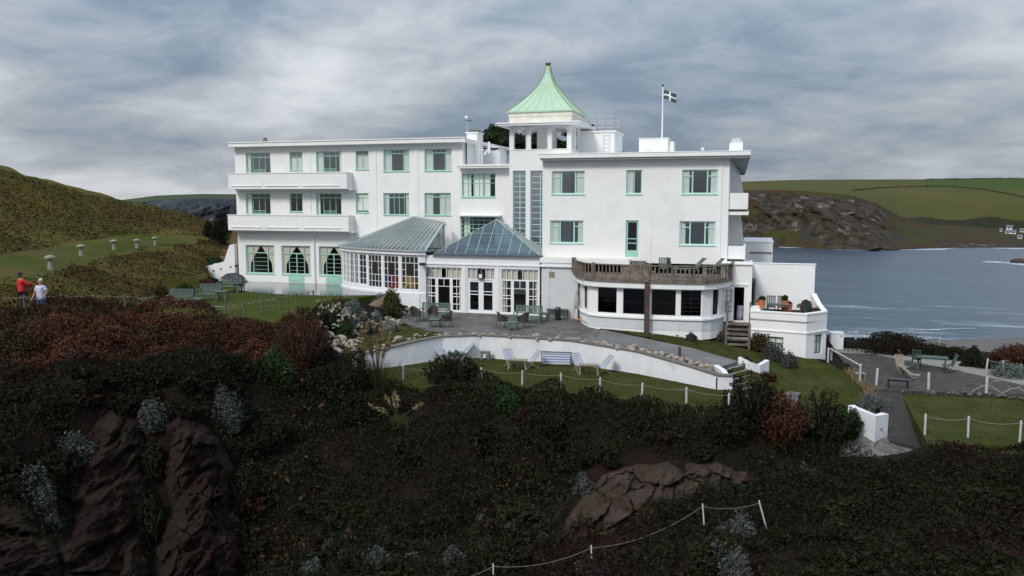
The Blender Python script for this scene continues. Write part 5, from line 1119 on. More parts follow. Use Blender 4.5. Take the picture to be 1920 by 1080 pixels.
# individual shrubs -------------------------------------------------
G1 = 'silver shrubs on the dark slope'; L1 = 'silver grey shrub growing on the dark slope below the hotel'
SG = []
for px, py, w, h in ((655, 1000, 26, 26), (725, 1010, 40, 34), (622, 1035, 36, 30), (705, 1068, 60, 45), (590, 1080, 50, 40), (775, 1066, 40, 34), (850, 1070, 50, 55), (902, 985, 24, 28), (912, 1030, 36, 34), (960, 1008, 38, 30), (1020, 1012, 22, 20), (1650, 860, 10, 8)):
    SG.append((px, py, w, h))
SG.sort(); ORD = ['first', 'second', 'third', 'fourth', 'fifth', 'sixth', 'seventh', 'eighth', 'ninth', 'tenth', 'eleventh']
for i_, (px, py, w, h) in enumerate(SG): bush(px, py, w, h, 'lf_greyd', 'small silver tuft among dark scrub below the white corner wall' if px > 1500 else 'silver grey shrub on the dark slope, %s from the left below the hotel' % ORD[i_], G1)
for px, py, w, h, lab in ((1378, 1010, 66, 52, 'silver grey shrub right of the leaning white rope post'), (1365, 1050, 60, 42, 'silver grey shrub in the middle of the stack below the rope'), (1382, 1100, 80, 66, 'large silver shrub at the bottom edge right of the rope fence'), (1110, 1078, 60, 40, 'dusky silver shrub at the foot of the left rope post'),
        (285, 800, 76, 56, 'round silver shrub on the cliff top above the rock gully'), (425, 800, 62, 84, 'tall silver shrub on the cliff edge right of the round one'), (145, 862, 66, 60, 'silver shrub hanging at the top left of the red cliff'), (70, 950, 66, 82, 'silver shrub at the far left of the cliff'), (95, 985, 50, 36, 'low silver shrub below the far left one'),
        (118, 668, 36, 30, 'pale grey dead looking shrub among russet scrub at the left'), (1515, 893, 32, 26, 'small silver shrub alone on the slope under the white corner wall'), (415, 945, 36, 40, 'silver shrub clinging to the right hand cliff'), (437, 1000, 24, 42, 'narrow silver shrub on the edge of the right hand cliff')):
    bush(px, py, w, h, 'lf_greyd' if px not in (118,) else 'lf_grey', lab)
for px, py, w, h, lab, kd in ((1095, 925, 40, 40, 'small blue green shrub above the pink rock outcrop', 'lf_greyd'), (950, 770, 50, 48, 'green shrub with grey tips below the rope fence', 'lf_green'),
        (515, 715, 84, 62, 'glossy green bush with yellow leaves below the russet thicket', 'lf_green'), (590, 700, 40, 90, 'tall dark hedge bush right of the russet thicket', 'lf_dk'), (640, 745, 110, 100, 'dark green bush left of the pampas grass', 'lf_dk'),
        (1640, 768, 56, 36, 'silver shrub behind the white corner wall', 'lf_grey'),
        (1655, 655, 150, 36, 'wide dark green bush behind the patio', 'lf_dk'), (1775, 672, 95, 26, 'low dark green bush behind the patio table', 'lf_dk'), (1822, 668, 26, 24, 'small round dark bush above the beach', 'lf_dk'), (1830, 690, 60, 30, 'dark low bush by the beach steps', 'lf_dk'),
        (1905, 682, 96, 36, 'russet red bush at the right edge above the beach', 'lf_rust'), (1890, 712, 110, 34, 'broad silver shrub at the right edge of the patio', 'lf_grey')):
    bush(px, py, w, h, kd, lab)
for px, py, w, h, lab, kd in ((560, 690, 130, 105, 'big russet twiggy thicket in front of the flowering shrubs', 'lf_rust'), (390, 615, 90, 26, 'low rounded russet thicket in front of the lawn fence', 'lf_rust'), (300, 640, 120, 60, 'russet bush below the iron rail', 'lf_red'), (455, 650, 110, 56, 'dark russet bush under the wooden fence posts', 'lf_rust'), (180, 640, 120, 46, 'brown red bush below the lights fence', 'lf_red'), (60, 650, 140, 50, 'brown red bush below the two people', 'lf_red')):
    (feather(px, py, w, h*1.05, kd, lab, nb=int(w*1.3), ls=.04, per=55) if 'thicket' in lab else bush(px, py, w, h, kd, lab, ls=.055))
# thickets in the lower right
for px, py, w, h, lab, kd in ((1410, 800, 110, 105, 'dark feathery tamarisk bush by the garden steps', 'lf_dk'), (1460, 835, 120, 110, 'reddish dark bush in the middle of the tamarisk clump', 'lf_rust'), (1540, 850, 110, 125, 'dark green tamarisk bush in front of the sloping lawn', 'lf_dk'), (1590, 830, 50, 70, 'dark conifer like shrub against the white corner wall', 'lf_green'), (1360, 830, 90, 70, 'low dark bush at the end of the rope fence', 'lf_dk')):
    feather(px, py, w, h, kd, lab, nb=110, ls=.055, per=60)
feather(850, 735, 120, 78, 'lf_dk', 'dark spiky bush in front of the striped deckchairs', nb=110, ls=.05, per=60)
feather(1030, 790, 120, 24, 'lf_dk', 'low dark heather below the middle of the rope fence', nb=60); feather(1230, 812, 150, 24, 'lf_dk', 'low dark heather below the right end of the rope fence', nb=70); feather(500, 840, 90, 60, 'lf_dk', 'dark shrub on the edge right of the right hand cliff'); feather(230, 775, 80, 40, 'lf_dk', 'dark shrub overhanging the top of the left red cliff'); feather(345, 790, 70, 44, 'lf_dk', 'dark shrub overhanging the top of the right hand cliff'); feather(290, 900, 50, 80, 'lf_dk', 'dark shrub in the gully between the two cliffs'); feather(285, 1010, 60, 90, 'lf_dk', 'dark shrub at the bottom of the gully between the cliffs'); feather(455, 960, 60, 90, 'lf_dk', 'dark shrub against the right side of the right hand cliff'); feather(110, 900, 80, 60, 'lf_dk', 'dark shrub left of the top of the red cliff')
# shrubs filling the slope: a few kinds, copied
PR = [feather(200+60*i, 1060, 62, 40, k_, 'x', nb=34, per=60, ls=s_) for i, (k_, s_) in enumerate((('lf_dk', .06), ('lf_dk', .045), ('lf_olived', .05), ('lf_rustd', .045), ('lf_dk', .075)))]
PRU = set(); LAB = {'lf_dk': ('dark green scrub bush growing on the slope below the hotel', 'dark scrub bushes on the slope'), 'lf_olived': ('dull olive bush growing on the slope below the hotel', 'olive bushes on the slope'), 'lf_rustd': ('dull russet bush growing on the slope below the hotel', 'russet bushes on the slope')}
rs_ = random.Random(5); spots = []
while len(spots) < 120:
    px, py = rs_.uniform(440, 1910), rs_.uniform(775, 1110)
    if px > 1600 and py < 885: continue
    if inpoly(px, py, OUTC) or inpoly(px, py, [(1040, 1060), (1330, 930), (1450, 960), (1330, 1010), (1100, 1090)]): continue
    spots.append((px, py))
spots += [(rs_.uniform(-10, 600), rs_.uniform(690, 770)) for _ in range(26)]+[(rs_.uniform(-10, 130), rs_.uniform(770, 930)) for _ in range(12)]
for px, py in spots:
    k = rs_.choice([0, 0, 1, 1, 4, 4, 2, 3]) if px < 1500 else rs_.choice([0, 1, 4, 4, 2]); p = onground(px, py); kd = PR[k].children[0].data.materials[0].name
    lab, grp = LAB[{'darkened_scrub_leaves': 'lf_dk', 'dull_olive_leaves': 'lf_olived', 'dull_russet_leaves': 'lf_rustd'}[kd]]
    if k not in PRU: o = PR[k]; PRU.add(k); o.location = (p.x, p.y, p.z-.1); o['label'] = lab; o['group'] = grp
    else: o = copy_tree(PR[k], (p.x, p.y, p.z-.1), rs_.uniform(0, 6.3), None, label=lab, cat='shrub', group=grp)
    s_ = rs_.uniform(.6, 1.35); o.scale = (s_*rs_.uniform(.9, 1.4), s_, s_*rs_.uniform(.6, 1.1))
# rockery garden left of the terrace
for px, py, w, h, lab, kd in ((628, 590, 44, 34, 'brownish shrub at the back left of the rockery', 'lf_brown'), (668, 598, 50, 38, 'silver green shrub in the middle of the rockery', 'lf_grey'), (712, 575, 34, 30, 'pale silver shrub in front of the curved conservatory', 'lf_grey'), (738, 592, 46, 50, 'clipped rounded green bush against the conservatory wall', 'lf_olive'), (727, 556, 46, 18, 'brown heather bush on top of the boulder', 'lf_brown'),
        (680, 622, 50, 40, 'dark silver shrub at the front of the rockery', 'lf_greyd'), (730, 622, 40, 24, 'silver shrub on the pale stones beside the terrace', 'lf_grey'), (706, 600, 22, 20, 'small blue grey shrub between the rockery stones', 'lf_grey'), (610, 620, 50, 40, 'flowering dark shrub at the left of the rockery', 'lf_dk'), (645, 630, 46, 36, 'green shrub with pale flowers in the rockery', 'lf_green'),
        (948, 624, 20, 12, 'little grey green plant at the terrace edge', 'lf_grey'), (1298, 640, 24, 20, 'small round grey shrub on the lawn below the bay', 'lf_greyd'), (1352, 640, 20, 22, 'grey shrub beside the timber entrance steps', 'lf_greyd'), (1425, 660, 40, 46, 'brown green plant right of the timber steps', 'lf_brown'), (1448, 674, 44, 34, 'silver shrub below the small basement window', 'lf_greyd'), (1480, 690, 34, 30, 'low silver shrub at the corner of the basement', 'lf_greyd'),
        (1318, 682, 44, 18, 'grey shrub on the wall near the wooden post', 'lf_greyd'), (1352, 698, 34, 14, 'low grey plant at the end of the wall', 'lf_greyd'), (1400, 690, 20, 24, 'small dark plant beside the garden steps', 'lf_dk'), (1440, 712, 30, 20, 'reddish plant on the slope right of the garden steps', 'lf_rust'),
        (395, 508, 56, 34, 'dark green shrub over the stepped white wall', 'lf_green'), (350, 560, 46, 30, 'green shrub behind the left garden bench', 'lf_green'), (385, 545, 44, 24, 'orange brown plant in the bed behind the benches', 'lf_red'), (392, 528, 34, 10, 'low dark plant at the foot of the stepped wall', 'lf_dk'),
        (240, 592, 56, 22, 'green low plants by the lights fence', 'lf_olive'), (300, 560, 36, 26, 'brown seed heads plant by the iron rail', 'lf_brown'), (418, 460, 46, 72, 'dark hillside shrub beside the hotel end wall', 'lf_dk'), (390, 442, 26, 26, 'dark shrub below the upper balcony on the hillside', 'lf_dk')):
    bush(px, py, w, h, kd, lab)
# pale flower heads over the rockery shrubs
fl = []
for px, py in [(random.uniform(596, 668), random.uniform(572, 628)) for _ in range(70)]+[(random.uniform(660, 735), random.uniform(600, 625)) for _ in range(20)]:
    p = onground(px, py+6); fl.append((p.x, p.y, p.z+.45+random.random()*.35))
V, F = leafquads(np.repeat(np.array(fl), 9, 0)+RN.normal(size=(len(fl)*9, 3))*.055, .07, .6); tag(npmesh('flowers', V, F, M['flower']), kind='stuff')
# pampas grass
def pampas(px, py, n, hm, lab):
    p = onground(px, py); root = empty('pampas_grass', p, label=lab, cat='grass clump'); mb = MB(); pl = []
    b = np.zeros((420, 3)); b[:, :2] = RN.normal(size=(420, 2))*.2; V, F = blades(b, .75*hm, .028, .5); npmesh('leaves', V, F, M['strawg'], root)
    for i in range(n):
        a = random.uniform(0, 6.3); r = random.uniform(.1, .9); h = hm*random.uniform(.9, 1.6); tip = Vector((math.cos(a)*r*1.1, math.sin(a)*r*.6, h)); mid = Vector((tip.x*.35, tip.y*.35, h*.6)); mb.path([Vector((0, 0, 0)), mid, tip], .018, n=4)
        dn = (tip-mid).normalized(); ts = RN.random(70); c = np.array(tip)[None]+np.array(dn)[None]*(ts[:, None]*.50-.1)+RN.normal(size=(70, 3))*(.030*np.sin(np.pi*(ts*.9+.05)))[:, None]; pl.append(c)
    mb.build('stalks', M['strawg'], root); V, F = leafquads(np.concatenate(pl), .05, .2, 3.0); npmesh('plumes', V, F, M['straw'], root)
pampas(708, 738, 20, 1.85, 'pampas grass with pale plumes in front of the white retaining wall')
pampas(672, 742, 4, 1.9, 'tall pampas stems left of the main plume clump'); pampas(745, 800, 8, .7, 'fallen pampas grass with drooping straw stems on the slope')
# straw coloured grass at the lawn edge (right)
q = [(1590, 700), (1605, 712), (1618, 722), (1628, 738), (1640, 752)]
pts = []; 
for a, b in zip(q[:-1], q[1:]):
    for _ in range(130): t = random.random(); p = onground(a[0]+(b[0]-a[0])*t+random.gauss(0, 3), a[1]+(b[1]-a[1])*t+random.gauss(0, 2)); pts.append(tuple(p))
V, F = blades(np.array(pts), .38, .04, .5); o = npmesh('grass_fringe', V, F, M['straw']); tag(o, kind='stuff')
# ---- pine tree behind the hotel
def pine(px, Y, zb, ztop, r, lab, seed=0):
    x = flat(px, Y, ztop); root = empty('pine_tree', (x, Y, zb), label=lab, cat='tree'); h = ztop-zb; mb = MB()
    mb.beam((0, 0, 0), (.3, 0, h*.45), .6, n=8); mb.beam((.3, 0, h*.45), (.1, .1, h*.8), .42, n=8); rs = random.Random(seed); C = []
    for i in range(26):
        a = rs.uniform(0, 6.3); d = r*rs.uniform(.15, .85); c = Vector((math.cos(a)*d, math.sin(a)*d, h*rs.uniform(.66, .93)-d*.35)); mb.beam((.2, 0, h*rs.uniform(.4, .75)), c, .16, n=5); C.append(c)
    mb.build('trunk', M['bark'], root); P = []; U = []
    for c in C:
        k, u = ellipsoidpts(1900, (r*.38, r*.38, r*.22), seed=rs.random()*9, low=.5); P.append(k+np.array(c)); U.append(u)
    V, F = leafquads(np.concatenate(P), .15, .3, nrm=np.concatenate(U)); npmesh('crown', V, F, M['lf_pine'], root)
pine(932, 66, -2, 13.0, 3.7, 'dark pine tree behind the hotel left of the tower', 3); pine(985, 70, -2, 12.2, 3.6, 'dark pine tree seen through the left arch of the tower lantern', 5); pine(1064, 68, -2, 13.0, 3.8, 'dark pine tree seen through the right arch of the tower lantern', 8)
# ================================================================== CLIFF AND OUTCROP
def terrain_depth(px, py):
    r = [np.array(c) for c in zip(*[[tuple(ray(a, b)) for a in px] for b in py])] if False else None
    A, B = np.meshgrid(px, py); u = (A-960)/FPX; v = (540-B)/FPX; y = cp+v*sp; z = -sp+v*cp; X, Y_ = u*cy-y*sy, u*sy+y*cy
    dep = np.full(A.shape, 60.0); done = np.zeros(A.shape, bool)
    prev = None
    for d in np.arange(15, 60, .25):
        g_ = CZ+z*d-gfast(X*d, Y_*d)
        if prev is not None: hit = (~done) & (g_ < 0); dep[hit] = (d-.25*(-g_/(prev-g_+1e-9)))[hit]; done |= hit
        prev = g_
    return A, B, dep, np.stack([X, Y_, z], -1)
def worley(x, y, z, seed=0):
    P = np.stack([x, y, z], -1); I = np.floor(P).astype(int); f1 = np.full(x.shape, 9.0); f2 = f1.copy(); idv = np.zeros(x.shape); tl = np.zeros(x.shape)
    for dx in (-1, 0, 1):
        for dy in (-1, 0, 1):
            for dz in (-1, 0, 1):
                C = I+np.array([dx, dy, dz]); h = [_P[(C[..., 0]+a_+seed) % 64, (C[..., 1]+b_) % 64, (C[..., 2]+c_) % 64] for a_, b_, c_ in ((0, 0, 0), (17, 5, 9), (31, 40, 3))]
                d = np.sqrt(sum((C[..., i_]+h[i_]-P[..., i_])**2 for i_ in range(3))); n_ = d < f1; f2 = np.where(n_, f1, np.minimum(f2, d)); idv = np.where(n_, h[0], idv); tl = np.where(n_, (h[0]-.5)*2*(P[..., 0]-C[..., 0]-h[0])+(h[1]-.5)*2*(P[..., 2]-C[..., 2]-h[2]), tl); f1 = np.where(n_, d, f1)
    return f1, f2, idv, tl
def cliffpatch(poly, bulge, seed, name, feather=46, streak=1.0, blocks=0.0, mt='cliff', parent=None, res=(150, 170), cell=1.1):
    xs, ys = [q[0] for q in poly], [q[1] for q in poly]; A, B, dep, R = terrain_depth(np.linspace(min(xs)-30, max(xs)+30, res[0]), np.linspace(min(ys)-20, max(ys)+10, res[1]))
    dist = np.full(A.shape, 1e9); n = len(poly)
    for i in range(n):
        (x0, y0), (x1, y1) = poly[i], poly[(i+1) % n]; t = np.clip(((A-x0)*(x1-x0)+(B-y0)*(y1-y0))/((x1-x0)**2+(y1-y0)**2), 0, 1); dist = np.minimum(dist, np.hypot(A-x0-t*(x1-x0), B-y0-t*(y1-y0)))
    dist = np.where(inpoly(A, B, poly), dist, -dist)+(fbm(A*.03+seed, B*.03, 0, 4)-.5)*feather*1.5; w = np.clip(dist/feather, -.25, 1); w = np.where(w > 0, w**.7, w)
    P0 = R*dep[..., None]; P0[..., 2] += CZ; x_, y_, z_ = P0[..., 0], P0[..., 1], P0[..., 2]
    n1 = fbm(x_*1.1+seed, z_*.45, y_*.3, 5, .6)-.5; n2 = fbm(x_*3.6+seed, z_*2.2, y_, 4, .65)-.5; cr = np.abs(fbm(x_*.8+seed*2, z_*.25, y_*.2, 4)-.5)
    wx = (fbm(x_*1.5, z_*1.5, y_, 3)-.5)*1.2; f1, f2, idv, tl = worley((x_*cell+wx*.5), y_*cell*.6, z_*cell*1.3+wx*.5, int(seed))
    g1, g2, _, _t = worley(x_*cell*2.6+wx, y_*cell*1.8, z_*cell*2.8, int(seed)+9)
    blk = idv*.7+tl*.9-np.clip(.05-(f2-f1), 0, 1)*9-np.clip(.035-(g2-g1), 0, 1)*4+_*.12
    d = dep-w*bulge-(n1*2.4*streak+n2*.8)*np.clip(w, 0, 1)+np.clip(.05-cr, 0, 1)*14*(1-min(1, blocks))*np.clip(w, 0, 1)-blk*blocks*np.clip(w, 0, 1); V = R*d[..., None]; V[..., 2] += CZ
    ny, nx = A.shape; i = np.arange(nx*ny).reshape(ny, nx); F = np.stack([i[:-1, :-1], i[:-1, 1:], i[1:, 1:], i[1:, :-1]], -1).reshape(-1, 4); keep = (w > -.2)[:-1, :-1].ravel() | (w > -.2)[1:, 1:].ravel()
    F = F[keep]; us, inv = np.unique(F, return_inverse=True); V = V.reshape(-1, 3)[us]
    if parent: V = V-np.array(parent.location)
    o = npmesh(name, V, inv.reshape(F.shape), M[mt], parent, smooth=False)
    if not parent: tag(o, kind='structure')
    return o
cliffpatch([(165, 800), (215, 762), (262, 790), (280, 860), (272, 960), (278, 1110), (90, 1110), (120, 1000), (150, 890)], 1.0, 1, 'cliff', feather=40, blocks=.12, streak=.45)
cliffpatch([(318, 800), (352, 768), (398, 800), (436, 880), (445, 1110), (300, 1110), (308, 950), (310, 860)], 1.3, 8, 'cliff', feather=36, streak=.5, blocks=.45)
cliffpatch([(-60, 965), (60, 950), (110, 1010), (120, 1110), (-60, 1110)], .4, 14, 'cliff', feather=40, blocks=.15, streak=.4)
oc = empty('rock_outcrop', onground(1200, 950), label='pale pinkish cracked rock outcrop on the slope above the rope fence', cat='rocks'); bpy.context.view_layer.update()
cliffpatch([(1058, 1012), (1062, 975), (1095, 930), (1130, 895), (1190, 872), (1260, 862), (1340, 868), (1400, 890), (1405, 905), (1340, 925), (1280, 948), (1210, 975), (1140, 1000)], .30, 22, 'rock_face', feather=16, streak=.15, blocks=.55, mt='rockpink', parent=oc, res=(260, 130), cell=1.0)
# stones along the wall, below the bay, in the rockery
def stones(pts, n, smin, smax, lab, grp, zf=None, jx=4, jy=1.8, og=False):
    seg = [(a, b, math.hypot(b[0]-a[0], b[1]-a[1])) for a, b in zip(pts[:-1], pts[1:])]; T_ = sum(s[2] for s in seg)
    for i in range(n):
        t = (i+random.random()*.6)/n*T_
        for a, b, L_ in seg:
            if t <= L_: break
            t -= L_
        f = min(1, t/L_); px = a[0]+(b[0]-a[0])*f+random.gauss(0, jx); py = a[1]+(b[1]-a[1])*f+random.gauss(0, jy); z = a[2]+(b[2]-a[2])*f
        p = onground(px, py) if og else G(px, py, z); s = random.uniform(smin*.8, smax)*(1.7 if random.random() < .12 else 1); rock(p+Vector((0, 0, s*(.35 if og else .15))), s, name='stone', lab=lab, grp=grp)
stones([(690, 657, -1.25), (740, 640, -1.1), (800, 626, -1), (840, 627.5, -1), (960, 630, -1), (1060, 636, -1.02), (1110, 642, -1.05)], 78, .07, .15, 'cream stone edging the top of the curved white wall', 'stones edging the top of the curved wall')
stones([(1110, 643, -1.05), (1190, 655, -1.1), (1270, 672, -1.3), (1345, 693, -1.6)], 62, .08, .17, 'pale rough stone edging the sloping path', 'stones edging the sloping path')
stones([(1112, 614, -1.1), (1180, 621, -1.1), (1250, 625, -1.15), (1310, 634, -1.2)], 44, .07, .15, 'pale stone at the foot of the bay window wall', 'stones at the foot of the bay')
stones([(620, 634, -1.2), (660, 630, -1.2), (650, 645, -1.3), (625, 650, -1.35)], 85, .09, .17, 'cream rockery stone in the front heap beside the hedge', 'stones of the front rockery heap', jx=14, jy=7, og=True)
stones([(725, 612, -1.0), (760, 598, -.95), (745, 585, -.9), (770, 590, -.95)], 50, .08, .16, 'cream stone in the heap beside the terrace', 'stones of the heap beside the terrace', jx=9, jy=4, og=True)
stones([(596, 605, -.9), (640, 612, -1.0)], 20, .08, .16, 'cream stone among the flowering rockery shrubs', 'stones among the flowering shrubs', jx=12, jy=7, og=True)
p = onground(712, 575); o = rock(p+Vector((0, 0, .1)), .62, 3, name='boulder', lab='big brown boulder leaning in front of the curved conservatory', cat='boulder', mt=mat('brown_boulder', (.20, .14, .10), .9, (.10, .08, .05), 2, bump=.8, bsc=6)); o.scale = (1.3, .6, .55); o.rotation_euler = (0, -.5, .2)
# ================================================================== GARDEN WALLS, STEPS, FENCES
# stepped white wall at the hotel's left end
def plate(pts, t, name, mt, **k):
    a = [Vector(p) for p in pts]; n = (a[1]-a[0]).cross(a[2]-a[0]).normalized()*t; mb = MB(); b = [p-n for p in a]; mb.quad(*a); mb.quad(*b[::-1])
    for i in range(len(a)): mb.quad(a[i], a[(i+1) % len(a)], b[(i+1) % len(a)], b[i])
    return mb.build(name, mt, **k)
yy = 50.6
o = plate([W(a, b, yy) for a, b in ((362, 506), (383, 499), (388, 498), (403, 496), (405, 494), (418, 492), (425, 489), (431, 470), (435, 459), (444, 457), (446, 527), (410, 526), (376, 521))], .3, 'garden_wall', M['wall']); tag(o, 'stepped white garden wall with small square holes at the left end of the hotel', 'wall')
mb = MB()
for a, b in ((391, 510), (405, 507), (419, 504), (437, 500), (446, 498)): p = W(a, b, yy-.02); mb.box(p.x-.07, p.x+.07, yy-.32, yy+.01 - .0, p.z-.06, p.z+.06)
mb.build('drain_hole', M['slot'], o)  # dark blocks in place of open holes, their shade painted on
for q in o.data.vertices: pass
# stony steps up the hillside beside the hotel
mb = MB()
for k in range(7):
    a = onground(400+k*4, 497-k*6.5); mb.box(a.x-.3, a.x+2.0, a.y, a.y+.5, a.z-.4, a.z+.12)
tag(mb.build('hillside_steps', mat('ochre_stone', (.26, .16, .08), .9, (.15, .09, .06), 2, bump=.7, bsc=6)), 'rough ochre stone steps climbing the bank beside the hotel end wall', 'steps')
# covered barbecue / dark sheet by the wall
p = W(437, 518, 50.0); r_ = empty('covered_grill', (p.x, 50.0, 0), label='grill under a dark blue cover beside the stepped white wall', cat='grill')
pts_, _ = bushpts(10, (1, 1, 1)); bm = bmesh.new(); bmesh.ops.create_icosphere(bm, subdivisions=3, radius=1)
for v in bm.verts: k = 1+.25*(float(fbm(v.co.x*2+4, v.co.y*2, v.co.z*2, 3))-.5)*2; v.co = Vector((v.co.x*.85*k, v.co.y*.4*k, max(-.4, v.co.z)*.34*k+.28))
me_ = bpy.data.meshes.new('cover'); bm.to_mesh(me_); bm.free(); me_.materials.append(mat('navy_cover', (.02, .025, .04), .6, (.03, .035, .055), 3)); oo = bpy.data.objects.new('cover', me_); COL.objects.link(oo); oo.parent = r_
mb = MB(); [mb.beam((sx*.6, sy_*.25, 0), (sx*.6, sy_*.25, .4), .05) for sx in (-1, 1) for sy_ in (-1, 1)]; mb.build('stand', M['black'], r_)
p = W(459, 526, 49.9); r_ = empty('parasol_base', (p.x, 49.7, 0), label='black round parasol base with short pole on the wet terrace', cat='parasol base'); MB().lathe([(.35, 0), (.35, .05), (.1, .09)], 16).build('base', M['black'], r_); MB().beam((0, 0, .08), (0, 0, .45), .05, n=8).build('pole', M['black'], r_)
# garden steps at the end of the wall
A0, A1 = G(1346, 688, -1.6), G(1388, 677, -1.6); dn = (G(1408, 742, -2.6)-G(1367, 683, -1.6)); dn.z = 0; dn = dn/6
mb = MB(); nose = MB()
for k in range(6):
    z = -1.72-.16*k; a = Vector((A0.x, A0.y, 0))+dn*k; b = Vector((A1.x, A1.y, 0))+dn*k; P = [(a.x, a.y), (b.x, b.y), (b.x+dn.x, b.y+dn.y), (a.x+dn.x, a.y+dn.y)]; mb.prism(P, z-.5, z)
    nose.prism([(P[3][0]-dn.x*.2, P[3][1]-dn.y*.2), (P[2][0]-dn.x*.2, P[2][1]-dn.y*.2), (P[2][0]+dn.x*.02, P[2][1]+dn.y*.02), (P[3][0]+dn.x*.02, P[3][1]+dn.y*.02)], z-.05, z+.012)
st = mb.build('garden_steps', M['pave']); tag(st, 'stone garden steps going down from the sloping path beside white walls', 'steps'); nose.build('step_edge', M['stepedge'], st)
e_ = G(1385, 732, -2.5)
thickwall([WPW[-1][0]-Vector((.12, .02, 0)), Vector((A0.x, A0.y, 0))+dn*2.2, Vector((A0.x, A0.y, 0))+dn*.0], [-1.55, -1.57, -1.5], -2.9, .25, 'garden_wall', M['dirtywall'], 'short white end wall of the retaining wall beside the steps', 'wall')
q = [G(1384, 674, -1.5), G(1400, 680, -1.6), G(1425, 692, -1.9), G(1442, 690, -1.95)]
thickwall(q, [-1.40, -1.50, -1.72, -1.58], -2.7, .22, 'garden_wall', M['dirtywall'], 'low white wall sloping down on the right of the garden steps', 'wall')
P = [G(1466, 735, -2.75), G(1500, 742, -2.8), G(1494, 758, -2.85), G(1474, 752, -2.85)]
tag(MB().prism([(p.x, p.y) for p in P], -3.1, -2.66).build('path', M['pave']), kind='structure')
# white corner wall, lower right
q = [G(1596, 812, -3.85), G(1640, 826, -3.85), G(1664, 818, -3.85)]; zt = [CZ+(W(1596, 764, q[0].y).z-CZ), W(1640, 780, q[1].y).z, W(1664, 776, q[2].y).z]
thickwall([W(1588, 812, q[0].y+.25)]+q, [zt[0]+.03]+zt, -4.3, .3, 'garden_wall', M['dirtywall'], 'white corner wall at the foot of the sloping lawn', 'wall')
p = q[1].lerp(q[2], .45); MB().lathe([(.06, 0), (.06, .05), (.03, .06)], 10, (p.x, p.y-.03, (zt[1]-3.85)/2-.1)).build('wall_tap', M['metal']); tag(list(COL.objects)[-1], 'small round grey fitting on the white corner wall', 'fitting')
mb = MB(); P = [(1560, 832, -3.9), (1600, 822, -3.9), (1664, 826, -3.95), (1735, 858, -4.3)]; Q = [(1540, 856, -4.3), (1600, 855, -4.25), (1660, 862, -4.3), (1728, 872, -4.5)]
tag(ribbon([tuple(G(*p)[:2]) for p in P], [tuple(G(*p)[:2]) for p in Q], [p[2]+.1 for p in P], [p[2]+.1 for p in Q], .5).build('path', M['pave']), kind='structure')
P = [(1640, 735, -3.15), (1650, 775, -3.5), (1668, 830, -3.95)]; Q = [(1690, 738, -3.15), (1712, 785, -3.5), (1745, 848, -4.1)]
tag(ribbon([tuple(G(*p)[:2]) for p in P], [tuple(G(*p)[:2]) for p in Q], [p[2]+.08 for p in P], [p[2]+.08 for p in Q], .5).build('path', mat('mossy_path', (.036, .029, .025), .95, (.022, .020, .016), 2.5, bump=.6, bsc=8)), kind='structure')
P = [G(1560, 652, -2.98), G(1640, 655, -2.98), G(1700, 668, -2.98), G(1830, 680, -2.98), G(1930, 712, -2.98), G(1930, 724, -2.98), G(1790, 693, -2.98), G(1640, 664, -2.98), G(1560, 660, -2.98)]
tag(MB().prism([(p.x, p.y) for p in P], -3.3, -2.985).build('gravel', M['gravel']), kind='structure')
# fences ---------------------------------------------------------------
def rope(mb, a, b, sag, w, n=10):
    P = [a.lerp(b, k/n)-Vector((0, 0, sag*4*(k/n)*(1-k/n))) for k in range(n+1)]; mb.path(P, w, n=5)
def fence(posts, h, w, pm, rm, name, lab, sag=.1, ropes=(1,), lean=None, rad=.035, zs=None, rsec=None):
    root = empty(name, posts[0], label=lab, cat='fence'); L0 = root.location.copy(); tops = []
    for i, p in enumerate(posts):
        ln = Vector((lean[i] if lean else random.gauss(0, .02), 0, 0)); b = p-L0-Vector((0, 0, .15)); t = p-L0+Vector((0, 0, h))+ln; mb = MB(); mb.beam(b, t, w, n=8); mb.lathe([(w*.5, 0), (w*.42, .03), (w*.15, .06)], 8, tuple(t)); mb.build('post', pm, root); tops.append(t)
    mb = MB()
    for f in ropes:
        for i in range(len(tops)-1):
            if rsec and i not in rsec: continue
            a, b = tops[i]-Vector((0, 0, h*(1-f)+.04)), tops[i+1]-Vector((0, 0, h*(1-f)+.04)); rope(mb, a, b, sag*(b-a).length, rad)
    mb.build('rope', rm, root, smooth=True); return root, tops, L0
pw = [(756, 712), (903, 716), (979, 722), (1052.5, 727), (1125, 736), (1203, 747), (1287, 756), (1366, 768)]
fence([G(a, b, -2.15) for a, b in pw], .60, .085, M['wpost'], M['rope'], 'rope_fence', 'white posts with sagging rope along the edge of the sunken lawn', .045, rad=.02)
pl_ = [onground(830, 1140), onground(925, 1112), onground(1111, 1078), onground(1322, 997), onground(1440, 992)]
fence(pl_, .88, .05, M['wpost'], M['rope'], 'rope_fence', 'leaning white posts and long drooping rope low on the dark slope', .07, lean=[0, 0, -.05, -.10, -.3], rad=.014)
fence([G(1643, 722, -3.0), G(1741, 731, -3.03), G(1849, 740, -3.08), G(1945, 749, -3.1)], .78, .12, M['wpost'], M['rope'], 'rope_fence', 'three thick white posts along the near edge of the patio', .03, ropes=(), rad=.03)
fence([G(1734, 815, -3.16), G(1815, 820, -3.16), G(1912, 829, -3.16), G(2010, 838, -3.16)], .78, .085, M['wpost'], M['rope'], 'rope_fence', 'white rope fence along the bottom of the right lawn', .07, rad=.028)
fence([G(1570, 647, -3.0), G(1604, 643, -3.0), G(1700, 646, -4.5), G(1760, 652, -5)], .7, .11, M['wpost'], M['wpost'], 'rail_fence', 'white rail fence above the beach behind the dark bush', 0, rad=.09)
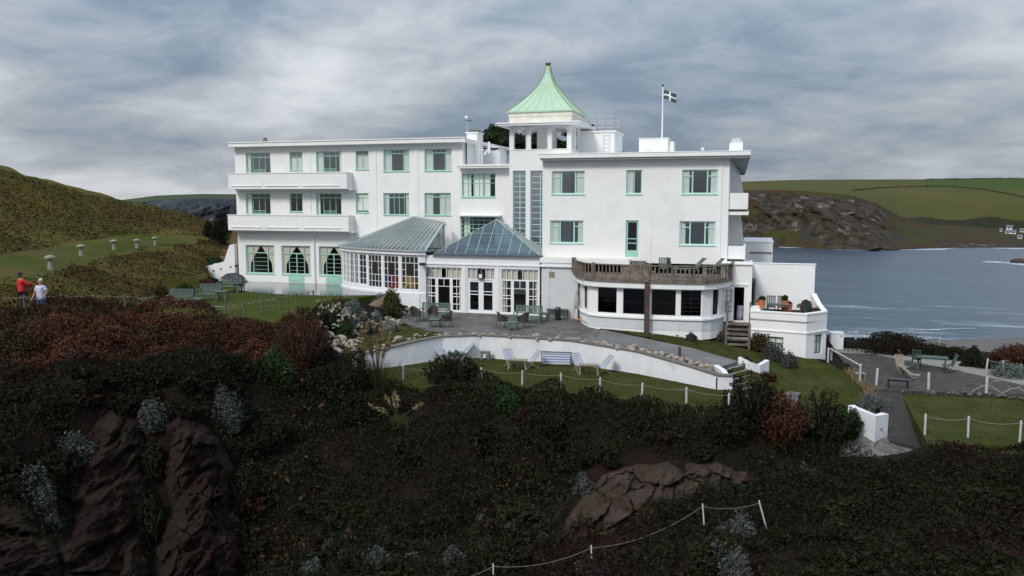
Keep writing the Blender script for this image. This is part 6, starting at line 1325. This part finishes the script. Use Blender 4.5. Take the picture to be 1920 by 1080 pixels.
fence([G(1848, 700, -3.2), G(1880, 704, -3.2), G(1912, 712, -3.2)], .75, .09, M['wpost'], M['rope'], 'rope_fence', 'short posts beside the silver shrub at the right edge', .05, rad=.03)
fence([G(1552, 684, -2.6), G(1558, 684, -2.75), G(1612, 716, -3.0)], .85, .10, M['wpost'], M['wpost'], 'handrail', 'white handrail sloping down from the hotel corner to the patio', 0, rad=.09)
# lights fence on the left, with little bulbs
def bulbs(root, tops, h, n, r=.016, f=1.0, sag=.02, sec=None):
    P = []
    for i in range(len(tops)-1):
        if sec and i not in sec: continue
        a, b = tops[i], tops[i+1]; L_ = (b-a).length; m_ = max(3, int(L_*n))
        for k in range(m_): t = (k+.5)/m_; q = a.lerp(b, t)-Vector((0, 0, h*(1-f)+.06+sag*L_*4*t*(1-t)+random.random()*.07)); P.append(q)
    mb = MB(); [mb.beam(q, q+Vector((random.gauss(0, .05), 0, random.uniform(.03, .09))), r*random.uniform(.8, 2), n=5) for q in P if random.random() < .8]; mb.build('light_bulbs', M['bulb'], root)
pf = [(-60, 600, .9), (47, 598, .85), (115, 594, .78), (180, 592, .62), (236, 592, .45), (287, 594, .2)]
r1_, t1, l1 = fence([G(a, b, z) for a, b, z in pf], .98, .085, M['post'], M['rope'], 'lights_fence', 'wooden posts strung with two lines of little lights in front of the two people', .02, ropes=(1, .12), rad=.02)
bulbs(r1_, t1, .98, 5); bulbs(r1_, t1, .98, 6, f=.12)
pf = [G(287, 594, .0), G(355, 597, -.05), G(423, 604, -.08)]; r2_, t2, l2 = fence(pf, .78, .07, M['post'], M['metal'], 'rail_fence', 'thin grey metal rail on dark posts at the front of the upper lawn', 0, rad=.035)
pf = [G(423, 604, -.08), G(459, 597, -.08), G(492, 590, -.08), G(524, 583, -.08), G(556, 577, -.08), G(587, 571, -.08)]
r3_, t3, l3 = fence(pf, .80, .10, M['post'], M['rope'], 'lights_fence', 'brown wooden posts with a string of lights along the upper lawn edge', .01, rad=.022); bulbs(r3_, t3, .8, 4)
# ================================================================== PEOPLE
def skin(name, pts, edges, mt, parent, sub=2):
    me = bpy.data.meshes.new(name); me.from_pydata([p[:3] for p in pts], edges, []); o = bpy.data.objects.new(name, me); COL.objects.link(o); me.materials.append(mt)
    m_ = o.modifiers.new('skin', 'SKIN'); m_.use_smooth_shade = True
    for i, v in enumerate(me.skin_vertices[0].data): r = pts[i][3]; v.radius = (r, pts[i][4] if len(pts[i]) > 4 else r); v.use_root = (i == 0)
    s_ = o.modifiers.new('sub', 'SUBSURF'); s_.levels = sub; s_.render_levels = sub; o.parent = parent; return o
def person(p, rz, shirt, trousers, hair, skinm, lab, armL, armR, longsleeve, legs=((-.10, .02), (.11, -.04)), longhair=False):
    r = empty('person', p, rz, label=lab, cat='person')      # faces -y in its own frame
    J = [(0, 0, .95, .155, .115), (0, -.01, 1.12, .14, .10), (0, -.01, 1.30, .165, .11), (0, .0, 1.43, .11, .085), (0, -.005, 1.51, .052), (0, -.015, 1.585, .075, .085), (0, -.015, 1.67, .082, .095), (0, -.005, 1.735, .05, .06)]
    E = [(0, 1), (1, 2), (2, 3), (3, 4), (4, 5), (5, 6), (6, 7)]; arms = []
    for s_, arm in ((-1, armL), (1, armR)):
        i = len(J); J += [(s_*.17, 0, 1.41, .062), (*arm[0], .046), (*arm[1], .030)]; E += [(3, i), (i, i+1), (i+1, i+2)]
        w = Vector(arm[1]); d = (w-Vector(arm[0])).normalized(); h = len(J); J.append((*(w+d*.055), .036, .02)); E.append((i+2, h))
        side = Vector((0, -1, 0)) if abs(d.y) < .8 else Vector((1, 0, 0))
        for f in range(4):
            o_ = side*(.030-.02*f); a_ = w+d*.10+o_; b_ = a_+d*(.05-.006*abs(f-1.3))+Vector((-s_*.012, 0, -.01)); k = len(J); J += [(*a_, .010), (*b_, .008)]; E += [(h, k), (k, k+1)]
        t_ = w+d*.05+side*.045; k = len(J); J += [(*t_, .012), (*(t_+d*.035+side*.01), .009)]; E += [(h, k), (k, k+1)]
    feet = []
    for s_, (fx, fy) in zip((-1, 1), legs):
        i = len(J); J += [(s_*.095, 0, .86, .095), ((s_*.10+fx)/2, fy*.5-.02, .50, .062), (fx, fy+.02, .10, .042), (fx, fy-.04, .035, .04), (fx, fy-.16, .03, .035)]; E += [(0, i), (i, i+1), (i+1, i+2), (i+2, i+3), (i+3, i+4)]; feet.append(i)
    skin('body', J, E, skinm, r)
    sh = [(0, 0, .80, .20, .155), (0, 0, .95, .215, .165), (0, -.012, 1.12, .205, .16), (0, -.012, 1.30, .215, .15), (0, 0, 1.42, .14, .11)]; se = [(0, 1), (1, 2), (2, 3), (3, 4)]
    for s_, arm in ((-1, armL), (1, armR)):
        i = len(sh); el = Vector(arm[0]); s0 = Vector((s_*.185, 0, 1.40)); sh += [(*s0, .095)]; se.append((4, i))
        if longsleeve: sh += [(*el, .075), (*(el.lerp(Vector(arm[1]), .97)), .055)]; se += [(i, i+1), (i+1, i+2)]
        else: sh += [(*s0.lerp(el, .85), .085)]; se.append((i, i+1))
    skin('shirt', sh, se, shirt, r)
    tr_ = [(0, 0, 1.02, .185, .14)]; te = []
    for s_, (fx, fy) in zip((-1, 1), legs):
        i = len(tr_); tr_ += [(s_*.10, 0, .84, .128), ((s_*.10+fx)/2, fy*.5-.02, .50, .098), (fx, fy+.02, .07, .078)]; te += [(0, i), (i, i+1), (i+1, i+2)]
    skin('trousers', tr_, te, trousers, r)
    hp = [(0, .035, 1.66, .088, .092), (0, .01, 1.725, .085, .095), (0, -.02, 1.765, .05, .07)]; he = [(0, 1), (1, 2)]
    if longhair: hp += [(0, .07, 1.58, .075)]; he += [(0, 3)]
    skin('hair', hp, he, hair, r)
    mb = MB()
    for s_ in (-1, 1): mb.lathe([(.001, -.008), (.008, 0), (.001, .008)], 6, (s_*.03, -.108, 1.668))
    mb.box(-.022, .022, -.112, -.104, 1.598, 1.606); mb.build('face_features', M['black'], r); m2 = MB(); m2.beam((0, -.105, 1.665), (0, -.125, 1.632), .022); [m2.beam((s_*.086, 0, 1.62), (s_*.09, .004, 1.67), .02, .03) for s_ in (-1, 1)]; m2.build('nose_and_ears', skinm, r)
    mb = MB()
    for fx, fy in legs: mb.prism([(fx-.05, fy-.20), (fx+.05, fy-.20), (fx+.055, fy+.07), (fx-.055, fy+.07)], 0, [.05, .05, .11, .11])
    mb.build('shoes', M['black'], r); return r
SK = mat('warm_skin', (.42, .22, .15), .6, (.36, .18, .12), 8)
RED = mat('red_jacket', (.50, .012, .012), .8, (.40, .01, .01), 5, bump=.2); JEAN = mat('blue_jeans', (.035, .065, .14), .9, (.025, .045, .10), 5); NAVY = mat('black_trousers', (.012, .012, .018), .9)
POLO = mat('pale_polo_shirt', (.50, .50, .62), .9, (.42, .42, .54), 6, bump=.2); HB = mat('dark_hair', (.012, .009, .007), .7); HW = mat('white_hair', (.50, .47, .42), .8)
pp = D(44, 594, 35.4); pz = gz1(pp.x, pp.y)
person((pp.x, pp.y, pz), YAW+2.5, RED, NAVY, HB, SK, 'person in a red jacket and black trousers seen from behind at the lights fence', ((-.30, -.16, 1.24), (-.20, -.40, 1.22)), ((.26, .03, 1.15), (.24, -.10, .92)), True, longhair=True)
pp = D(80, 598, 34.8); pz = gz1(pp.x, pp.y)
person((pp.x, pp.y, pz), YAW-.35, POLO, JEAN, HW, SK, 'white haired person in a pale polo shirt and blue jeans leaning by the lights fence', ((-.27, -.06, 1.16), (-.31, -.20, .90)), ((.30, .05, 1.20), (.30, -.12, 1.02)), False, legs=((-.12, -.10), (.12, .05)))
# ================================================================== STADDLE STONES
def staddle():
    r = empty('staddle_stone', (0, 0, 0)); MB().lathe([(.26, -.1), (.25, 0), (.21, .2), (.17, .42), (.15, .58)], 4*3, sx=1, sy_=.95).build('pillar', M['staddle'], r)
    MB().lathe([(.14, .58), (.38, .61), (.41, .66), (.36, .73), (.20, .79), (.04, .82)], 16).build('cap', M['staddle'], r, smooth=True); return r
s0 = staddle(); stad = [(95, 506, 1.0, 'nearest and largest mushroom shaped staddle stone on the green track'), (152.5, 480, .95, 'second staddle stone from the left on the green track'), (214, 468, .9, 'middle one of the five mushroom shaped staddle stones'), (257, 465, .85, 'staddle stone second from the hotel on the green track'), (291, 459.5, .85, 'staddle stone nearest the hotel, its pillar mostly sunk in grass')]
for i, (a, b, s_, lab) in enumerate(stad):
    p = onground(a, b); o = s0 if i == 0 else copy_tree(s0); o.location = p; o.scale = (s_*.72, s_*.72, s_); o['label'] = lab; o['category'] = 'staddle stone'; o['group'] = 'staddle stones along the green track'
# short grass on the lawns
def lawngrass(poly, z, dens, h, mt):
    x0, y0 = np.min(poly, 0); x1, y1 = np.max(poly, 0); n = int((x1-x0)*(y1-y0)*dens); x = x0+(x1-x0)*RN.random(n); y = y0+(y1-y0)*RN.random(n); ok = inpoly(x, y, poly)
    for q, t in SLABS:
        if t > z+.01: ok &= ~inpoly(x, y, q)
    x, y = x[ok], y[ok]; k = (.3+1.1*fbm(x*.9, y*.9, 3, 3))[:, None]; V, F = blades(np.stack([x, y, np.full(len(x), z-.01)], -1), h*k, .03, .6); tag(npmesh('grass', V, F, M[mt]), kind='stuff')
lawngrass(np.array(SLW), -2.15, 130, .06, 'lf_lawn'); lawngrass(np.array(RL), -3.16, 90, .06, 'lf_lawn'); lawngrass(np.array(LW), -.05, 60, .06, 'lf_lawn')
# ================================================================== FURNITURE
def slats(mb, p0, p1, wdir, width, n, gap, t):                # n slats side by side, each running p0->p1
    w = width/n
    for k in range(n): o_ = Vector(wdir)*((k+.5)*w-width/2); mb.beam(Vector(p0)+o_, Vector(p1)+o_, t if abs(Vector(wdir).z) > .5 else w*(1-gap), w*(1-gap) if abs(Vector(wdir).z) > .5 else t)
def bench(w, m_, lab, loc, rz, grp='garden benches', backh=.95):     # front faces -y
    r = empty('garden_bench', loc, rz, label=lab, cat='bench'); r['group'] = grp; mb = MB()
    for k in range(6): mb.box(-w/2, w/2, -.30+k*.085, -.30+k*.085+.068, .40, .425)
    mb.build('seat', m_, r); mb = MB(); mb.beam((-w/2, .27, backh), (w/2, .27, backh), .07, .05); mb.beam((-w/2, .24, .52), (w/2, .24, .52), .05, .04); n = int(w/.085)
    for k in range(n): x = -w/2+.05+(w-.1)*(k+.5)/n; mb.beam((x, .24, .52), (x, .27, backh), .055, .018)
    mb.build('backrest', m_, r)
    for sx in (-1, 1):
        for y_, h_ in ((-.28, .62), (.25, backh)): MB().beam((sx*(w/2-.03), y_, 0), (sx*(w/2-.03), y_+(.03 if y_ > 0 else 0), h_), .06).build('leg', m_, r)
        MB().beam((sx*(w/2-.03), -.32, .64), (sx*(w/2-.03), .24, .66), .07, .035).build('armrest', m_, r)
    return r
def table(w, d, h, m_, lab, loc, rz=0, name='table', cat='table', grp=None, t=.035, shelf=False, cross=False):
    r = empty(name, loc, rz, label=lab, cat=cat)
    if grp: r['group'] = grp
    mb = MB(); n = max(3, int(d/.09)); [mb.box(-w/2, w/2, -d/2+k*d/n+.006, -d/2+(k+1)*d/n-.006, h-t, h) for k in range(n)]; mb.box(-w/2+.04, w/2-.04, -d/2+.05, d/2-.05, h-t-.05, h-t-.003)
    if shelf: mb.box(-w/2+.05, w/2-.05, -d/2+.06, d/2-.06, h*.25, h*.25+.03)
    mb.build('tabletop', m_, r)
    for sx in (-1, 1):
        if cross: MB().beam((sx*(w/2-.1), -d/2+.03, 0), (sx*(w/2-.1), d/2-.05, h-.05), .045, .03).build('leg', m_, r); MB().beam((sx*(w/2-.14), d/2-.03, 0), (sx*(w/2-.14), -d/2+.05, h-.05), .045, .03).build('leg', m_, r)
        else:
            for sy_ in (-1, 1): MB().beam((sx*(w/2-.06), sy_*(d/2-.06), 0), (sx*(w/2-.06), sy_*(d/2-.06), h-t), .05).build('leg', m_, r)
    return r
def wicker(lab, loc, rz):
    r = empty('wicker_chair', loc, rz, label=lab, cat='chair'); r['group'] = 'wicker armchairs on the paved terrace'
    MB().prism([(-.24, -.27), (.24, -.27), (.22, .2), (-.22, .2)], .34, .42).build('seat', M['wicker'], r)
    mb = MB(); n = 14; P = []
    for k in range(n+1): a = PI*(k/n); P.append((.29*math.cos(a), -.02+.30*math.sin(a), .64+.24*math.sin(a)**1.3))
    P = [(.29, -.27, .62)]+P+[(-.29, -.27, .62)]
    for a, b in zip(P[:-1], P[1:]): q = lambda p: (p[0]*.82, p[1]*.82-.01, .40); mb.quad(a, b, q(b), q(a)); q2 = lambda p: (p[0]*.78, p[1]*.78-.01, p[2]-.005); mb.quad(q2(a), q2(b), (q(b)[0]*.95, q(b)[1]*.95, .40), (q(a)[0]*.95, q(a)[1]*.95, .40))
    mb.path(P, .045, n=6); mb.build('backrest', M['wicker'], r)
    for sx in (-1, 1):
        for y_ in (-.24, .2): MB().beam((sx*.22, y_, .36), (sx*.26, y_+(.05 if y_ > 0 else -.03), 0), .035, n=6).build('leg', M['wicker'], r)
def deckchair(lab, loc, rz, grp='striped deckchairs on the sunken lawn'):            # faces -y
    r = empty('deckchair', loc, rz, label=lab, cat='deckchair'); r['group'] = grp
    for sx in (-1, 1): MB().beam((sx*.29, -.42, 0), (sx*.29, .48, 1.0), .04, .025).build('side_rail', M['teak'], r); MB().beam((sx*.25, .38, 0), (sx*.25, -.40, .42), .04, .025).build('side_rail', M['teak'], r)
    mb = MB(); mb.beam((-.29, .48, 1.0), (.29, .48, 1.0), .035, n=6); mb.beam((-.25, -.40, .42), (.25, -.40, .42), .035, n=6); mb.beam((-.29, -.40, .02), (.29, -.40, .02), .03, n=6); mb.beam((-.25, .36, .02), (.25, .36, .02), .03, n=6); mb.build('crossbar', M['teak'], r)
    mb = MB(); n = 12; S_ = [Vector((0, .49, 1.02)).lerp(Vector((0, -.41, .44)), k/n)-Vector((0, -.02*math.sin(PI*k/n), .20*math.sin(PI*(k/n)**1.25))) for k in range(n+1)]; ns = 9
    for k in range(n):
        for j in range(ns): x0, x1 = -.235+.47*j/ns, -.235+.47*(j+1)/ns; mb.quad(S_[k]+Vector((x0, 0, 0)), S_[k]+Vector((x1, 0, 0)), S_[k+1]+Vector((x1, 0, 0)), S_[k+1]+Vector((x0, 0, 0)), m=j % 2)
    mb.build('sling', [STW, STB], r); return r
STW = mat('white_canvas', (.46, .48, .53), .9); STB = mat('blue_canvas_stripe', (.15, .18, .31), .9)
def garden_chair(m_, lab, loc, rz, grp=None, recline=.12, name='garden_chair', sh=.42):
    r = empty(name, loc, rz, label=lab, cat='chair')
    if grp: r['group'] = grp
    mb = MB(); [mb.box(-.22, .22, -.22+k*.075, -.22+k*.075+.06, sh, sh+.02) for k in range(6)]; mb.build('seat', m_, r)
    mb = MB(); T0 = Vector((0, .20, sh+.02)); T1 = Vector((0, .20+recline*2.2, sh+.55)); [mb.beam(T0+Vector((-.19+k*.095, 0, 0)), T1+Vector((-.19+k*.095, 0, 0)), .07, .015) for k in range(5)]; mb.beam(T1-Vector((.24, 0, 0)), T1+Vector((.24, 0, 0)), .05, .03); mb.build('backrest', m_, r)
    for sx in (-1, 1): MB().beam((sx*.21, -.24, 0), (sx*.21, .24, sh), .035, .02).build('leg', m_, r); MB().beam((sx*.19, .26, 0), (sx*.19, -.22, sh), .035, .02).build('leg', m_, r)
    return r
GS = 'painted benches'
def onz(px, py, z): return G(px, py, z)
bench(1.75, M['greenwood'], 'green slatted bench under the left conservatory window behind the wicker chairs', onz(815, 600, -1), 0, 'green benches against the conservatory')
bench(1.55, M['greenwood'], 'green slatted bench under the right conservatory window', onz(990, 606, -1), .0, 'green benches against the conservatory')
for a, b, rz, lab in ((778, 604, .9, 'wicker armchair furthest left on the terrace'), (812, 602, .2, 'wicker armchair half hidden behind the low table at the left'), (839, 613, -.9, 'wicker armchair right of the left low table'), (941, 614, 2.2, 'wicker armchair left of the right low table'), (982, 615, -2.2, 'wicker armchair in front of the right green bench')): wicker(lab, onz(a, b, -1), rz)
table(.62, .5, .45, M['greyplastic'], 'low grey slatted table between the left wicker chairs', onz(815, 613, -1), .1, name='low_table', shelf=True)
table(.55, .5, .42, M['greenwood'], 'low green table between the right wicker chairs', onz(961, 618, -1), .1, name='low_table', shelf=True)
table(.55, .45, .48, M['greyplastic'], 'small grey green side table beside the right green bench', onz(1019, 602, -1), 0, name='side_table'); table(1.25, .45, .55, M['greyplastic'], 'long narrow grey table behind the black bin', onz(1045, 597, -1), 0, name='side_table')
r_ = empty('litter_bin', onz(1046, 600, -1), label='black litter bin by the pale wall of the terrace', cat='bin'); MB().lathe([(.15, 0), (.17, .05), (.19, .58)], 14).build('body', M['black'], r_); MB().lathe([(.2, .58), (.2, .64), (.14, .74), (.05, .76)], 14).build('lid', M['black'], r_)
r_ = empty('folded_parasol', onz(1080, 603, -1), label='folded cream parasol and poles leaning at the corner of the bay', cat='parasol'); PC = mat('cream_canvas', (.42, .40, .35), .9, (.32, .30, .26), 5)
MB().beam((-.2, 0, 0), (.12, .15, 1.9), .04, n=6).build('pole', M['teak'], r_); mb = MB(); mb.lathe([(.05, .75), (.13, .85), (.12, 1.3), (.06, 1.75), (.02, 1.85)], 10, (.02, .05, 0)); mb.build('canopy', PC, r_, smooth=True); MB().beam((-.42, 0, 0), (.05, .15, 1.3), .035, n=6).build('pole', M['teak'], r_)
r_ = rock(onz(1080, 602, -1)+Vector((.12, -.15, .12)), .16, 2, lab='orange brown lump at the foot of the folded parasol', cat='stone', mt=M['terracotta'])
# benches on the upper lawn
bench(1.35, M['greyplastic'], 'grey bench nearest the iron rail on the upper lawn', onz(338, 575, -.05), .25, 'grey benches on the upper lawn')
bench(1.35, M['greyplastic'], 'grey bench in the middle of the upper lawn beside a small table', onz(392, 563, -.05), .2, 'grey benches on the upper lawn')
bench(1.5, M['greyplastic'], 'grey bench furthest back beside the wet terrace', onz(431, 548, -.05), .1, 'grey benches on the upper lawn')
table(.75, .6, .62, M['greyplastic'], 'small table on the upper lawn between the benches', onz(416, 565, -.05), .2); table(.6, .5, .55, M['black'], 'small dark table at the edge of the wet terrace', onz(449, 548, -.05), .1); table(.5, .5, .5, M['greyplastic'], 'low table right of the front bench on the upper lawn', onz(372, 576, -.05), .1)
# sunken lawn
for a, b, rz, lab in ((826, 678, .9, 'striped deckchair furthest left, half behind the dark bush'), (873, 676, -.9, 'striped deckchair just right of the dark bush'), (957, 690, .75, 'striped deckchair left of the first pale table'), (998, 692, -.95, 'striped deckchair right of the first pale table'), (1085, 699, .75, 'striped deckchair left of the second pale table'), (1132, 702, -1.0, 'striped deckchair furthest right')): deckchair(lab, onz(a, b-2, -2.15), rz).scale = (.82, .82, .82)
table(.95, .45, .50, M['teak'], 'low pale wooden table between the middle deckchairs', onz(970, 693, -2.15), .1, name='low_table', shelf=False); table(.95, .45, .50, M['teak'], 'low pale wooden table between the right hand deckchairs', onz(1104, 703, -2.15), .1, name='low_table')
table(.85, .45, .38, M['greenwood'], 'low green table between the left hand deckchairs', onz(856, 674, -2.15), .1, name='low_table'); table(.5, .4, .44, M['greenwood'], 'small green stool table alone against the white wall', onz(910, 675, -2.15), .05, name='side_table')
r_ = empty('folded_deckchairs', onz(1043, 686, -2.15), .15, label='stack of folded striped deckchairs leaning against the white wall', cat='deckchairs')
for k in range(3):
    mb = MB()
    for j in range(9): z0 = .08+j*.06; mb.quad((-.70+k*.04, .05+.05*k+z0*.35, z0), (.66+k*.04, .05+.05*k+z0*.35, z0), (.66+k*.04, .05+.05*k+(z0+.06)*.35, z0+.06), (-.70+k*.04, .05+.05*k+(z0+.06)*.35, z0+.06), m=j % 2)
    mb.build('sling', [STW, STB], r_); mb = MB(); [mb.beam((-.75, .03+.05*k+z*.35, z), (.72, .03+.05*k+z*.35, z-.03*k), .035) for z in (.05, .64)]; [mb.beam((x, .03+.05*k, .03), (x, .25+.05*k, .66), .03) for x in (-.74, .7)]; mb.build('frame', M['wood'], r_)
p = onz(1274, 668, -1.3); r_ = MB().beam((p.x, p.y, -1.5), (p.x, p.y, -.85), .13, n=8).build('wooden_post', M['brownwood']); tag(r_, 'short dark wooden post among the stones of the sloping path', 'post')
# deck furniture
for px, Y, rz, rc, lab in ((1243, 43.6, .1, .02, 'grey chair with pale back seen over the deck balustrade'), (1262, 44.2, 2.2, .05, 'grey deck chair turned sideways left of the pale one'), (1297, 43.8, -1.0, .25, 'reclined grey lounger in the middle of the deck'), (1331, 43.9, -1.1, .25, 'reclined grey lounger at the right end of the deck')):
    garden_chair(M['greyplastic'], lab, (flat(px, Y, 2.6), Y, zd), rz, 'grey chairs on the timber deck', rc, sh=.5)
table(.9, .6, .55, M['greyplastic'], 'low grey table on the timber deck among the chairs', (flat(1278, 43.4, 2.3), 43.4, zd), .1)
# terrace pots
def pot(px, Y, s_, kd, lab, ph=.45, r0=.17, z=None):
    x = flat(px, Y, -.2); r = empty('potted_plant', (x, Y, zf if z is None else z), label=lab, cat='plant pot'); r['group'] = 'terracotta pots on the small terrace'; MB().lathe([(r0*.7, 0), (r0, ph*.9), (r0*1.12, ph*.92), (r0*1.12, ph), (r0*.9, ph), (r0*.9, ph-.05)], 16).build('pot', M['terracotta'], r)
    pts, u = bushpts(1500, (s_, s_, s_*1.1), seed=px); pts[:, 2] += ph; V, F = leafquads(pts, .05, .2, nrm=u); npmesh('foliage', V, F, M[kd], r)
pot(1428, 43.95, .20, 'lf_green', 'bright orange pot with a small bush on the parapet corner', .46, .17, zt_+.12); pot(1421, 45.2, .08, 'lf_dk', 'small orange pot behind the bright one on the parapet', .7, .13); pot(1471, 45.3, .27, 'lf_green', 'terracotta pot with a broad green bush behind the teal table', .8, .2); pot(1480, 45.6, .1, 'lf_dk', 'small terracotta pot right of the broad bush', .6, .14)
pot(1508, 45.6, .42, 'lf_greyd', 'brown pot with a large dark shrub at the right of the terrace', .45, .25); pot(1514, 44.6, .34, 'lf_greyd', 'front pot with trailing shrub in the terrace corner', .3, .25); pot(1526, 44.7, .3, 'lf_greyd', 'pot with low spreading shrub beside the right parapet', .25, .2)
table(1.15, .6, .70, M['greyplastic'], 'grey teal table on the small terrace', (flat(1459, 44.6, .2), 44.6, zf), .05)
for px, lab in ((1446, 'dark chair left behind the terrace table'), (1466, 'dark chair right behind the terrace table')): garden_chair(M['black'], lab, (flat(px, 45.3, .2), 45.3, zf), 0, 'dark chairs on the small terrace')
MB().box(flat(1432, 46.8, -.3), flat(1512, 46.8, -.3), 46.80, 46.88, zf+.02, zf+.10).build('dark_strip', M['black'], HOT)  # black strip along the foot of the screen wall
# entrance interior bucket/table cloth
r_ = empty('cloth_table', (flat(1388, 45.4, -.3), 45.4, -.63), label='small round table under a lilac cloth inside the open doorway', cat='table'); MB().lathe([(.24, 0), (.22, .3), (.19, .6), (.20, .72), (.12, .74)], 14).build('cloth', mat('lilac_cloth', (.42, .40, .52), .9), r_, smooth=True); MB().lathe([(.2, .74), (.2, .76)], 14).build('tabletop', M['wframe'], r_)
# patio furniture
for a, b, rz, lab in ((1700, 692, 1.6, 'green folding chair furthest left at the patio table'), (1718, 688, 2.9, 'green folding chair behind the patio table'), (1776, 700, -1.5, 'dark folding chair right of the patio table')): garden_chair(M['patiogreen'], lab, onz(a, b, -3), rz, 'folding chairs around the patio table', .1)
table(1.5, .8, .72, M['patiogreen'], 'teal folding table on the grey patio', onz(1746, 694, -3), -.1, cross=True)
table(.95, .4, .45, M['black'], 'low dark bench at the near edge of the patio', onz(1683, 728, -3), -.05, name='low_table'); table(.5, .4, .35, M['teak'], 'little low bench by the patio edge near the straw grass', onz(1612, 712, -3), .2, name='low_table')
garden_chair(M['teak'], 'pale wooden lounger lying on the patio slabs', onz(1715, 712, -3), 1.2, None, .3, 'lounger', .25); garden_chair(M['teak'], 'pale folded chair left of the patio table', onz(1692, 700, -3), .4, None, .1, 'garden_chair', .35)
# driftwood and stones along the patio edge
GREYR = []
for r_ in ROCK: q_ = r_.copy(); q_.materials.clear(); q_.materials.append(M['greystone']); GREYR.append(q_)
for k in range(26): a = 1690+k*9.5+random.random()*5; rock(onz(a, 732+(a-1690)*.055+random.gauss(0, 1.5), -3.05), random.uniform(.08, .17), name='stone', lab='dark grey stone in the bed along the patio edge', grp='stones along the patio edge', mt=None).data = random.choice(GREYR)
for a, b, c, lab in ((1850, 735, .9, 'bleached driftwood branch in the bed left of the thick white post'), (1905, 740, 1.0, 'bleached forked driftwood at the right edge bed')):
    p = onz(a, b, -3); mb = MB(); mb.path([(-.6, 0, 0), (-.2, .05, .25), (.1, 0, .32), (.6, -.1, .02)], .05, n=6); mb.path([(.05, 0, .32), (.25, .1, .5), (.5, .15, .55)], .035, n=6); mb.path([(-.2, .05, .24), (-.35, 0, .42)], .03, n=6); o = mb.build('driftwood', M['stone']); o.location = p; tag(o, lab, 'driftwood')
# white cabinet and gate beside the hotel corner
p = onz(1569, 655, -2.98); r_ = empty('white_cabinet', p, .1, label='white storage cabinet beside the hotel corner above the beach', cat='cabinet'); MB().box(-.36, .36, 0, .5, 0, .95).build('body', M['wframe'], r_, bevel=.01); MB().box(-.39, .39, -.03, .53, .951, .985).build('lid', M['wframe'], r_); MB().box(.2, .27, -.02, -.001, .78, .84).build('handle', M['black'], r_)
# flagpole and flag on the roof box
x = flat(1241.5, 49.9, 10); fr_ = empty('flagpole', (x, 49.9, 8.56), label='white flagpole on the roof with a dark green flag bearing a white cross', cat='flagpole')
MB().lathe([(.055, 0), (.045, 2), (.035, 4.15)], 10).build('pole', M['wmetal'], fr_); MB().lathe([(.02, 4.15), (.07, 4.2), (.05, 4.28), (.01, 4.3)], 8).build('finial', M['black'], fr_)
FG_ = mat('flag_green', (.035, .09, .07), .85); FB = mat('flag_black', (.01, .01, .012), .85); FW = mat('flag_white', (.75, .76, .78), .85)
mb = MB(); nx, nz_ = 34, 22; w_, h_ = .80, .52; tilt = -.30
def fp(u, v): return (.05+u*w_*.94, .10*math.sin(u*7+v*1.3)*u-.05*u, 3.95-v*h_+tilt*u*.8+.04*math.sin(u*6))
for a in range(nx):
    for b in range(nz_):
        u, v = (a+.5)/nx, (b+.5)/nz_; du, dv = abs(u-.5)*w_, abs(v-.5)*h_; m_ = 2 if min(du, dv) < .045 else (1 if min(du, dv) < .075 else 0)
        mb.quad(fp(a/nx, b/nz_), fp((a+1)/nx, b/nz_), fp((a+1)/nx, (b+1)/nz_), fp(a/nx, (b+1)/nz_), m=m_)
mb.build('flag', [FG_, FB, FW], fr_)
# camera / anemometer mast on the roof
x = flat(876, 53, 11); r_ = empty('weather_mast', (x, 53, 10.5), label='small white weather instrument above the left wing chimney', cat='weather instrument'); MB().beam((0, 0, 0), (0, 0, 1.0), .02, n=6).build('mast', M['wmetal'], r_)
mb = MB(); mb.lathe([(.02, 1.0), (.10, 1.05), (.12, 1.12), (.05, 1.2)], 10, (-.06, 0, 0)); mb.build('dome', M['wmetal'], r_); mb = MB(); [mb.lathe([(.02, .82), (.06, .86), (.02, .92)], 8, (q, 0, 0)) for q in (-.06, .1, .26)]; mb.beam((-.06, 0, .9), (.3, 0, .9), .02); mb.build('cups', M['black'], r_)
p = Vector((flat(1163, 49, 8.7), 49, 8.62)); mb = MB(); mb.lathe([(.02, 0), (.10, .05), (.12, .14), (.05, .2)], 8, sx=1.7); mb.beam((.1, 0, .15), (.26, 0, .22), .07, .06); mb.beam((-.15, 0, .1), (-.34, 0, .06), .06, .04); o = mb.build('bird', M['black']); o.location = p; tag(o, 'dark bird perched on the flat roof right of the ladder block', 'bird')
# furniture colours seen inside the curved conservatory
for k, (px, Y, c, lab) in enumerate(((742, 47.2, 'red', 'red armchair inside the curved conservatory'), (727, 47.6, 'blue', 'dark blue armchair inside the curved conservatory'), (768, 47.0, 'yellow', 'mustard patterned chair inside the curved conservatory'))):
    cc = {'red': (.35, .02, .03), 'blue': (.03, .04, .14), 'yellow': (.35, .24, .06)}[c]; m_ = mat(c+'_fabric', cc, .9); r_ = empty('armchair', (flat(px, Y, .5), Y, .02), .2, label=lab, cat='armchair')
    MB().box(-.4, .4, -.4, .3, .1, .45).build('seat', m_, r_, bevel=.03); MB().box(-.4, .4, .301, .45, .1, 1.0).build('backrest', m_, r_, bevel=.03)
    for s_ in (-1, 1): MB().box(min(s_*.401, s_*.52), max(s_*.401, s_*.52), -.4, .3, .05, .62).build('armrest', m_, r_, bevel=.03)
